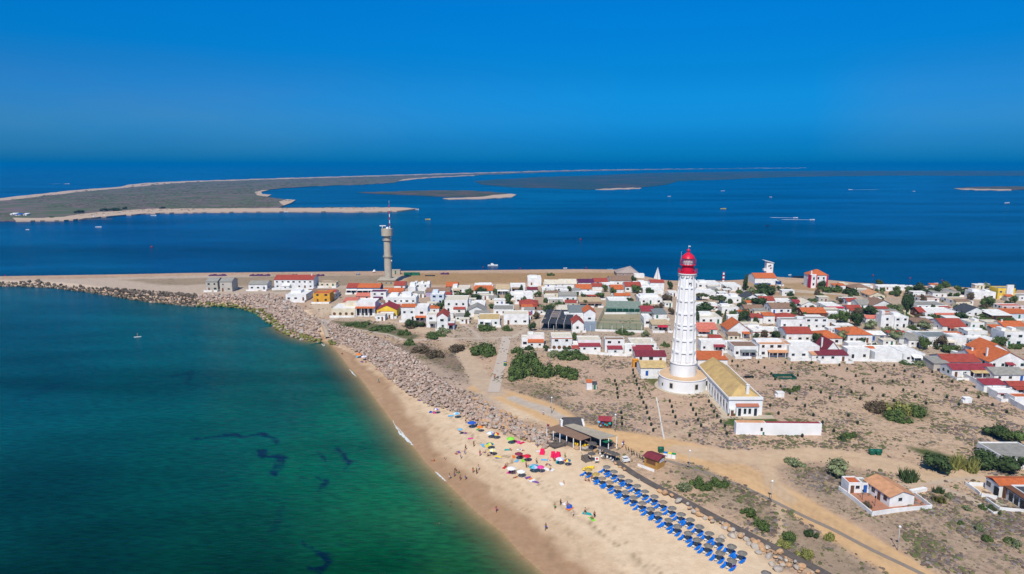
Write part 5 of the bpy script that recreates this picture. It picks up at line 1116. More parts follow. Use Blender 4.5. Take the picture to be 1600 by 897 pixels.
MB().box(W * .02, W * .16, -.9, -.11, 0, 2.4).build('entrance_porch', M_lh, kh); opening('door', kh, W * .09, -.9, 0, .8, 2.0, 'b')
for k in range(11):
    yy = 1.6 + k * 3.05; opening('window', kh, 0, yy, 1.3, 1.0, 2.2, 'f', -math.pi / 2)
    MB().box(-.12, 0, yy + 1.2, yy + 1.6, 0, H5 - .96).build('pilaster', M_lh, kh)
mb = MB(); mb.box(-1.6, -.02, .5, L_, -.35, .12); mb.box(-2.6, W + 3.0, -2.6, -.01, -.35, .16); mb.build('paving', M_kerb, kh)
q = P(1104.5, 617); lk = [(q.x - x0), q.y - y0]
mb = MB(); mb.box(LX + RB * .80 - x0, -.02, LY - y0 - 4.2, LY - y0 - .8, -.3, 4.6); mb.build('link_wall', M_lh, kh)
MB().box(LX + RB * .80 - x0 + .1, -.12, LY - y0 - 4.1, LY - y0 - .9, 4.6, 4.68).build('link_terrace', M_terr, kh)
opening('window', kh, (LX + RB * .80 - x0) / 2, LY - y0 - 4.2, 1.7, 1.1, 1.9, 'f')
for nm, px, py, lab in [('deck_chair', 1181, 650.8, 'green deck chair on the paving beside the keepers\' house')]:
    p = ground(px, py + .5); t = thing(nm, lab, 'chair', (p.x, p.y, p.z + .14)); mb = MB(); mb.slab([(-.3, 0, .3), (.3, 0, .3), (.3, 1.1, .35), (-.3, 1.1, .35)], .05); mb.build('seat', M_green, t); MB().slab([(-.3, 1.1, .35), (.3, 1.1, .35), (.3, 1.6, 1.0), (-.3, 1.6, 1.0)], .05).build('backrest', M_green, t); MB().box(-.3, .3, .1, .16, 0, .25).box(-.3, .3, 1.0, 1.06, 0, .3).build('leg', M_metal, t)
for i, (px, py, lab) in enumerate([(1137, 649.8, 'left of the wooden door'), (1146.3, 650, 'right of the wooden door')]):
    p = ground(px, py); t = thing('flower_pot', f'terracotta flower pot {lab} of the keepers\' house', 'flower pot', (p.x, p.y - .5, p.z + .16)); MB().cyl(0, 0, 0, .4, .2, .3, 12).build('pot', mat('terracotta', (.4, .12, .06)), t); MB().add([Vector(v) * .3 + Vector((0, 0, .6)) for v in ICO1[0]], ICO1[1]).build('foliage', LEAF['g'], t)
# the long white outbuilding in front of it
A_ = P(1149.5, 679); B_ = P(1283, 680.5); W = (B_ - A_).length; t = thing('outbuilding', 'long white windowless outbuilding with orange and maroon roof edges, below the keepers\' house', 'building', (A_.x, A_.y, gz(A_.x, A_.y)), math.atan2(B_.y - A_.y, B_.x - A_.x))
D = 1.9; h = 3.45; MB().box(0, W, 0, D, -.4, h - .35).build('wall', M_lh, t)
mb = MB(); mb.box(0, W, 0, .2, h - .35, h); mb.box(0, .2, .2, D, h - .35, h); mb.box(W - .2, W, .2, D, h - .35, h); mb.box(W * .34, W * .34 + .2, .2, D, h - .35, h); mb.build('parapet', M_lh, t)
MB().slab([(.2, .2, h - .3), (W * .34, .2, h - .3), (W * .34, D, h + .1), (.2, D, h + .1)], .1).build('roof', RM['L'], t); MB().slab([(W * .34 + .2, .2, h - .28), (W - .2, .2, h - .28), (W - .2, D, h - .15), (W * .34 + .2, D, h - .15)], .1).build('roof', RM['N'], t)
opening('window', t, W * .30, 0, 1.1, .45, 1.0, 'b'); opening('door', t, W * .325, 0, 0, .5, .8, 'g')
# ---------------------------------------------------------------- radar tower
b = P(604.5, 445.5); zg = gz(b.x, b.y); rt = thing('radar_tower', 'tall concrete radar tower with two ring balconies and a red and white mast', 'tower', (b.x, b.y + 6, zg))
MB().box(-5.2, 5.2, -7.5, 4, -.4, 3.3).build('base_building', WM['n'] if False else mat('ochre_wall', (.36, .27, .16)), rt); MB().box(-5.8, 5.8, -8, 4.4, 3.3, 3.6).build('base_roof', M_conc, rt)
for k in (-3, 0, 3): opening('window', rt, k, -7.5, 1.2, 1.4, 1.0, 'w')
MB().lathe([(2.35, 3.6), (2.15, 31)], n=28).build('shaft', M_conc, rt)
for z_ in (17.2, 27.6):
    mb = MB(); mb.cyl(0, 0, z_, z_ + .25, 2.9, 2.9, 28, 0, False); mb.build('ring_balcony', M_conc, rt); mb = MB()
    for k in range(20): a, b_ = 2 * math.pi * k / 20, 2 * math.pi * (k + 1) / 20; mb.tube((2.8 * math.cos(a), 2.8 * math.sin(a), z_ + .25), (2.8 * math.cos(a), 2.8 * math.sin(a), z_ + 1.2), .04, n=4); mb.tube((2.8 * math.cos(a), 2.8 * math.sin(a), z_ + 1.2), (2.8 * math.cos(b_), 2.8 * math.sin(b_), z_ + 1.2), .04, n=4)
    mb.build('railing', M_metal, rt)
MB().lathe([(2.2, 30.3), (3.45, 30.6), (3.5, 35.0), (3.3, 35.05), (3.3, 34.6), (.01, 34.6)], n=32).build('machine_room', M_conc, rt)
mb = MB(); mb.tube((-2.6, -1, 34.6), (-2.6, -1, 36.6), .18); mb.build('radar_mount', M_white, rt); MB().obox((-2.3, -1), (1, .15), 3.8, .35, 36.6, 37.1).build('radar_antenna', M_white, rt)
MB().lathe([(.9, 34.7), (1.0, 35.2), (.8, 35.9), (.01, 36.2)], .6, -1, 14).build('radome', M_white, rt)
for k in range(8): MB().cyl(1.9, 0, 34.6 + k * 1.9, 36.49 + k * 1.9, .30 - .015 * k, .30 - .015 * k, 8).build('mast_section', M_red if k % 2 else M_white, rt)
MB().tube((1.9, 0, 49.8), (1.9, 0, 52.5), .05).build('aerial', M_white, rt)
for z_, sx_ in ((29.2, 2.1), (14.5, 2.2)): MB().box(sx_, sx_ + .6, -1.2, -.7, z_, z_ + .7).build('antenna_box', M_white, rt)
# ---------------------------------------------------------------- lookout station, red and white house, beacon, yellow block, ruined shed
house(1180, 1214, 434.5, 444.5, 426.5, 'G', 'w', 'O', 'white lifeboat station with a big orange roof and blue base by the channel', 'n')
st = houses[-1]; st['category'] = 'building'
MB().box(-.06, 10, -.06, -.02, -.3, .8).build('blue_base', M_blue, st)
b = P(1201.5, 441); t = thing('lookout_tower', 'slim white lookout tower with a slanted roof behind the orange-roofed station', 'tower', (b.x, b.y, G))
MB().box(-2.1, 2.1, 0, 4, -.4, 12.4).build('shaft', WM['w'], t); MB().slab([(-3.6, -.5, 14.2), (2.5, -.5, 12.6), (2.5, 4.5, 12.6), (-3.6, 4.5, 14.2)], .3).build('roof', M_white, t); MB().box(-2.1, 2.1, .4, 4, 12.41, 12.6).build('cornice', M_white, t)
MB().box(-3.5, -2.11, .5, 3, 7.2, 8.6).build('balcony', M_white, t)
for x_, z_ in ((-.7, 10.0), (.6, 8.6), (.2, 10.3)): opening('window', t, x_, 0, z_, .9, 1.0, 'f')
house(1214.3, 1221, 439.5, 445.5, 436, 'F', 'b', 'W', 'small blue boat shed attached at the right of the lifeboat station', 'n')
b = P(1278, 449.5); zb = gz(b.x, b.y); t = thing('house', 'red-trimmed white two-storey house with an orange hip roof and a stair turret by the channel', 'house', (b.x - 5.2, b.y, zb))
MB().box(0, 11, 0, 9, -.4, 7.6).build('wall', WM['w'], t); e = .3
MB().add([(-e, -e, 7.6), (11 + e, -e, 7.6), (11 + e, 9 + e, 7.6), (-e, 9 + e, 7.6), (4.6, 4.5, 10.6), (6.4, 4.5, 10.6)], [(0, 1, 5, 4), (1, 2, 5), (2, 3, 4, 5), (3, 0, 4), (0, 3, 2, 1)]).build('roof', RM['O'], t)
MB().box(-.7, 3.2, -2.2, -.02, -.4, 8.3).build('stair_turret', WM['w'], t); M_crim = mat('crimson_paint', (.55, .03, .08))
for xx in (-.75, 2.75): MB().box(xx, xx + .55, -2.28, -2.21, -.3, 8.3).build('corner_strip', M_crim, t)
MB().box(10.0, 11.06, -.08, -.01, -.3, 7.5).build('corner_strip', M_crim, t); MB().box(-.82, -.71, -2.28, 1, -.3, 8.3).build('corner_strip', M_crim, t)
MB().box(-.3, .4, -1.5, -.8, 8.3, 10.6).build('chimney', WM['w'], t)
for x_, y_, z_ in [(1.3, -2.2, 1.6), (1.3, -2.2, 5.2), (5, 0, 5.0), (8.3, 0, 5.0), (5, 0, 1.2)]: opening('window', t, x_, y_, z_, 1.0, 1.6, 'f')
opening('door', t, 8.0, 0, 0, 1.0, 2.1, 'b')
house(1314, 1325.5, 442.5, 451, 440.5, 'F', 'c', 'C', 'small cream box hut between the round bush and the brown-roofed barn', 'n')
house(1336, 1365, 452, 456.5, 442, 'H', 'n', 'B', 'barn with a big brown-orange hip roof by the channel', 'n')
house(1372, 1420, 447, 454, 445, 'F', 'w', 'W', 'very long low white building by the channel, under the palm tree', 's:W')
house(1418, 1431, 447.5, 454, 445.5, 'F', 'w', 'W', 'short low white building just right of the very long one', '')
house(1560, 1587, 450.5, 468, 447, 'F', 'y', 'G', 'yellow and white two-storey block with a white centre bay by the channel', 'x:w')
yt_ = houses[-1]; MB().box(4.3, 8.0, -.9, -.01, -.3, 8.3).build('centre_bay', WM['w'], yt_)
house(1453, 1501, 456, 461, 450.5, 'F', 'g', 'G', 'long grey stone shed with a weathered flat roof by the channel', '')
b = P(1130, 443); t = thing('beacon', 'small red and white striped beacon column at the channel edge', 'beacon', (b.x, b.y, G))
for k in range(6): MB().cyl(0, 0, k * 1.15, (k + 1) * 1.15 - .001, .75 - .03 * k, .72 - .03 * k, 14).build('painted_band', M_red if k % 2 == 0 else M_white, t)
MB().lathe([(.6, 6.9), (.3, 7.3), (.01, 7.6)], n=12).build('lamp', M_red, t)
b = P(962, 431); t = thing('ruined_shed', 'ruined stone shed with a pale hipped roof on the shore point', 'shed', (b.x, b.y - 4, G)); Wd_ = (996 - 962) / F * (b.y * cp + 12)
MB().box(0, Wd_, 0, 12, -.4, 2.6).build('wall', mat('old_stone', (.34, .27, .23), .95, (.25, .2, .18), .6, .9), t); MB().add([(-.3, -.3, 2.6), (Wd_ + .3, -.3, 2.6), (Wd_ + .3, 12.3, 2.6), (-.3, 12.3, 2.6), (Wd_ * .55, 4, 6.2), (Wd_ * .7, 8, 6.2)], [(0, 1, 5, 4), (1, 2, 5), (2, 3, 4, 5), (3, 0, 4), (0, 3, 2, 1)]).build('roof', mat('weathered_roof', (.36, .30, .27), .95, (.28, .23, .21), .5, .9), t)
opening('window', t, Wd_ * .3, 0, 1, .9, .9); MB().box(Wd_ * .75, Wd_ + 3, -5, -.5, -.4, 2.6).build('white_wing', WM['w'], t)
# long green container, sea-edge hut, nets and rubble
for i, (x0_, x1_, y_, h_, m_, nm, lab, ct) in enumerate([(631, 655, 430.5, 1.6, M_green, 'storage_container', 'long low green container behind the radar tower', 'container'), (611, 625, 428.5, 2.8, M_conc, 'concrete_bunker', 'concrete bunker at the water edge behind the radar tower', 'bunker'), (664, 680, 431.5, .8, M_dark, 'rowing_boat', 'dark upturned boat on the dry field', 'boat'),
        (582, 586.5, 426, 1.6, M_white, 'van', 'small white van parked on the shore track left of the radar tower', 'van'), (556, 562, 430, 1.2, M_grey, 'car', 'dark parked car on the shore track', 'car')]):
    p, q = P(x0_, y_), P(x1_, y_); t = thing(nm, lab, ct, (p.x, p.y, G)); w_ = (q - p).length
    if ct in ('van', 'car'):
        h1 = .9; mb = MB(); mb.box(0, w_, 0, 1.9, .35, h1 + .1); mb.add([(.3, .08, h1 + .1), (w_ - .2, .08, h1 + .1), (w_ - .2, 1.82, h1 + .1), (.3, 1.82, h1 + .1), (.8, .2, h_ + .3), (w_ - .5, .2, h_ + .3), (w_ - .5, 1.7, h_ + .3), (.8, 1.7, h_ + .3)], [(4, 5, 6, 7), (0, 1, 5, 4), (1, 2, 6, 5), (2, 3, 7, 6), (3, 0, 4, 7)]); mb.build('body', m_, t)
        for xx in (.5, w_ - .6): 
            for yy in (.0, 1.7): MB().tube((xx, yy, .32), (xx, yy + .2, .32), .32, n=12).build('wheel', M_dark, t)
    elif ct == 'boat':
        n_ = 7; mb = MB(); sec = []
        for k in range(n_): f_ = k / (n_ - 1); ww = 1.1 * math.sin(math.pi * min(f_ * .9 + .08, 1)); sec.append([(f_ * w_, -ww, 0), (f_ * w_, -ww * .6, h_ * .8), (f_ * w_, 0, h_), (f_ * w_, ww * .6, h_ * .8), (f_ * w_, ww, 0)])
        v = [p_ for s_ in sec for p_ in s_]; mb.add(v, [(k * 5 + j, k * 5 + 5 + j, k * 5 + 6 + j, k * 5 + 1 + j) for k in range(n_ - 1) for j in range(4)]); mb.build('hull', m_, t)
    else: 
        MB().box(0, w_, 0, 3, -.2, h_).build('body', m_, t); MB().box(-.1, w_ + .1, -.1, 3.1, h_, h_ + .12).build('lid', m_, t); opening('door', t, w_ * .5, 0, 0, .9, h_ * .85, 'g')
# ---------------------------------------------------------------- sports court, netting frame, pergola
q = [P(932, 515), P(1005, 517), P(1007, 492.5), P(944, 490)]; c0 = q[0].copy(); t = thing('sports_court', 'sports court with a worn olive surface inside a green mesh fence', 'sports court', (c0.x, c0.y, G + .1))
ql = [p - c0 for p in q]; MB().prism([(p.x, p.y) for p in ql], -.5, .06).build('court_surface', mat('court_turf', (.33, .28, .18), .95, (.27, .24, .16), .1, .8), t)
M_mesh = bpy.data.materials.new('green_netting'); M_mesh.use_nodes = True; n = M_mesh.node_tree; bb = n.nodes['Principled BSDF']; bb.inputs['Base Color'].default_value = (.02, .16, .10, 1); bb.inputs['Roughness'].default_value = .9; bb.inputs['Alpha'].default_value = .16
for k in range(4):
    a_, b_ = ql[k], ql[(k + 1) % 4]; d = b_ - a_; mb = MB(); N_ = int(d.length / 3)
    for j in range(N_ + 1): p = a_ + d * j / N_; MB().tube((p.x, p.y, 0), (p.x, p.y, 3.4), .05, n=5).build('fence_post', M_green, t)
    mb.obox(((a_ + b_) / 2)[:2], (d.x, d.y), d.length, .03, .1, 3.3); mb.build('fence_mesh', M_mesh, t)
MB().obox(((ql[2] + ql[3]) / 2)[:2] , (1, .03), (ql[2] - ql[3]).length, .3, 0, 1.0).build('back_wall', WM['w'], t)
mb = MB(); a_, b_ = ql[0].lerp(ql[3], .5), ql[1].lerp(ql[2], .5); mb.obox(((a_ + b_) / 2)[:2], (b_ - a_)[:2], (b_ - a_).length, .06, .1, 1.0); mb.build('court_net', M_mesh, t)
q = [P(845, 515), P(893, 517), P(898, 494), P(856, 492)]; c0 = q[0].copy(); t = thing('netting_frame', 'black shade netting frame on white poles with slatted panels on top', 'pergola', (c0.x, c0.y, G))
M_net = mat('black_netting', (.03, .035, .045), .9, (.06, .065, .075), 1.5, .8)
ql = [p - c0 for p in q]
for i in range(5):
    for j in range(4): 
        p = ql[0].lerp(ql[1], i / 4).lerp(ql[3].lerp(ql[2], i / 4), j / 3); MB().tube((p.x, p.y, 0), (p.x, p.y, 3.6), .07, n=5).build('pole', M_white, t)
for i in range(4):
    for j in range(3):
        cs = [ql[0].lerp(ql[1], (i + a_) / 4).lerp(ql[3].lerp(ql[2], (i + a_) / 4), (j + b_) / 3) for a_, b_ in ((.02, .04), (.97, .04), (.97, .95), (.02, .95))]
        MB().slab([(p.x, p.y, 3.1 + rnd.uniform(-.15, .15)) for p in cs], .04).build('shade_panel', M_net, t)
mb = MB()
for j in range(9): 
    a_, b_ = ql[0].lerp(ql[3], .35 + j * .05), ql[1].lerp(ql[2], .35 + j * .05); s_, e_ = a_.lerp(b_, .22), a_.lerp(b_, .55); mb.obox(((s_ + e_) / 2)[:2], (e_ - s_)[:2], (e_ - s_).length, .45, 3.62, 3.68)
mb.build('slat_panel', mat('bleached_slats', (.40, .33, .30)), t)
for i in range(5): a_, b_ = ql[0].lerp(ql[1], i / 4), ql[3].lerp(ql[2], i / 4); MB().tube((a_.x, a_.y, 3.55), (b_.x, b_.y, 3.55), .06, n=5).build('beam', M_white, t)
mb = MB(); mb.slab([(p.x, p.y, .06) for p in ql], .3); mb.build('floor', mat('dark_floor', (.10, .10, .11)), t)
q = [P(945, 490), P(1001, 491), P(1001, 481), P(948, 479)]; c0 = q[0].copy(); ql = [p - c0 for p in q]; t = thing('awning', 'green mesh awning over a long terrace behind the sports court', 'awning', (c0.x, c0.y, G))
for i in range(7): p = ql[0].lerp(ql[1], i / 6); MB().tube((p.x, p.y, 0), (p.x, p.y, 2.8), .06, n=5).build('post', M_white, t)
MB().slab([(ql[0].x, ql[0].y, 2.7), (ql[1].x, ql[1].y, 2.7), (ql[2].x, ql[2].y, 3.4), (ql[3].x, ql[3].y, 3.4)], .05).build('canopy', mat('green_canopy', (.25, .30, .25), .9, (.13, .19, .14), .8, .9), t)
for i in range(6): p = ql[0].lerp(ql[1], (i + .5) / 6); MB().box(p.x - .8, p.x + .8, p.y + 1.5, p.y + 2.2, 0, .75).build('bench', M_wood, t)
q = [P(894, 517), P(930, 517.5), P(932, 502), P(898, 502)]; c0 = q[0]; tag(MB().prism([((p - c0).x, (p - c0).y) for p in q], -.3, .07).build('paved_yard', mat('blue_grey_paving', (.22, .27, .33)), None, (c0.x, c0.y, G + .05)), kind='structure')
# white street poles along the lane below the court
poles = []
for i, px in enumerate([865, 904, 922, 939, 956, 972, 1002, 1022, 1030, 1037, 1044]):
    p = ground(px, 524 if px < 1010 else 521); t = thing('pole', None, 'pole', p, 0, 'white poles along the lane'); MB().tube((0, 0, -.2), (0, 0, 4.2 if px < 1010 else 1.4), .07, .05, 6).build('shaft', M_white, t); MB().lathe([(.1, 4.2 if px < 1010 else 1.4), (.12, 4.3 if px < 1010 else 1.5), (.01, 4.4 if px < 1010 else 1.55)], n=8).build('cap', M_white, t); poles.append((t, 'thin white lane pole', 'pole'))
rank_labels(poles, {'the sports court corner by the orange gable': P(932, 515), 'the lighthouse': P(1066, 606), 'the shade netting frame': P(860, 512), 'the open bar with the beige roof': P(1033, 515)})
# scrub hut, water tanks, orange booth, bins, planters, lamps
b = ground(925, 609); t = thing('hut', 'small white scrub hut with an orange-patched roof, alone in the lot', 'hut', b)
MB().box(-1.8, 0, 0, 2.6, -.3, 2.6).build('wall', WM['w'], t); MB().slab([(-1.9, -.15, 2.55), (.02, -.15, 2.55), (.02, 1.4, 3.2), (-1.9, 1.4, 3.2)], .1).build('roof', RM['O'], t); MB().slab([(-1.9, 1.4, 3.2), (.02, 1.4, 3.2), (.02, 2.8, 2.7), (-1.9, 2.8, 2.7)], .1).build('roof', RM['G'], t); MB().box(.01, 1.7, .2, 2.4, -.3, 1.9).build('side_shed', WM['g'], t)
opening('door', t, .9, .2, 0, .7, 1.6, 'g'); MB().slab([(-.05, 0, 1.95), (1.8, 0, 1.95), (1.8, 2.5, 2.2), (-.05, 2.5, 2.2)], .07).build('shed_roof', RM['K'], t)
b = ground(993.5, 574); t = thing('booth', 'bright orange booth with a dark doorway left of the long white store', 'booth', b); M_org = mat('orange_paint', (.75, .30, .02)); MB().box(-1, 1, 0, 2, -.3, 2.7).build('body', M_org, t); MB().box(-1.1, 1.1, -.1, 2.1, 2.7, 2.85).build('roof', M_org, t); opening('door', t, 0, 0, 0, .8, 2.0, 'f')
for px, py, s_, lab in [(1220, 621, 1, 'white block water tank standing right of the keepers\' house'), (1513, 630, 1, 'white block water tank with a small side box in the lot near the boundary wall')]:
    b = ground(px, py); t = thing('water_tank', lab, 'water tank', b); MB().box(-1.1, 1.1, 0, 1.8, -.3, 1.5).build('body', WM['w'], t); MB().box(-1.2, 1.2, -.08, 1.9, 1.5, 1.62).build('lid', WM['w'], t); MB().box(-1.7, -1.12, .1, 1.2, -.3, .8).build('side_box', WM['w'], t)
for px, py, lab, w_ in [(1363.5, 711.5, 'left one of two green wheeled rubbish bins by the dirt road', 1.25), (1373.5, 711.8, 'right one of two green wheeled rubbish bins by the dirt road', 1.25), (1033, 708, 'green rubbish bin behind the ochre kiosk', 1.1)]:
    b = ground(px, py); t = thing('rubbish_bin', lab, 'rubbish bin', b); M_bin = mat('bin_green', (.01, .11, .07), .5)
    MB().add([(-.55, 0, .15), (.55, 0, .15), (.55, .9, .15), (-.55, .9, .15), (-.7, -.1, 1.15), (.7, -.1, 1.15), (.7, 1.0, 1.15), (-.7, 1.0, 1.15)], [(0, 3, 2, 1), (0, 1, 5, 4), (1, 2, 6, 5), (2, 3, 7, 6), (3, 0, 4, 7)]).build('body', M_bin, t)
    MB().tube((-.72, .45, 1.05), (.72, .45, 1.05), .56, n=16).build('lid', M_bin, t)
    for xx in (-.5, .5): MB().tube((xx - .06, .1, .12), (xx + .06, .1, .12), .13, n=10).build('wheel', M_dark, t)
b = ground(1046, 716); t = thing('recycling_bench', 'row of white recycling boxes with blue and green lids beside the ochre kiosk', 'recycling bins', b, -.4)
for k, c_ in enumerate(((.02, .2, .5), (.7, .6, .05), (.02, .3, .1))): MB().box(-1.6 + k * 1.05, -.6 + k * 1.05, 0, 1, 0, 1.1).build('box', M_white, t); MB().box(-1.6 + k * 1.05, -.6 + k * 1.05, 0, 1, 1.11, 1.25).build('lid', mat('lid_paint', c_, .5), t)
t = thing('rubbish_bin', 'low green and yellow rubbish bins beside the concrete path', 'rubbish bin', ground(789, 571)); MB().box(-.5, .5, -1, 0, 0, 1).build('body', M_green, t); MB().box(-.5, .5, .05, 1, 0, 1).build('body', mat('bin_yellow', (.6, .5, .05)), t); MB().box(-.5, .5, 1.05, 2, 0, 1).build('body', M_blue, t)
t = thing('drying_nets', 'dark green netting draped over a low frame in the sandy lot', 'nets', ground(1228, 592)); M_ng = mat('dark_green_net', (.015, .09, .06), .9, (.01, .05, .035), 2, .9)
MB().box(-3.6, 3.6, 2.6, 3.2, -.1, .9).build('net_roll', M_ng, t); MB().box(2.9, 3.6, -.6, 2.59, -.1, .8).build('net_roll', M_ng, t); MB().box(-2.6, 2.89, -.6, .1, -.1, .5).build('net_roll', M_ng, t); MB().box(-3.6, -2.9, .4, 2.59, -.1, .7).build('net_roll', M_ng, t)
t = thing('feed_trough', 'long dark trough on the ground right of the keepers\' house', 'trough', ground(1171, 591)); mb = MB(); mb.box(-1.5, 1.5, 0, 1, 0, .12); mb.box(-1.5, 1.5, 0, .1, .12, .7); mb.box(-1.5, 1.5, .9, 1, .12, .7); mb.box(-1.5, -1.4, .1, .9, .12, .7); mb.box(1.4, 1.5, .1, .9, .12, .7); mb.build('trough_body', M_dark, t)
t = thing('low_wall_path', 'narrow white concrete channel running down the lot from the lighthouse base', 'channel', (0, 0, 0)); pts = [ground(a_, b_) for a_, b_ in [(1025.5, 622), (1029, 640), (1033.5, 665), (1037.5, 686)]]
t.location = pts[0]; mb = MB()
for p, q in zip(pts[:-1], pts[1:]): d = q - p; mid = (p + q) / 2 - pts[0]; mb.obox((mid.x, mid.y), (d.x, d.y), d.length + .1, .42, -.8, .22)
mb.build('channel_slab', mat('pale_concrete', (.62, .60, .54), .9), t)
pl = """108 27 145 62 20 97 44 130 78 176 137 219 177 255 13 295 65 345 186 107 270 28 322 67 446 42 366 109 405 142 268 186 330 213 457 183 521 212 387 250 231 297 283 356 501 358 548 110 593 146 652 189 720 234 785 265 576 253 788 45 673 80 730 115 778 146 845 199 919 240 988 282 853 80 912 116 967 149 1032 198 1118 244 1192 289 1026 85 1087 118 1151 146 1237 201 1315 244 1402 292 1491 337 340 402 560 404 411 455 214 487 967 45 453 497 495 67"""
z1 = ZM(1200, 560, 4); q = list(map(float, pl.split())); pts = [z1(q[i], q[i + 1] + 6) for i in range(0, len(q), 2)]
pl = """405 37 419 77 428 121 429 166 436 210 629 37 634 75 657 119 663 170 682 212 702 264 732 317 741 370 765 432 783 494 804 553 470 370 478 426 480 487 977 250 997 306 1009 360 1035 415 1047 482 1196 288 1218 337 1250 390 1271 446 1303 505 1183 607 1384 252 1409 299 1439 359 1469 405 1508 461 1551 507 1569 587"""
z1 = ZM(900, 590, 6.667); q = list(map(float, pl.split())); pts += [z1(q[i], q[i + 1] + 8) for i in range(0, len(q), 2)]
pts += [(1152.7, 574), (1144, 566), (1185, 567.5), (1194.5, 576), (1211, 594), (1205, 586), (989, 580), (989.5, 585), (991.5, 590)]
M_cage = mat('black_sapling_guard', (.012, .018, .016), .8, (.03, .04, .03), 3, .8); gm = MB().cyl(0, 0, -.05, .82, .34, .37, 8, 0, False).mesh('guard', M_cage); gs = MB().add([Vector(v) * .26 + Vector((0, 0, .88)) for v in ICO1[0]], ICO1[1]).mesh('sapling', LEAF['d'])
guards = []
for px, py in pts:
    b = ground(px, py); t = thing('sapling_guard', None, 'sapling guard', b, rnd.uniform(0, 6), 'black sapling guards planted over the lot')
    for nm, m_ in (('guard', gm), ('sapling', gs)): o = bpy.data.objects.new(nm, m_); col.objects.link(o); o.parent = t
    guards.append((t, 'black sapling guard', 'guard'))
lamps = [(861.8, 646), (961, 674.5), (1076.7, 734.4), (1204.5, 784.5), (1402.3, 860), (808, 676)][:5]; LN = ['behind the beach bar, left of its dark roof', 'between the red-roofed stall and the dirt road', 'beside the dirt road right of the ochre kiosk', 'at the edge of the paved strip', 'below the walled white cottage']
for (px, py), ln in zip(lamps, LN):
    b = ground(px, py); t = thing('street_lamp', f'grey lamp post with a white globe, {ln}', 'street lamp', b, 0, 'lamp posts along the beach road'); MB().tube((0, 0, -.2), (0, 0, 4.8), .085, .06, 8).build('post', M_metal, t); MB().add([Vector(v) * .26 + Vector((0, 0, 5.05)) for v in ICO1[0]], ICO1[1], 0, True).build('globe', M_white, t); MB().box(-.5, -.1, -.15, .15, 1.9, 2.1).build('bracket', M_dark, t)
for k, t_ in enumerate(houses):
    d_ = t_['label']
    if len(d_.split()) <= 10 and 'the ' + d_ not in LMH: LMH['the ' + d_] = t_.location.copy()
LMG = {k: v for k, v in LMH.items() if v[1] < 400}
LMG.update({'the bins by the dirt road': P(1368, 711), 'the left water tank': P(1220, 621), 'the right water tank': P(1513, 630), 'the dark green netting': P(1228, 592), 'the long dark trough': P(1171, 591), 'the orange booth': P(993, 574), 'the top of the white channel': P(1025, 622), 'the foot of the white channel': P(1037, 686), 'the red-roofed stall': P(945, 668), 'the corner of the white outbuilding': P(1283, 680), 'the dense bush patch': P(1400, 645)})
rank_labels(guards, LMG)
# ---------------------------------------------------------------- draped strips: boardwalk, paved strip, concrete path
def strip(name, px, w_, m_, up=.06, th=.12, kind='structure', seg=2.0):
    pts = [ground(a, b) for a, b in px]; L = [pts[0]]
    for p, q in zip(pts[:-1], pts[1:]):
        n_ = max(1, int((q - p).length / seg))
        for i in range(1, n_ + 1): L.append(p.lerp(q, i / n_))
    for _ in range(2): L = [L[0]] + [(L[i - 1] + L[i] * 2 + L[i + 1]) / 4 for i in range(1, len(L) - 1)] + [L[-1]]
    top = []; 
    for i, p in enumerate(L):
        t_ = L[min(i + 1, len(L) - 1)] - L[max(i - 1, 0)]; nn = Vector((-t_.y, t_.x)).normalized() * (w_ / 2); z = gz(p.x, p.y) + up
        top.append(((p.x + nn.x, p.y + nn.y, z), (p.x - nn.x, p.y - nn.y, z)))
    mb = MB(); v = []
    for a, b in top: v += [a, b, (a[0], a[1], a[2] - th - .3), (b[0], b[1], b[2] - th - .3)]
    f = []
    for i in range(len(top) - 1): o = i * 4; f += [(o, o + 1, o + 5, o + 4), (o, o + 4, o + 6, o + 2), (o + 1, o + 3, o + 7, o + 5)]
    mb.add(v, f); ob = mb.build(name, m_); ob['kind'] = kind; return ob, L
M_plank = mat('grey_planks', (.15, .125, .11), .9, (.10, .085, .075), .8, .9, wave=2.2)
strip('boardwalk', [(952, 713), (963, 722), (990, 741), (1020, 758), (1048, 772), (1078, 788), (1108, 804), (1144, 822), (1180, 842), (1210, 856), (1245, 872), (1285, 895), (1330, 922)], 1.9, M_plank, .22)
strip('path', [(1040, 719), (1060, 725), (1074, 729), (1101, 738), (1132, 750), (1176, 767), (1205, 781.6), (1244, 801), (1278, 817), (1309, 831), (1346, 851), (1385, 871), (1434, 893), (1470, 912)], 1.15, mat('grey_paving', (.26, .21, .165), .9, (.20, .17, .14), .5, .8), .06)
strip('path', [(792, 526), (787, 547), (780, 578), (774, 600), (771, 613)], 4.0, mat('concrete_paving', (.50, .425, .35), .9, (.44, .37, .30), .3, .6), .08)
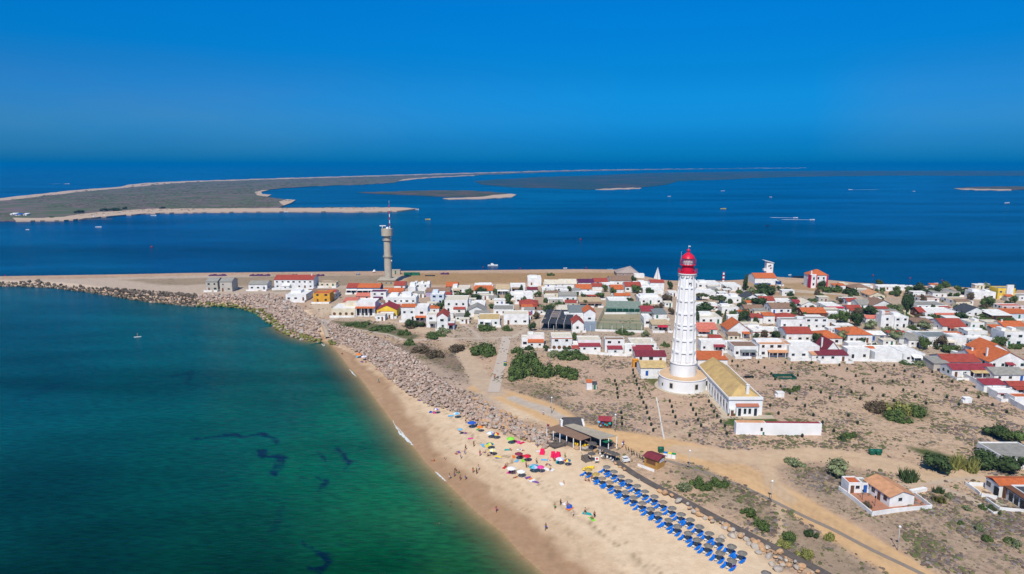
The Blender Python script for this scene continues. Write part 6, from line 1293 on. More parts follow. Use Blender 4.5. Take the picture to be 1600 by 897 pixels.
# ---------------------------------------------------------------- people
def skinmesh(joints, edges, sub_=1):
    me = bpy.data.meshes.new('b'); me.from_pydata([j[:3] for j in joints], edges, []); o = bpy.data.objects.new('b', me); col.objects.link(o)
    m = o.modifiers.new('s', 'SKIN'); m.use_smooth_shade = True
    for i, j in enumerate(joints): me.skin_vertices[0].data[i].radius = (j[3], j[3] * (j[4] if len(j) > 4 else 1))
    me.skin_vertices[0].data[0].use_root = True
    if sub_: o.modifiers.new('u', 'SUBSURF').levels = sub_
    dg = bpy.context.evaluated_depsgraph_get(); r_ = bpy.data.meshes.new_from_object(o.evaluated_get(dg)); bpy.data.objects.remove(o); bpy.data.meshes.remove(me); return r_
def pose(kind):
    # pelvis, chest, neck, head centre, head top, shoulders, elbows, hands, hips, knees, ankles, toes
    if kind == 'stand': J = dict(pe=(0, 0, .95), ch=(0, .01, 1.28), ne=(0, 0, 1.47), hd=(0, -.02, 1.58), ht=(0, -.01, 1.68), sl=(-.18, 0, 1.40), sr=(.18, 0, 1.40), el=(-.25, .02, 1.12), er=(.25, .02, 1.12), hl=(-.26, -.07, .86), hr=(.26, -.06, .86), pl=(-.10, 0, .90), pr=(.10, 0, .90), kl=(-.12, -.02, .50), kr=(.12, 0, .50), al=(-.13, .02, .09), ar=(.13, .03, .09), tl=(-.14, -.12, .04), tr=(.14, -.11, .04))
    if kind == 'walk': J = dict(pe=(0, 0, .93), ch=(0, -.03, 1.27), ne=(0, -.05, 1.45), hd=(0, -.08, 1.56), ht=(0, -.07, 1.66), sl=(-.18, -.03, 1.38), sr=(.18, -.03, 1.38), el=(-.23, .13, 1.13), er=(.23, -.16, 1.13), hl=(-.22, .10, .88), hr=(.22, -.33, .98), pl=(-.10, 0, .88), pr=(.10, 0, .88), kl=(-.11, -.20, .52), kr=(.11, .10, .49), al=(-.11, -.30, .10), ar=(.11, .38, .17), tl=(-.11, -.45, .05), tr=(.11, .30, .04))
    if kind == 'sit': J = dict(pe=(0, .1, .14), ch=(0, .18, .46), ne=(0, .17, .65), hd=(0, .13, .77), ht=(0, .13, .87), sl=(-.18, .18, .58), sr=(.18, .18, .58), el=(-.26, .34, .34), er=(.24, -.05, .40), hl=(-.24, .42, .06), hr=(.16, -.28, .44), pl=(-.10, .06, .13), pr=(.10, .06, .13), kl=(-.13, -.36, .46), kr=(.13, -.34, .42), al=(-.13, -.62, .09), ar=(.13, -.66, .09), tl=(-.13, -.76, .05), tr=(.13, -.80, .05))
    if kind == 'lie': J = dict(pe=(0, 0, .13), ch=(0, .33, .14), ne=(0, .52, .14), hd=(0, .64, .15), ht=(0, .74, .15), sl=(-.18, .43, .14), sr=(.18, .43, .14), el=(-.33, .25, .08), er=(.33, .30, .08), hl=(-.30, .02, .06), hr=(.28, .10, .06), pl=(-.10, -.05, .12), pr=(.10, -.05, .12), kl=(-.13, -.46, .12), kr=(.13, -.46, .16), al=(-.14, -.86, .09), ar=(.15, -.86, .09), tl=(-.15, -.93, .16), tr=(.16, -.93, .16))
    if kind == 'swim': J = dict(pe=(0, .1, -.65), ch=(0, .02, -.25), ne=(0, 0, .02), hd=(0, -.02, .16), ht=(0, -.01, .26), sl=(-.18, 0, -.06), sr=(.18, 0, -.06), el=(-.38, -.12, -.05), er=(.38, -.12, -.05), hl=(-.45, -.38, .02), hr=(.45, -.38, .02), pl=(-.10, .1, -.7), pr=(.10, .1, -.7), kl=(-.12, .1, -1.1), kr=(.12, 0, -1.1), al=(-.12, .2, -1.45), ar=(.12, .1, -1.45), tl=(-.12, .1, -1.5), tr=(.12, .0, -1.5))
    return J
RADS = dict(pe=.135, ch=.145, ne=.055, hd=.095, ht=.06, sl=.065, sr=.065, el=.045, er=.045, hl=.035, hr=.035, pl=.10, pr=.10, kl=.062, kr=.062, al=.042, ar=.042, tl=.035, tr=.035)
ED = [('pe', 'ch'), ('ch', 'ne'), ('ne', 'hd'), ('hd', 'ht'), ('ch', 'sl'), ('ch', 'sr'), ('sl', 'el'), ('sr', 'er'), ('el', 'hl'), ('er', 'hr'), ('pe', 'pl'), ('pe', 'pr'), ('pl', 'kl'), ('pr', 'kr'), ('kl', 'al'), ('kr', 'ar'), ('al', 'tl'), ('ar', 'tr')]
BODY = {}
for k in ('stand', 'walk', 'sit', 'lie', 'swim'):
    J = pose(k); ks = list(J); b_ = skinmesh([(*J[q], RADS[q]) for q in ks], [(ks.index(a), ks.index(b)) for a, b in ED])
    pe, kl, kr, pl, pr, ch = [Vector(J[q]) for q in ('pe', 'kl', 'kr', 'pl', 'pr', 'ch')]
    tr_ = MB(); tr_.tube(pe.lerp(ch, .28), pe.lerp(pl.lerp(pr, .5), .9), .165, .175, 10); tr_.tube(pl, pl.lerp(kl, .55), .115, .10, 8); tr_.tube(pr, pr.lerp(kr, .55), .115, .10, 8)
    ha = MB(); ht, hd = Vector(J['ht']), Vector(J['hd']); ha.add([hd.lerp(ht, .6) + Vector((v.x * .105, v.y * .105 + .025, v.z * .095)) for v in ICO1[0] if True], ICO1[1], 0, True)
    sh = MB(); sh.tube(pe.lerp(ch, .2), ch.lerp(Vector(J['ne']), .75), .165, .17, 10)
    for s_ in 'lr': sh.tube(Vector(J['s' + s_]), Vector(J['s' + s_]).lerp(Vector(J['e' + s_]), .6), .085, .075, 7)
    BODY[k] = (b_, tr_.mesh('swimwear', None), ha.mesh('hair', None), sh.mesh('shirt', None))
SK = [mat('tanned_skin', (.42, .22, .13), .6), mat('fair_skin', (.58, .34, .22), .6), mat('brown_skin', (.28, .14, .08), .6)]
CL = {k: mat('cloth_' + k.replace(' ', '_'), v, .85) for k, v in {'red': (.55, .03, .03), 'blue': (.02, .10, .45), 'black': (.02, .02, .025), 'white': (.78, .78, .78), 'orange': (.75, .20, .03), 'teal': (.02, .35, .35), 'pink': (.75, .06, .30), 'green': (.08, .35, .08), 'yellow': (.78, .58, .05), 'purple': (.20, .08, .30),
      'light blue': (.15, .45, .70), 'lime green': (.25, .68, .06), 'maroon': (.22, .03, .06), 'crimson': (.65, .01, .08), 'striped': (.5, .5, .75), 'tan': (.5, .34, .16)}.items()}
HAIR = [mat('dark_hair', (.03, .02, .015), .7), mat('fair_hair', (.30, .19, .08), .7)]
def clone(name, me, par, m_=None):
    o = bpy.data.objects.new(name, me); col.objects.link(o); o.parent = par
    if m_ is not None:
        if not me.materials: me.materials.append(None)
        o.material_slots[0].link = 'OBJECT'; o.material_slots[0].material = m_
    return o
people = []
def person(px, py, ps='stand', cl='blue', where='', rz=None, shirt=None, wz=None):
    b = ground(px, py)
    if wz is not None: b = P(px, py, wz)
    t = thing('person', None, 'person', b, rnd.uniform(0, 6.28) if rz is None else rz, 'people on and around the beach')
    me = BODY[ps]; clone('body', me[0], t, rnd.choice(SK)); clone('swimwear', me[1], t, CL[cl]); clone('hair', me[2], t, rnd.choice(HAIR))
    if shirt: clone('shirt', me[3], t, CL[shirt])
    s = rnd.uniform(.94, 1.06); t.scale = (s, s, s)
    people.append((t, f"person {dict(stand='standing', walk='walking', sit='sitting', lie='lying down', swim='in the water')[ps]} in {cl} {'shorts and ' + shirt + ' top' if shirt else 'swimwear'}", 'person')); return t
z2 = ZM(660, 620, 5.979); z4 = ZM(640, 660, 3.786); z1 = ZM(500, 500, 5.277)
for x, y, ps, c in [(405, 248, 'stand', 'black'), (480, 467, 'stand', 'red'), (404, 498, 'stand', 'black'), (396, 542, 'walk', 'blue'), (316, 540, 'sit', 'red'), (358, 582, 'stand', 'blue'), (538, 555, 'stand', 'pink'), (103, 603, 'sit', 'orange'), (256, 772, 'walk', 'white'), (298, 748, 'stand', 'blue'), (305, 705, 'stand', 'black'), (336, 714, 'sit', 'green'),
                    (353, 782, 'stand', 'maroon'), (402, 777, 'stand', 'blue'), (473, 712, 'stand', 'orange'), (506, 724, 'stand', 'black'), (525, 688, 'stand', 'white'), (210, 588, 'sit', 'white'), (583, 525, 'sit', 'purple'), (616, 555, 'sit', 'black'), (652, 548, 'sit', 'white'), (640, 530, 'sit', 'blue'), (969, 662, 'stand', 'black'), (998, 667, 'sit', 'white'), (1066, 628, 'stand', 'black'), (1178, 600, 'sit', 'white'),
                    (1332, 573, 'stand', 'green'), (1074, 475, 'stand', 'blue'), (1160, 635, 'lie', 'red'), (1190, 640, 'lie', 'blue'), (1195, 680, 'lie', 'black'), (870, 755, 'lie', 'red'), (1320, 810, 'sit', 'white'), (825, 495, 'lie', 'red'), (930, 500, 'lie', 'white'), (780, 655, 'sit', 'red'), (795, 640, 'sit', 'white'), (838, 705, 'lie', 'pink'), (865, 718, 'sit', 'blue'), (935, 580, 'lie', 'black'), (985, 590, 'sit', 'black'), (1235, 600, 'sit', 'black'), (905, 570, 'sit', 'maroon'), (350, 325, 'lie', 'black'), (400, 338, 'lie', 'purple'), (100, 145, 'lie', 'blue'), (1300, 600, 'sit', 'teal')]:
    person(*z2(x, y), ps, c)
for x, y, ps, c in [(893, 490, 'stand', 'black'), (858, 516, 'walk', 'green'), (934, 490, 'sit', 'red'), (966, 560, 'stand', 'white'), (1038, 545, 'stand', 'black'), (1093, 566, 'stand', 'black'), (1078, 574, 'sit', 'teal'), (806, 638, 'walk', 'blue'), (512, 532, 'walk', 'pink')]: person(*z4(x, y), ps, c)
for x, y, c in [(242, 468, 'white'), (116, 522, 'orange'), (146, 598, 'red'), (240, 490, 'pink'), (176, 602, 'teal')]: person(*z4(x, y), 'swim', c, wz=0)
for x, y, c in [(360, 570, 'white'), (332, 560, 'black'), (215, 592, 'red')]: person(*z1(x, y), 'swim' if y > 565 or 1 else 'stand', c, wz=0)
for x, y, ps, c, s_ in [(484, 520, 'walk', 'teal', 'teal'), (183, 283, 'sit', 'black', None), (1438, 490, 'walk', 'black', 'orange'), (470, 405, 'lie', 'red', None), (498, 403, 'lie', 'red', None), (345, 350, 'sit', 'blue', None), (378, 350, 'sit', 'red', None), (395, 338, 'stand', 'black', None)]: person(*z1(x, y), ps, c, shirt=s_)
for px, py, c, s_ in [(848.6, 649, 'blue', 'white'), (506, 508, 'black', 'black'), (972, 700, 'white', 'white'), (974, 697, 'blue', 'purple'), (951, 697.5, 'red', 'red'), (960, 716, 'red', 'red'), (491, 497, 'black', 'black')]: person(px, py, 'walk', c, shirt=s_)
person(915, 751.5, 'sit', 'maroon'); person(920, 752, 'sit', 'purple'); person(924.5, 750.5, 'stand', 'orange')
LMP = dict(LM); 
# ---------------------------------------------------------------- parasols and towels on the open beach
def ground_at_height(px, py, h):
    z = G + h
    for _ in range(5): p = P(px, py, z); z = max(gz(p.x, p.y), 0) + h
    return Vector((p.x, p.y, max(gz(p.x, p.y), 0)))
def canopy_mesh(r_, drop, n_, colors, thick=.04, seg=8):
    mb = MB(); 
    for k in range(seg):
        a, b = 2 * math.pi * k / seg, 2 * math.pi * (k + 1) / seg; mi = k % len(colors); am = (a + b) / 2
        A_, B_, C_ = (r_ * math.cos(a), r_ * math.sin(a), -drop), (r_ * math.cos(b), r_ * math.sin(b), -drop), (0, 0, 0)
        m1, m2 = (r_ * .55 * math.cos(a), r_ * .55 * math.sin(a), -drop * .42), (r_ * .55 * math.cos(b), r_ * .55 * math.sin(b), -drop * .42)
        mb.add([A_, B_, m2, m1, C_], [(0, 1, 2, 3), (3, 2, 4)], mi); mb.add([(p[0], p[1], p[2] - thick) for p in (A_, B_, m2, m1, C_)], [(3, 2, 1, 0), (4, 2, 3)], mi)
        mb.add([A_, B_, (B_[0], B_[1], B_[2] - thick * 2), (A_[0], A_[1], A_[2] - thick * 2)], [(3, 2, 1, 0)], mi)
    return mb
parasols = []
for (x, y), cs, r_, lab in [(z2(130, 108), ['white', 'purple'], .9, 'blue and white striped'), (z2(320, 148), ['light blue', 'white', 'light blue'], 1.1, 'light blue and white'), (z2(460, 235), ['blue'], 1.35, 'deep blue'), (z2(538, 275), ['orange'], .95, 'orange'), (z2(353, 298), ['light blue'], .7, 'small light blue'),
                           (z2(637, 330), ['white', 'white', 'light blue'], 1.15, 'white and pale blue'), (z2(685, 338), ['blue', 'yellow', 'red', 'orange'], 1.1, 'rainbow segmented'), (z2(824, 383), ['lime green'], 1.15, 'lime green'), (z2(632, 432), ['blue', 'lime green', 'yellow'], 1.05, 'blue, green and yellow'), (z2(655, 490), ['yellow', 'white'], 1.0, 'pale yellow and white'),
                           (z2(900, 525), ['maroon'], 1.1, 'dark maroon'), (z2(978, 545), ['red', 'red', 'crimson'], 1.1, 'bright red'), (z2(1043, 642), ['teal', 'light blue', 'striped'], 1.4, 'large blue-green'), (z2(1105, 648), ['pink'], .95, 'hot pink'), (z2(830, 660), ['white'], 1.15, 'plain white, left one of the white pair'), (z2(921, 690), ['white'], 1.1, 'plain white, right one of the white pair'),
                           (z2(1285, 573), ['striped', 'white'], 1.1, 'pale lilac'), (z2(1355, 585), ['red', 'yellow', 'blue', 'green'], .95, 'red, yellow and blue'), (z1(318, 277), ['orange'], 1.2, 'orange far-end'), (z1(362, 297), ['white', 'striped'], 1.2, 'white and purple far-end')]:
    b = ground_at_height(x, y, 1.9); t = thing('beach_parasol', f'{lab} beach parasol standing in the sand', 'parasol', b, rnd.uniform(0, 1), 'private parasols on the beach')
    MB().tube((0, 0, -.2), (0, 0, 2.0), .025, n=6).build('pole', M_white, t); canopy_mesh(r_, .42, 8, cs).build('canopy', [CL[c] for c in cs], t, (0, 0, 2.1)); 
for i, (x, y) in enumerate([(1120, 500), (1222, 525), (1265, 528), (1245, 545)]):
    b = ground_at_height(*z2(x, y), 1.0); nm = ['left of the pair below the bar deck', 'leftmost in the group of three below the bar', 'rightmost in the group of three below the bar', 'lowest in the group of three below the bar'][i]
    t = thing('beach_tent', f'crimson folding beach tent, {nm}', 'beach tent', b, rnd.uniform(-.5, .5)); MB().add([(-.7, -.6, 0), (.7, -.6, 0), (.6, .7, 0), (-.6, .7, 0), (-.5, .5, 1.3), (.5, .5, 1.3)], [(0, 4, 3), (1, 2, 5), (3, 4, 5, 2), (0, 3, 2, 1)]).build('shell', CL['crimson'], t); MB().slab([(-.6, -.55, .06), (.6, -.55, .06), (.5, .5, .07), (-.5, .5, .07)], .04).build('mat', CL['pink'], t); MB().slab([(-.7, -.6, .02), (.7, -.6, .02), (.5, .5, 1.3), (-.5, .5, 1.3)], .03).build('flap', CL['crimson'], t)
tw = []
for (x, y), c, s_ in [(z2(78, 142), 'blue', 1), (z2(115, 148), 'pink', 1), (z2(275, 178), 'light blue', 1.3), (z2(395, 340), 'purple', 1), (z2(455, 390), 'pink', 1), (z2(570, 455), 'light blue', 1.2), (z2(600, 462), 'yellow', 1), (z2(340, 518), 'purple', .8), (z2(710, 562), 'yellow', 1.1), (z2(715, 570), 'blue', 1), (z2(870, 415), 'maroon', 1), (z2(900, 425), 'pink', 1), (z2(930, 432), 'crimson', 1), (z2(798, 496), 'teal', 1),
                      (z2(855, 560), 'orange', 1), (z2(885, 598), 'light blue', 1), (z2(940, 595), 'lime green', 1), (z2(925, 552), 'red', 1), (z2(995, 755), 'purple', 1.1), (z2(1010, 765), 'orange', 1), (z2(1033, 782), 'white', 1.1), (z2(1060, 797), 'purple', 1), (z2(1160, 677), 'white', 1.1), (z2(1215, 685), 'white', .9), (z2(1262, 612), 'teal', 1), (z2(1140, 590), 'light blue', 1), (z2(815, 705), 'pink', 1),
                      (z2(770, 660), 'red', .9), (z4(945, 495), 'blue', 1.5), (z4(953, 507), 'orange', 1.3), (z4(925, 480), 'white', 1), (z4(1052, 540), 'teal', 1.2), (z4(1080, 572), 'lime green', 1), (z1(310, 305), 'light blue', 1.3), (z1(350, 345), 'purple', 1.2), (z1(835, 662), 'purple', 1), (z1(480, 403), 'red', 1), (z2(1090, 510), 'white', .9), (z2(910, 495), 'white', .9), (z2(520, 305), 'green', .8), (z2(1300, 815), 'white', .9)]:
    b = ground(x, y); t = tag(MB().slab([(-.45 * s_, -.9 * s_, .05), (.45 * s_, -.9 * s_, .05), (.42 * s_, .0, .085), (-.44 * s_, 0, .07)], .04).slab([(-.44 * s_, 0, .07), (.42 * s_, .0, .085), (.46 * s_, .9 * s_, .05), (-.45 * s_, .9 * s_, .06)], .04).build('beach_towel', CL[c], None, b), None, 'towel', 'towels spread on the sand'); t.rotation_euler = (0, 0, rnd.uniform(-1.6, 1.6)); tw.append((t, f'{c} towel spread on the sand', 'towel'))
# ---------------------------------------------------------------- rows of thatched parasols and blue loungers
M_st = mat('grey_thatch', (.22, .205, .185), .95, (.14, .13, .12), 3, .9, .8, 20); M_sy = mat('yellow_thatch', (.46, .33, .10), .95, (.34, .24, .08), 3, .9, .8, 20); M_sb = mat('brown_thatch', (.30, .23, .16), .95, (.21, .16, .12), 3, .9, .8, 20)
M_lb = mat('lounger_blue', (.008, .16, .62), .6, (.006, .12, .5), 1, .6)
mb = MB(); nseg = 18
prof = [(.02, .38), (.36, .28), (.68, .12), (.95, -.04)]
for (r0, z0), (r1, z1_) in zip(prof[:-1], prof[1:]):
    for k in range(nseg):
        a, b = 2 * math.pi * k / nseg, 2 * math.pi * (k + 1) / nseg; j0 = 1 + .03 * math.sin(k * 5); mb.add([(r0 * math.cos(a), r0 * math.sin(a), z0), (r1 * j0 * math.cos(a), r1 * j0 * math.sin(a), z1_), (r1 * j0 * math.cos(b), r1 * j0 * math.sin(b), z1_ - .02 * (k % 2)), (r0 * math.cos(b), r0 * math.sin(b), z0)], [(0, 1, 2, 3)])
mb.add([(0.93 * math.cos(2 * math.pi * k / nseg), 0.93 * math.sin(2 * math.pi * k / nseg), -.07) for k in range(nseg)], [tuple(range(nseg))[::-1]])
thm = {c: mb.mesh('thatch', m_) for c, m_ in (('g', M_st), ('y', M_sy), ('b', M_sb))}; polem = MB().tube((0, 0, -.3), (0, 0, 2.3), .05, n=7).mesh('pole', M_wood)
def lounger_proto():
    t = thing('sun_lounger', None, 'sun lounger', (0, 0, 0), 0, 'blue sun loungers in two rows')
    fr = MB(); fr.box(-.30, -.25, -.95, .95, .26, .31); fr.box(.25, .30, -.95, .95, .26, .31); fr.box(-.25, .25, -.95, -.88, .26, .31); fr.box(-.25, .25, .88, .95, .26, .31); fr.build('frame', M_white, t)
    for x_, y_ in ((-.27, -.8), (.27, -.8), (-.27, .75), (.27, .75)): MB().box(x_ - .03, x_ + .03, y_ - .03, y_ + .03, 0, .259).build('leg', M_white, t)
    MB().slab([(-.32, -.98, .38), (.32, -.98, .38), (.32, .35, .38), (-.32, .35, .38)], .07).build('seat', M_lb, t); MB().slab([(-.32, .351, .38), (.32, .351, .38), (.32, .98, .68), (-.32, .98, .68)], .07).build('backrest', M_lb, t)
    MB().tube((-.38, -.75, .1), (.38, -.75, .1), .1, n=10).build('wheel', M_white, t); return t
LP = lounger_proto(); first = [True]
def place_lounger(x, y, rz, lab):
    z = gz(x, y)
    if first[0]: first[0] = False; LP.location = (x, y, z); LP.rotation_euler = (0, 0, rz); LP['label'] = lab; return LP
    return dup(LP, (x, y, z), rz, lab)
z4u = ZM(880, 700, 4.553)
row1 = [(310, 133), (362, 165), (413, 200), (468, 232), (526, 267), (583, 307), (650, 343), (712, 382), (776, 425), (842, 469), (905, 508), (972, 557), (1042, 605), (1116, 652), (1200, 698), (1275, 745)]
row2 = [(180, 152), (232, 184), (278, 214), (332, 242), (389, 279), (444, 312), (502, 350), (563, 389), (624, 431), (677, 465), (753, 511), (815, 555), (892, 603), (956, 650), (1033, 692), (1118, 745), (1200, 798)]
NUM = ['first', 'second', 'third', 'fourth', 'fifth', 'sixth', 'seventh', 'eighth', 'ninth', 'tenth', 'eleventh', 'twelfth', 'thirteenth', 'fourteenth', 'fifteenth', 'sixteenth', 'seventeenth']
tabm = MB().cyl(0, 0, 0, .42, .05, .05, 8).cyl(0, 0, .42, .47, .26, .26, 12).mesh('table_body', M_white)
for rn, rw, side in ((0, row1, 'rock-side row'), (1, row2, 'sea-side row')):
    for i, (x, y) in enumerate(rw):
        px, py = z4u(x, y); b = ground_at_height(px, py, 2.0); kc = 'y' if (rn, i) in ((1, 0), (1, 1)) else ('b' if (rn, i) in ((1, 4), (1, 3), (1, 2), (0, 7)) else 'g'); cw = dict(g='grey', y='yellow', b='brownish')[kc]
        t = thing('thatched_parasol', f'{cw} thatched parasol, {NUM[i]} from the bar in the {side}', 'parasol', b, rnd.uniform(0, 6), 'thatched parasols in two rows'); o = clone('thatch', thm[kc], t); o.location = (0, 0, 1.95); o.rotation_euler = (rnd.uniform(-.05, .05), rnd.uniform(-.05, .05), 0); clone('pole', polem, t)
        for j, (dx, dy) in enumerate(((-1.15, .95), (.10, -.15))):
            if (rn, i) == (1, 1) and j == 0: continue
            place_lounger(b.x + dx + rnd.uniform(-.08, .08), b.y + dy + rnd.uniform(-.08, .08), R(-45) + rnd.uniform(-.07, .07), f'blue sun lounger, {"left" if j == 0 else "right"} one under the {NUM[i]} parasol of the {side}')
        tt = thing('side_table', f'small white round table under the {NUM[i]} parasol of the {side}', 'table', (b.x - .72, b.y + .22, gz(b.x, b.y)), 0, 'white tables between the loungers'); clone('table_body', tabm, tt)
px, py = z4u(690, 562); b = ground(px, py); place_lounger(b.x, b.y, R(-45), 'single blue sun lounger standing apart, left of the tenth parasol of the sea-side row')
t = thing('inflatable_boat', 'yellow inflatable lying beside the first yellow thatched parasol', 'inflatable', ground(*z4u(180, 150)), .5); mb = MB()
for k in range(16): a, b_ = 2 * math.pi * k / 16, 2 * math.pi * (k + 1) / 16; mb.tube((1.6 * math.cos(a), .6 * math.sin(a), .25), (1.6 * math.cos(b_), .6 * math.sin(b_), .25), .2, n=8)
mb.build('ring', CL['yellow'], t); MB().prism([(1.5 * math.cos(k * math.pi / 6), .5 * math.sin(k * math.pi / 6)) for k in range(12)], .08, .16).build('floor', CL['yellow'], t)
px, py = z4u(1215, 862); b = ground(px, py); t = thing('sign_board', 'white sign board on two pinkish legs below the last parasol', 'sign', b, .3); MB().box(-.5, .5, -.05, .05, .9, 1.5).build('board', M_white, t)
for x_ in (-.35, .35): MB().box(x_ - .04, x_ + .04, -.04, .04, -.1, .899).build('leg', CL['pink'], t)
b = ground_at_height(1197.5, 895, 2.0); t = thing('thatched_parasol', 'grey thatched parasol standing alone at the bottom edge of the beach', 'parasol', b); clone('thatch', thm['g'], t).location = (0, 0, 1.95); clone('pole', polem, t)
# ---------------------------------------------------------------- beach bar
def roofq(par, c0, px, hs, th, m_, nm='roof'):
    pts = []
    for (x, y), h_ in zip(px, hs): p = P(x, y, G + h_); pts.append((p.x - c0.x, p.y - c0.y, G + h_ - c0.z))
    MB().slab(pts, th).build(nm, m_, par); return pts
c0 = ground(890, 690); c0.z = gz(c0.x, c0.y); bar = thing('beach_bar', 'beach bar with brown and grey sheet roofs over an open timber terrace', 'bar', c0)
M_br = mat('brown_reed_roof', (.27, .17, .115), .95, (.21, .13, .09), .8, .9, .5, 5, wave=1.5); M_gr = mat('grey_reed_roof', (.42, .37, .29), .95, (.34, .30, .24), .8, .9, .5, 5, wave=1.5)
q1 = roofq(bar, c0, [(854.5, 669), (906.9, 688), (923, 683), (873.4, 662.9)], (2.9, 2.9, 3.3, 3.3), .14, M_br); q2 = roofq(bar, c0, [(881.8, 664.3), (938, 686.3), (963.7, 680.7), (895.7, 661.7)], (3.6, 3.5, 3.6, 3.8), .14, M_gr)
def posts(a, b, n_, h_, m_, r_=.11):
    for i in range(n_): p = Vector(a).lerp(Vector(b), i / (n_ - 1)); MB().box(p.x - r_, p.x + r_, p.y - r_, p.y + r_, -1.2, p.z - .15).build('post', m_, bar)
posts(q1[0], q1[1], 6, 3, M_white); posts(q2[1], q2[2], 3, 3, M_white); posts(q1[3], q1[2], 4, 3, M_wood, .08); posts(q2[3], q2[2], 5, 3, M_wood, .08)
fl = [Vector(q1[0]), Vector(q1[1]), Vector(q2[1]), Vector(q2[2]), Vector(q2[3]), Vector(q1[3])]; MB().prism([(p.x, p.y) for p in fl], -1.5, .25).build('floor', M_wood, bar)
a, b = Vector(q1[0]), Vector(q1[1]); d = (b - a); n_ = Vector((d.y, -d.x, 0)).normalized()
MB().prism([(a.x, a.y), ((a + d * .62).x, (a + d * .62).y), ((a + d * .55 + n_ * 4.2).x, (a + d * .55 + n_ * 4.2).y), ((a + n_ * 3.0 - d * .02).x, (a + n_ * 3.0 - d * .02).y)], -2.0, .20).build('deck', M_plank, bar)
e1, e2, e3 = a + n_ * 3.0 - d * .02, a + d * .55 + n_ * 4.2, a + d * .62
for p, q in ((a, e1), (e1, e2), (e2, e3)):
    L = (q - p).length; mb = MB(); mid = (p + q) / 2
    for z_ in (.35, .6, .85, 1.1): mb.obox((mid.x, mid.y), (q - p)[:2], L, .06, z_, z_ + .12)
    mb.build('deck_railing', M_wood, bar)
MB().obox(((Vector(q2[0]) + Vector(q2[3])) / 2)[:2], (Vector(q2[3]) - Vector(q2[0]))[:2], 4.5, .2, .25, 3.3).build('end_wall', M_white, bar)
bk = Vector(q2[3]).lerp(Vector(q2[2]), .5); MB().obox((bk.x, bk.y), (Vector(q2[2]) - Vector(q2[3]))[:2], (Vector(q2[2]) - Vector(q2[3])).length * .9, .15, .25, 1.6).build('back_wall', M_wood, bar)
md = (Vector(q1[2]) + Vector(q1[3])) / 2; MB().obox((md.x + .3, md.y + .2), (Vector(q1[2]) - Vector(q1[3]))[:2], 6, 1.2, .25, 1.35).build('counter', M_brown, bar)
roofq(bar, c0, [(938, 688.5), (949, 685.5), (958, 687.5), (947, 692)], (2.5, 2.6, 2.6, 2.5), .08, mat('green_awning', (.01, .15, .07)), 'awning')
# the kitchen hut behind, dark hipped ridge roof with white gables
kq = ground(882, 677); t = thing('kitchen_hut', 'hut with a charcoal pitched roof and steep white gables behind the bar roofs', 'hut', (0, 0, 0)); 
pp = [P(876, 664, G + 3.6), P(914, 665, G + 3.6), P(905, 657, G + 3.6), P(882, 656.5, G + 3.6)]; o0 = pp[0].copy(); o0.z = gz(o0.x, o0.y) - .3; t.location = o0; pl = [p - o0 for p in pp]
wd = (pl[1] - pl[0]).length; MB().box(0, wd, 0, 5, -.2, 3.7).build('wall', M_white, t); [MB().add([(x_, 0, 3.7), (x_, 5, 3.7), (x_, 2.5, 5.0)], [(0, 2, 1)]).build('gable', M_white, t) for x_ in (0, wd)]
mb = MB(); mb.slab([(.5, -.3, 3.6), (wd - .5, -.3, 3.6), (wd - .9, 2.5, 5.15), (.9, 2.5, 5.15)], .1); mb.slab([(.9, 2.5, 5.15), (wd - .9, 2.5, 5.15), (wd - .5, 5.3, 3.6), (.5, 5.3, 3.6)], .1); mb.build('roof', mat('charcoal_shingle', (.085, .08, .085), .9, (.06, .055, .06), 1, .8, wave=2), t)
# furniture and parasols by the bar
M_yel = mat('yellow_plastic', (.75, .50, .02), .5)
def chair(px, py, c, lab, dz=.25):
    b = ground(px, py); t = thing('terrace_chair', lab, 'chair', (b.x, b.y, gz(c0.x, c0.y) + dz), rnd.uniform(0, 6)); MB().box(-.22, .22, -.22, .22, .42, .47).build('seat', c, t); MB().box(-.22, .22, .18, .23, .471, .92).build('backrest', c, t)
    for x_ in (-.2, .16):
        for y_ in (-.2, .16): MB().box(x_, x_ + .04, y_, y_ + .04, 0, .419).build('leg', c, t)
    return t
ch = []
for px, py in [(899, 698), (902, 699.5), (905, 697), (912, 698.5), (914, 701), (918, 699), (910, 701.5), (897, 694)]: ch.append((chair(px, py, M_yel, None), 'yellow terrace chair at the bar', 'chair'))
for px, py in [(863, 688), (868, 691), (873, 690), (877, 694), (870, 696), (882, 697)]: ch.append((chair(px, py, M_wood, None), 'grey wooden chair on the bar deck', 'chair'))
for px, py in [(938, 712), (943, 714), (949, 717), (954, 719), (940, 716), (957, 722)]: ch.append((chair(px, py, M_white, None, .1), 'white chair beside the walkway', 'chair'))
rank_labels(ch, {'the left end of the bar deck': P(855, 690), 'the green awning': P(950, 695), 'the walkway steps': P(955, 718), 'the middle parasol of the bar': P(925, 700), 'the last white post of the bar': P(893, 696), 'the deck corner': P(870, 704)})
dt = {c: clone for c in ()}
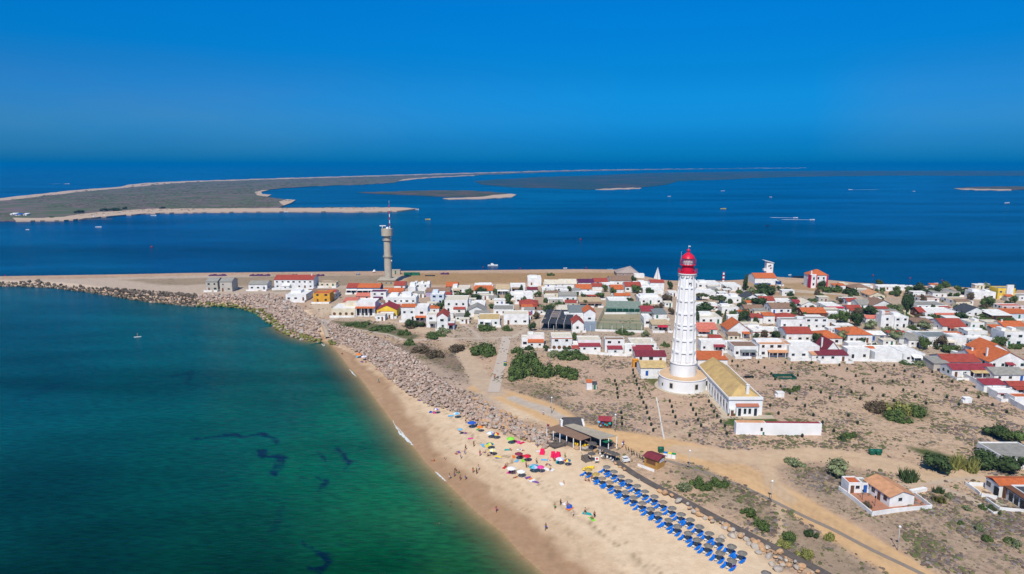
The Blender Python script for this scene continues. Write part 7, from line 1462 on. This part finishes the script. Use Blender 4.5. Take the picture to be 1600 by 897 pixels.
for px, py, s_, lab in [(925.5, 692, 1.35, 'dark thatched parasol over the yellow chairs of the bar'), (924.5, 708.5, 1.1, 'grey thatched parasol beside the beach stairs'), (939, 699.5, 1.0, 'dark thatched parasol left of the green awning'), (948, 703.5, 1.1, 'dark thatched parasol over the first white chairs by the walkway'), (955.5, 706.5, 1.1, 'dark thatched parasol, middle of three over the white chairs'), (962, 709, 1.1, 'dark thatched parasol, right end of three over the white chairs')]:
    b = ground_at_height(px, py, 2.3); t = thing('thatched_parasol', lab, 'parasol', b, rnd.random()); clone('thatch', thm['g'], t, mat('dark_thatch', (.11, .10, .095), .95, (.07, .065, .06), 3, .9)).location = (0, 0, 2.25); t.children[0].scale = (s_, s_, 1); clone('pole', polem, t)
b = ground(920, 722); t = thing('beach_stairs', 'grey wooden beach stairs with handrails leading down from the bar', 'stairs', b, .5)
for k in range(6): MB().box(-1, 1, k * .35, k * .35 + .34, 0, .2 + k * .2).build('step', M_wood, t)
for s_ in (-1, 1): MB().tube((s_ * 1.05, -.2, .9), (s_ * 1.05, 2.1, 2.1), .05).build('handrail', M_wood, t); MB().tube((s_ * 1.05, -.2, 0), (s_ * 1.05, -.2, .9), .05).build('rail_post', M_wood, t)
b = ground(932.5, 725); t = thing('notice_board', 'white notice panel with a round emblem on pinkish posts beside the stairs', 'sign', b, .1); MB().box(-.5, .5, 0, .06, .8, 1.9).build('board', M_white, t); MB().cyl(0, 0, -.01, .01, .28, .28, 16, 0).build('emblem', CL['red'], t, (0, -.02, 1.4)).rotation_euler = (math.pi / 2, 0, 0)
for x_ in (-.42, .42): MB().box(x_ - .05, x_ + .05, .061, .15, -.1, 1.9).build('post', CL['tan'], t)
b = ground(854, 684); t = thing('flag', 'small dark flag on a thin pole left of the bar terrace', 'flag', b); MB().tube((0, 0, 0), (0, 0, 4), .03).build('pole', M_metal, t); MB().slab([(.03, 0, 3.4), (.75, .15, 3.3), (.8, .15, 3.85), (.03, 0, 3.95)], .02).build('cloth', CL['maroon'], t)
t = thing('service_cart', 'white service cart parked beside the walkway', 'cart', ground(978, 722), .4); MB().box(-.9, .9, -.5, .5, .3, .9).build('body', M_white, t); MB().slab([(-.9, -.5, 1.5), (.4, -.5, 1.5), (.4, .5, 1.5), (-.9, .5, 1.5)], .05).build('canopy', M_white, t)
for x_ in (-.6, .6):
    for y_ in (-.55, .45): MB().tube((x_, y_, .2), (x_, y_ + .1, .2), .2, n=10).build('wheel', M_dark, t)
for x_ in (-.85, .35): MB().box(x_ - .03, x_ + .03, -.03, .03, .9, 1.45).build('post', M_metal, t)
b = ground(986, 709); fp = [ground(978, 702), ground(992, 711), ground(1004, 719)]; t = thing('bicycle_rack', 'row of dark parked bicycles against a rail between bar and kiosk', 'bicycles', fp[0])
for i in range(7):
    p = fp[0].lerp(fp[2], i / 6) - fp[0]
    for s_ in (-.5, .5):
        mb = MB()
        for k in range(12): a_, b_ = 2 * math.pi * k / 12, 2 * math.pi * (k + 1) / 12; mb.tube((p.x, p.y + s_ + .33 * math.cos(a_), .33 + .33 * math.sin(a_)), (p.x, p.y + s_ + .33 * math.cos(b_), .33 + .33 * math.sin(b_)), .03, n=4)
        mb.build('wheel', M_dark, t)
    MB().tube((p.x, p.y - .5, .33), (p.x, p.y, .8), .03, n=4).tube((p.x, p.y + .5, .33), (p.x, p.y, .8), .03, n=4).tube((p.x, p.y - .5, .33), (p.x, p.y + .4, .9), .03, n=4).tube((p.x - .25, p.y + .4, .95), (p.x + .25, p.y + .4, .95), .03, n=4).build('bicycle_frame', M_dark, t)
# red-roofed stall and ochre kiosk
b = ground(945, 669); t = thing('beach_stall', 'small stall with a dark red roof hung with turquoise beach goods', 'stall', b, -.15)
MB().box(-1.6, 1.6, 0, 2.4, -.3, 2.4).build('wall', M_brown, t); mb = MB(); mb.slab([(-1.9, -.5, 2.35), (1.9, -.5, 2.35), (1.9, 1.2, 3.2), (-1.9, 1.2, 3.2)], .1); mb.slab([(-1.9, 1.2, 3.2), (1.9, 1.2, 3.2), (1.9, 2.9, 2.35), (-1.9, 2.9, 2.35)], .1); mb.build('roof', RM['N'], t)
for i, (x_, z_, c_) in enumerate([(-1.7, 1.9, 'light blue'), (-1.2, .8, 'light blue'), (0, 1.2, 'teal'), (.6, 1.0, 'teal'), (1.4, 1.6, 'teal'), (-.5, 1.6, 'blue')]): MB().add([Vector(v) * (.42 if i in (0, 4) else .28) + Vector((x_, -.3, z_)) for v in ICO1[0]], ICO1[1], 0, True).build('beach_ball', CL[c_], t)
A_, B_, C_ = P(1007.5, 729.5), P(1030, 733), P(1039, 727); A_ = ground(1006.5, 727); B_ = ground(1027, 734.5)
d = B_ - A_; t = thing('kiosk', 'ochre wooden kiosk with a maroon roof and a white terrace rail', 'kiosk', A_, math.atan2(d.y, d.x)); W = d.length; M_ky = mat('ochre_planks', (.48, .27, .07), .85, (.40, .22, .06), 1.5, .8, wave=2.5)
MB().box(0, W, 0, 3.4, -.4, 2.6).build('wall', M_ky, t); MB().slab([(-.35, -.4, 2.55), (W + .35, -.4, 2.55), (W + .35, 1.7, 3.15), (-.35, 1.7, 3.15)], .1).slab([(-.35, 1.7, 3.15), (W + .35, 1.7, 3.15), (W + .35, 3.9, 2.55), (-.35, 3.9, 2.55)], .1).build('roof', RM['M'], t)
MB().box(W + .02, W + .07, 1.0, 3.0, 1.5, 2.2).build('sign_board', M_white, t); MB().box(-.9, W + .1, -1.6, -1.5, -.3, .7).build('terrace_rail', M_white, t); MB().box(.6, W - .6, -.04, -.001, .9, 2.0).build('hatch', M_brown, t)
for z_ in (1.62, 1.86, 2.05): MB().box(W + .071, W + .08, 1.2, 2.8, z_, z_ + .06).build('lettering_line', CL['blue'], t)
# ---------------------------------------------------------------- foreground cottages
cot = house(1390.8, 1429.1, 776.7, 791, 769.3, 'A', 'w', 'L', 'white cottage with a tan-orange gable roof inside a low white garden wall', 'n x:b', yr=773.2, Dp=8.4)
opening('window', cot, 2.6, 0, 1.2, .9, .9, 'f')
for k, (y_, knd) in enumerate([(1.4, 'window'), (3.4, 'door'), (5.3, 'window'), (7.2, 'window')]):
    opening(knd, cot, 0, y_, 1.0 if knd == 'window' else 0, .9, 1.1 if knd == 'window' else 2.0, 'b', -math.pi / 2)
ob = house(1326.6, 1347, 754.2, 771, 749.2, 'F', 'w', 'O', 'small white outbuilding with an orange tile roof at the corner of the cottage patio', 'n', yr=754, Dp=3.4); opening('door', ob, .9, 0, 0, .8, 2.0, 'b'); opening('window', ob, 2.1, 0, 1.1, .9, .9, 'f')
ob = house(1347.3, 1358, 754.8, 770, 750.2, 'F', 'w', 'G', 'narrow white link building between the outbuilding and the cottage', 'n', Dp=3.0); opening('door', ob, .8, 0, 0, .8, 2.0, 'u')
wl = [(1311, 766), (1324, 775), (1337, 785), (1349, 795), (1362.5, 806), (1396, 801), (1455, 795.5), (1430, 776)]
wallrun('garden_wall', wl, .95, .22, WM['w'], 'low white garden wall around the terracotta patio of the cottage')
wallrun('garden_wall', [(1424, 770), (1444, 766.5)], .7, .9, WM['w'], 'thick short white wall behind the right side of the cottage')
q = [ground(a, b) for a, b in [(1312, 766), (1337, 784.6), (1362.5, 805), (1396, 800.5), (1453, 795), (1428, 774), (1360, 768), (1328, 762)]]; c0 = q[0].copy(); zt = max(p.z for p in q)
tag(MB().prism([(p.x - c0.x, p.y - c0.y) for p in q], -1, .08).build('patio_paving', mat('terracotta_paving', (.42, .20, .125), .9, (.34, .16, .10), .6, .8), None, (c0.x, c0.y, zt)), kind='structure')
for px, py, lab in [(1347, 782, 'dark metal lamp post on the cottage patio left of the steps'), (1366.5, 792, 'dark metal lamp post on the cottage patio beside the red bush')]:
    t = thing('garden_lamp', lab, 'lamp post', ground(px, py)); MB().tube((0, 0, 0), (0, 0, 2.1), .05).build('post', M_dark, t); MB().lathe([(.05, 2.1), (.18, 2.2), (.2, 2.5), (.02, 2.65)], n=8).build('lantern', M_dark, t)
# villa at the right edge
p, q = ground(1538.5, 763), ground(1559, 777); d = (p - q); d.z = 0; L = d.length; u = d.normalized(); ang = math.atan2(d.y, d.x) - math.pi / 2
t = thing('villa', 'villa with an orange roof and a black flat-roofed glazed wing at the right edge', 'house', (q.x, q.y, gz(q.x, q.y)), ang)
MB().box(0, 15, 0, L, -.5, 2.9).build('wall', WM['w'], t); MB().slab([(-.15, -.2, 2.95), (15, -.2, 2.95), (15, L * .5, 3.6), (-.15, L * .5, 3.6)], .12).slab([(-.15, L * .5, 3.6), (15, L * .5, 3.6), (15, L + .2, 2.95), (-.15, L + .2, 2.95)], .12).build('roof', RM['S'] if False else RM['O'], t)
opening('window', t, 0, L * .75, 1.1, 1.2, 1.1, 'b', -math.pi / 2); opening('door', t, 0, L * .15, 0, 1.6, 2.2, 'f', -math.pi / 2)
MB().box(1.2, 12, -8.0, -.01, -.5, 2.7).build('wing_wall', WM['w'], t); mb = MB(); mb.box(1.2, 12, -8.0, -7.8, 2.7, 3.1); mb.box(2.6, 2.8, -7.8, -.01, 2.7, 3.1); mb.box(2.8, 12, -.25, -.01, 2.7, 3.1); mb.build('parapet', WM['w'], t); MB().box(2.8, 12, -7.8, -.26, 2.701, 2.8).build('wing_roof', RM['K'], t)
MB().box(.9, 2.59, -8.1, 0, 2.71, 2.95).build('brown_beam', M_brown, t); MB().box(.9, 1.19, -8.1, -7.2, -.5, 2.70).build('brown_pier', M_brown, t); MB().box(.9, 1.19, -.9, -.02, -.5, 2.70).build('brown_pier', M_brown, t)
for y_ in (-2.3, -4.0, -5.8): opening('window', t, 1.2, y_, .1, 1.4, 2.4, 'w', -math.pi / 2)
wallrun('garden_wall', [(1514, 759), (1538, 760)], .9, .2, WM['w'], 'short white wall joining the villa on its left'); wallrun('garden_wall', [(1509, 758), (1524, 768), (1531, 774)], .8, .25, WM['w'], 'white wall along the left edge of the villa terrace')
wallrun('garden_wall', [(1534, 776), (1557, 780)], .8, .25, WM['w'], 'white wall between the villa terrace and the lower ramp'); wallrun('garden_wall', [(1541, 782), (1562, 797), (1600, 800)], .6, .25, WM['w'], 'low white wall in front of the villa wing'); wallrun('garden_wall', [(1531, 789), (1552, 803), (1560, 802)], .4, .2, WM['w'], 'lowest white kerb wall around the villa planting bed')
for pxs, m_ in (([(1513, 760), (1537, 761), (1556, 776), (1532, 775)], mat('sandstone_paving', (.58, .42, .27), .9, (.5, .36, .23), .8, .7)), ([(1543, 782), (1560, 781), (1584, 797), (1563, 797)], mat('terrace_paving', (.42, .38, .30), .9))):
    qs = [ground(a, b) for a, b in pxs]; c1 = qs[0].copy(); tag(MB().prism([(p_.x - c1.x, p_.y - c1.y) for p_ in qs], -1, .1).build('terrace_paving', m_, None, c1), kind='structure')
house(1573.6, 1640, 718, 733, 706.5, 'F', 'w', 'G', 'white house with a grey flat roof at the right edge behind the green bushes', 'n', Dp=11)
# ---------------------------------------------------------------- boats and buoys
def boat(px, py, L, hull, lab, nm='motorboat', cabin=None, rz=0.0, cat='boat', sail=False, wake=0):
    L *= .82; p = P(px, py, 0); t = thing(nm, lab, cat, p, rz); B_ = L * .28 / 2; H_ = L * .06 + .3; n_ = 9; v = []; mb = MB()
    for k in range(n_):
        f_ = k / (n_ - 1); x = -L / 2 + L * f_; ww = B_ * (1 - max(0, f_ - .45) ** 2 * 3.0) if f_ > .45 else B_ * (.85 + .33 * f_); ww = max(ww, .06); sh_ = H_ * (1 + .45 * f_ * f_)
        v += [(x, -ww, sh_), (x, -ww * .75, .0), (x, 0, -.25), (x, ww * .75, .0), (x, ww, sh_)]
    f = [(k * 5 + j, k * 5 + 5 + j, k * 5 + 6 + j, k * 5 + 1 + j) for k in range(n_ - 1) for j in range(4)]; f += [(k * 5, k * 5 + 4, k * 5 + 9, k * 5 + 5) for k in range(n_ - 1)] + [(0, 1, 2, 3, 4)]
    mb.add(v, f); mb.build('hull', CL[hull] if hull in CL else hull, t)
    if cabin: MB().add([(-L * .18, -B_ * .6, H_), (L * .12, -B_ * .6, H_), (L * .12, B_ * .6, H_), (-L * .18, B_ * .6, H_), (-L * .16, -B_ * .5, H_ + L * .13), (L * .05, -B_ * .5, H_ + L * .13), (L * .05, B_ * .5, H_ + L * .13), (-L * .16, B_ * .5, H_ + L * .13)], [(4, 5, 6, 7), (0, 1, 5, 4), (1, 2, 6, 5), (2, 3, 7, 6), (3, 0, 4, 7)]).build('cabin', CL[cabin], t); MB().box(-L * .2, L * .04, -B_ * .55, B_ * .55, H_ + L * .13, H_ + L * .15).build('cabin_roof', M_white, t)
    if sail: MB().tube((L * .1, 0, H_), (L * .1, 0, H_ + sail), .07).build('mast', M_metal, t); MB().slab([(L * .08, .0, H_ + .8), (-L * .42, .25, H_ + .8), (L * .07, .02, H_ + sail)], .03).build('sail', M_white, t); MB().slab([(L * .12, .0, H_ + .8), (L * .48, -.05, H_ + .5), (L * .12, .02, H_ + sail * .95)], .03).build('jib', M_white, t)
    if wake:
        d_ = Vector((math.cos(rz), math.sin(rz), 0)); mb = MB(); a_ = [Vector((-L * .3, 0, 0)) + Vector((-wake * k / 6, math.sin(k * .9) * wake * .02, 0)) for k in range(7)]
        for k in range(6): w0, w1 = .8 + k * .2, .8 + (k + 1) * .2; w1 = .2 if k == 5 else w1; mb.slab([(a_[k].x, a_[k].y + w0, .05), (a_[k].x, a_[k].y - w0, .05), (a_[k + 1].x, a_[k + 1].y - w1, .05), (a_[k + 1].x, a_[k + 1].y + w1, .05)], .04)
        o = mb.build('wake_foam', M_foam); o.location = p; o.rotation_euler = (0, 0, rz); o['kind'] = 'stuff'
    return t
boat(770, 415.5, 9.5, 'white', 'white motorboat with a small cabin moored in the channel right of the radar tower', cabin='white'); boat(1537, 445, 9, 'white', 'long white motorboat moored off the yellow block', rz=math.pi)
boat(668.5, 343, 9, 'yellow', 'yellow open boat in the channel below the tip of the sand spit'); boat(1026, 441, 7, 'white', 'white sailboat with raised sail just off the point', 'sailboat', sail=9.5)
boat(154, 355, 9, 'white', 'white boat off the left end of the island beach'); boat(43, 359, 5, 'white', 'tiny white boat furthest left in the channel'); boat(147, 340, 17, 'white', 'large white ferry moored at the island jetty', 'ferry', cabin='white', rz=2.4); boat(164, 338, 11, 'white', 'white boat beside the ferry at the island beach', cabin='white')
boat(240, 337, 10, 'white', 'white boat close to the island beach right of the ferry'); boat(447, 331.5, 9, 'white', 'white boat moored along the middle of the sand spit'); boat(557, 331, 9, 'white', 'white boat moored near the end of the sand spit'); boat(650, 327.5, 12, 'white', 'pale boat at the very tip of the sand spit')
boat(1129.5, 298.5, 16, 'white', 'white boat far out in the lagoon above the lighthouse', rz=.5); boat(1130, 326.5, 12, 'yellow', 'yellow boat far out in the lagoon above the lighthouse'); boat(1045.5, 307, 9, 'white', 'small white boat left of the lighthouse in the far lagoon')
boat(1243, 340.5, 8, 'white', 'speedboat with a wake, the left of two in a line', 'speedboat', rz=R(-16), wake=34); boat(1269, 343.5, 8, 'white', 'speedboat with a wake, the right of two in a line', 'speedboat', rz=R(-10), wake=40); boat(1329, 296.5, 14, 'white', 'far boat with a short wake above the speedboats', 'speedboat', rz=math.pi, wake=80)
boat(1428, 299, 9, 'white', 'tiny white boat in the far lagoon left of the sand islet'); boat(1574, 317.5, 16, 'white', 'white boat below the sand islet at the right', rz=.4); boat(1204, 308, 8, 'white', 'tiny white boat in the lagoon above the speedboats'); boat(1199, 353, 6, 'black', 'dark boat in the middle of the channel behind the lookout tower')
boat(1247, 433.5, 9, 'black', 'dark low boat off the shore between the lookout tower and the red-trimmed house'); boat(1521.5, 446, 3.5, 'white', 'small white dinghy left of the long white motorboat', 'dinghy'); boat(1462.5, 443.5, 3.5, 'white', 'small white dinghy off the wooded shore', 'dinghy'); boat(1234, 430, 2.5, 'white', 'tiny white dinghy above the low dark boat', 'dinghy'); boat(953, 421.5, 5, 'light blue', 'small pale blue boat left of the ruined shed', 'dinghy'); boat(883, 419.5, 3.5, 'white', 'tiny cream dinghy in the channel above the village', 'dinghy'); boat(105, 287.5, 22, 'white', 'far white boat on the open sea beyond the island', 'speedboat', wake=60)
M_buoy = mat('faded_buoy_red', (.28, .02, .05))
for px, py, s_, lab in [(237, 386.5, 1.6, 'red channel buoy left of the radar tower'), (907, 374.5, 1.5, 'dark red channel buoy in the middle of the channel'), (1472, 438.5, .9, 'red mooring buoy off the wooded shore, right one'), (1422, 435, .9, 'red mooring buoy off the wooded shore, left one'), (1364, 430.5, .9, 'red mooring buoy off the brown-roofed barn'), (813, 420, .8, 'red mooring buoy right of the cabin motorboat'), (755, 417.5, .8, 'red mooring buoy left of the cabin motorboat'), (916, 419, .9, 'red mooring buoy left of the pale blue boat'), (8, 432, 1.2, 'red buoy beyond the breakwater at the left edge')]:
    t = thing('buoy', lab, 'buoy', P(px, py, 0)); MB().lathe([(.01, -.2 * s_), (.6 * s_, -.1 * s_), (.65 * s_, .35 * s_), (.25 * s_, .5 * s_)], n=14).build('float', M_buoy, t); MB().lathe([(.25 * s_, .5 * s_), (.08 * s_, 1.0 * s_), (.12 * s_, 1.1 * s_), (.01, 1.2 * s_)], n=10).build('topmark', M_buoy, t)
p = P(215, 526.5, 0); t = thing('paddleboard', 'white paddleboard alone in the bay', 'paddleboard', p, .4); MB().slab([(-1.5, -.2, .1), (-1.2, -.35, .1), (1.1, -.35, .1), (1.6, 0, .14), (1.1, .35, .1), (-1.2, .35, .1), (-1.5, .2, .1)], .1).build('deck', M_white, t)
pt = person(215, 526.5, 'stand', 'black', wz=.1); pt.location = (p.x, p.y, .1)
rank_labels(people, {**{k: v for k, v in LM.items() if v[1] < 420}, 'the deep blue parasol': ground_at_height(*z2(460, 235), 1.9), 'the lime green parasol': ground_at_height(*z2(824, 383), 1.9), 'the rainbow parasol': ground_at_height(*z2(685, 338), 1.9), 'the bright red parasol': ground_at_height(*z2(978, 545), 1.9), 'the blue-green parasol': ground_at_height(*z2(1043, 642), 1.9), 'the hot pink parasol': ground_at_height(*z2(1105, 648), 1.9),
    'the left white parasol': ground_at_height(*z2(830, 660), 1.9), 'the lilac parasol': ground_at_height(*z2(1285, 573), 1.9), 'the far orange parasol': ground_at_height(*z1(318, 277), 1.9), 'the yellow inflatable': ground(*z4u(180, 150)), 'the lone paddleboard': P(215, 526.5, 0), 'the longest foam streak': P(641, 691, 0), 'the short foam streak': P(690, 746, 0), 'the bottom edge of the bay': P(720, 890, 0), 'the sign board below the last parasol': ground(*z4u(1215, 862)), 'the boardwalk end': ground(952, 713), 'the concrete path': ground(774, 600), 'the lone blue lounger': ground(*z4u(690, 562))})
rank_labels(tw, {'the beach bar': LM['the beach bar'], 'the deep blue parasol': ground_at_height(*z2(460, 235), 1.9), 'the lime green parasol': ground_at_height(*z2(824, 383), 1.9), 'the bright red parasol': ground_at_height(*z2(978, 545), 1.9), 'the hot pink parasol': ground_at_height(*z2(1105, 648), 1.9), 'the left white parasol': ground_at_height(*z2(830, 660), 1.9), 'the lilac parasol': ground_at_height(*z2(1285, 573), 1.9),
    'the far orange parasol': ground_at_height(*z1(318, 277), 1.9), 'the yellow inflatable': ground(*z4u(180, 150)), 'the bottom edge of the bay': P(720, 890, 0), 'the rainbow parasol': ground_at_height(*z2(685, 338), 1.9), 'the small light blue parasol': ground_at_height(*z2(353, 298), 1.9), 'the lone blue lounger': ground(*z4u(690, 562))})
# island jetty and huts far across the channel
for px, py, w_, h_, lab in [(20, 337.5, 8, 3, 'white hut at the left end of the island, left of the blue-roofed one'), (28, 338.3, 9, 3, 'white hut with a blue roof at the left end of the island'), (38, 338, 7, 3, 'white hut, rightmost at the left end of the island')]:
    p = P(px, py, 0); t = thing('island_hut', lab, 'hut', p); MB().box(-w_ / 2, w_ / 2, 0, 8, 0, h_).build('wall', WM['w'], t); MB().slab([(-w_ / 2 - .4, -.4, h_), (w_ / 2 + .4, -.4, h_), (w_ / 2 + .4, 8.4, h_ + 1.2), (-w_ / 2 - .4, 8.4, h_ + 1.2)], .2).build('roof', M_blue if 'blue roof' in lab else M_white, t); opening('door', t, 0, 0, .9, 1.2, 2.4, 'f')
p, q = P(60, 346.5, 0), P(175, 342.5, 0); t = thing('jetty', 'long low jetty in front of the island beach', 'jetty', P(120, 344, 0)); c1 = t.location.copy(); a_, b_ = P(112, 343.5, 0) - c1, P(176, 342.8, 0) - c1; MB().obox(((a_ + b_) / 2)[:2], (b_ - a_)[:2], (b_ - a_).length, 2.5, .5, .9).build('deck', M_wood, t)
for k in range(8): s_ = a_.lerp(b_, k / 7); MB().cyl(s_.x, s_.y, -1, .5, .25, .25, 6).build('pile', M_wood, t)
far = []
for px, py, w_, h_ in [(123, 334, 12, 5), (160, 331, 9, 5), (168, 330.5, 9, 4), (183, 331, 12, 6), (194, 328.5, 6, 5), (253, 327.5, 8, 4), (82, 341.6, 5, 2)]:
    p = P(px, py, 0); t = thing('tree', None, 'tree', p, rnd.uniform(0, 6), 'trees on the far island'); c = bpy.data.objects.new('crown', crown('d', 'round', 0)); col.objects.link(c); c.parent = t; c.scale = (w_, w_, h_); c.location = (0, 0, 1.3); c = bpy.data.objects.new('trunk', trunk_mesh('round')); col.objects.link(c); c.parent = t; c.scale = (w_ * .3, w_ * .3, h_); c.location = (0, 0, 1.3); far.append((t, 'dark tree on the far island', 'island tree'))
rank_labels(far, {'the moored ferry': P(147, 340, 0), 'the island huts': P(38, 338, 0), 'the sand spit': P(440, 326, 0)})
# fishing nets heaped along the quay
nets = []
for px, w_ in [(340, 24), (398, 14), (412, 18), (500, 12), (460, 8), (695, 12)]:
    p = P(px, 431 if px < 600 else 428.5); t = thing('net_heap', None, 'nets', p, 0, 'heaps of purple fishing nets along the quay'); L = w_ * .42; mb = MB()
    for k in range(5): mb.add([(v.x * L * .22 + (k - 2) * L * .2, v.y * 1.6, max(v.z, -.1) * (1.0 + .4 * math.sin(k * 2.1))) for v in ICO1[0]], ICO1[1])
    mb.build('net', mat('purple_net', (.09, .03, .10), .95, (.05, .03, .05), 1, .8), t); nets.append((t, 'heap of purple fishing nets on the quay', 'heap'))
rank_labels(nets, {'the radar tower': LM['the concrete radar tower'], 'the grey twin houses': LM['the grey twin houses'], 'the long hall with the red roof': P(460, 450), 'the cabin motorboat': P(770, 415, 0)})
# stone steps down the rock slope
strip('steps', [(503, 505), (508, 516), (512, 530)], 1.6, mat('stone_steps', (.45, .36, .27)), .9, .6)
for k, (x_, y_) in enumerate([(500, 503), (506, 503)]):
    t = thing('step_railing', f'metal handrail on the {"left" if k == 0 else "right"} side of the stone steps through the rocks', 'railing', ground(x_, y_)); a_, b_ = ground(x_ + 12, y_ + 22) - t.location, Vector((0, 0, 0)); MB().tube((0, 0, 1.6), (a_.x, a_.y, 1.6), .06).build('rail', M_metal, t)
    for j in range(5): s_ = a_ * (j / 4); MB().tube((s_.x, s_.y, 0), (s_.x, s_.y, 1.6), .05).build('rail_post', M_metal, t)
LMB = {('the ' + o['label']): o.location for o in sc.objects if o.parent is None and o.get('category') in ('parasol', 'beach tent', 'kiosk', 'stairs', 'street lamp', 'stall') and len(o['label'].split()) <= 10}
LMB.update({'the foot of the concrete path': P(771, 613), 'the top of the stone steps': P(503, 505), 'the long foam streak': P(641, 691, 0), 'the beach bar deck': P(862, 690), 'the ochre house': LM['the ochre house'], 'the cottage with two brown arches': P(535, 495)})
rank_labels(boulders, LMB)
seen = {}
for o in sc.objects:
    if o.parent is None and 'label' in o and not o['label'].startswith(('pinkish-grey ang', 'dark brown ang', 'orange-tinted ang', 'pale grey ang', 'green weed')):
        if o['label'] in seen: print('DUP', o.name, o['label'])
        seen[o['label']] = 1
print('FILE DONE')
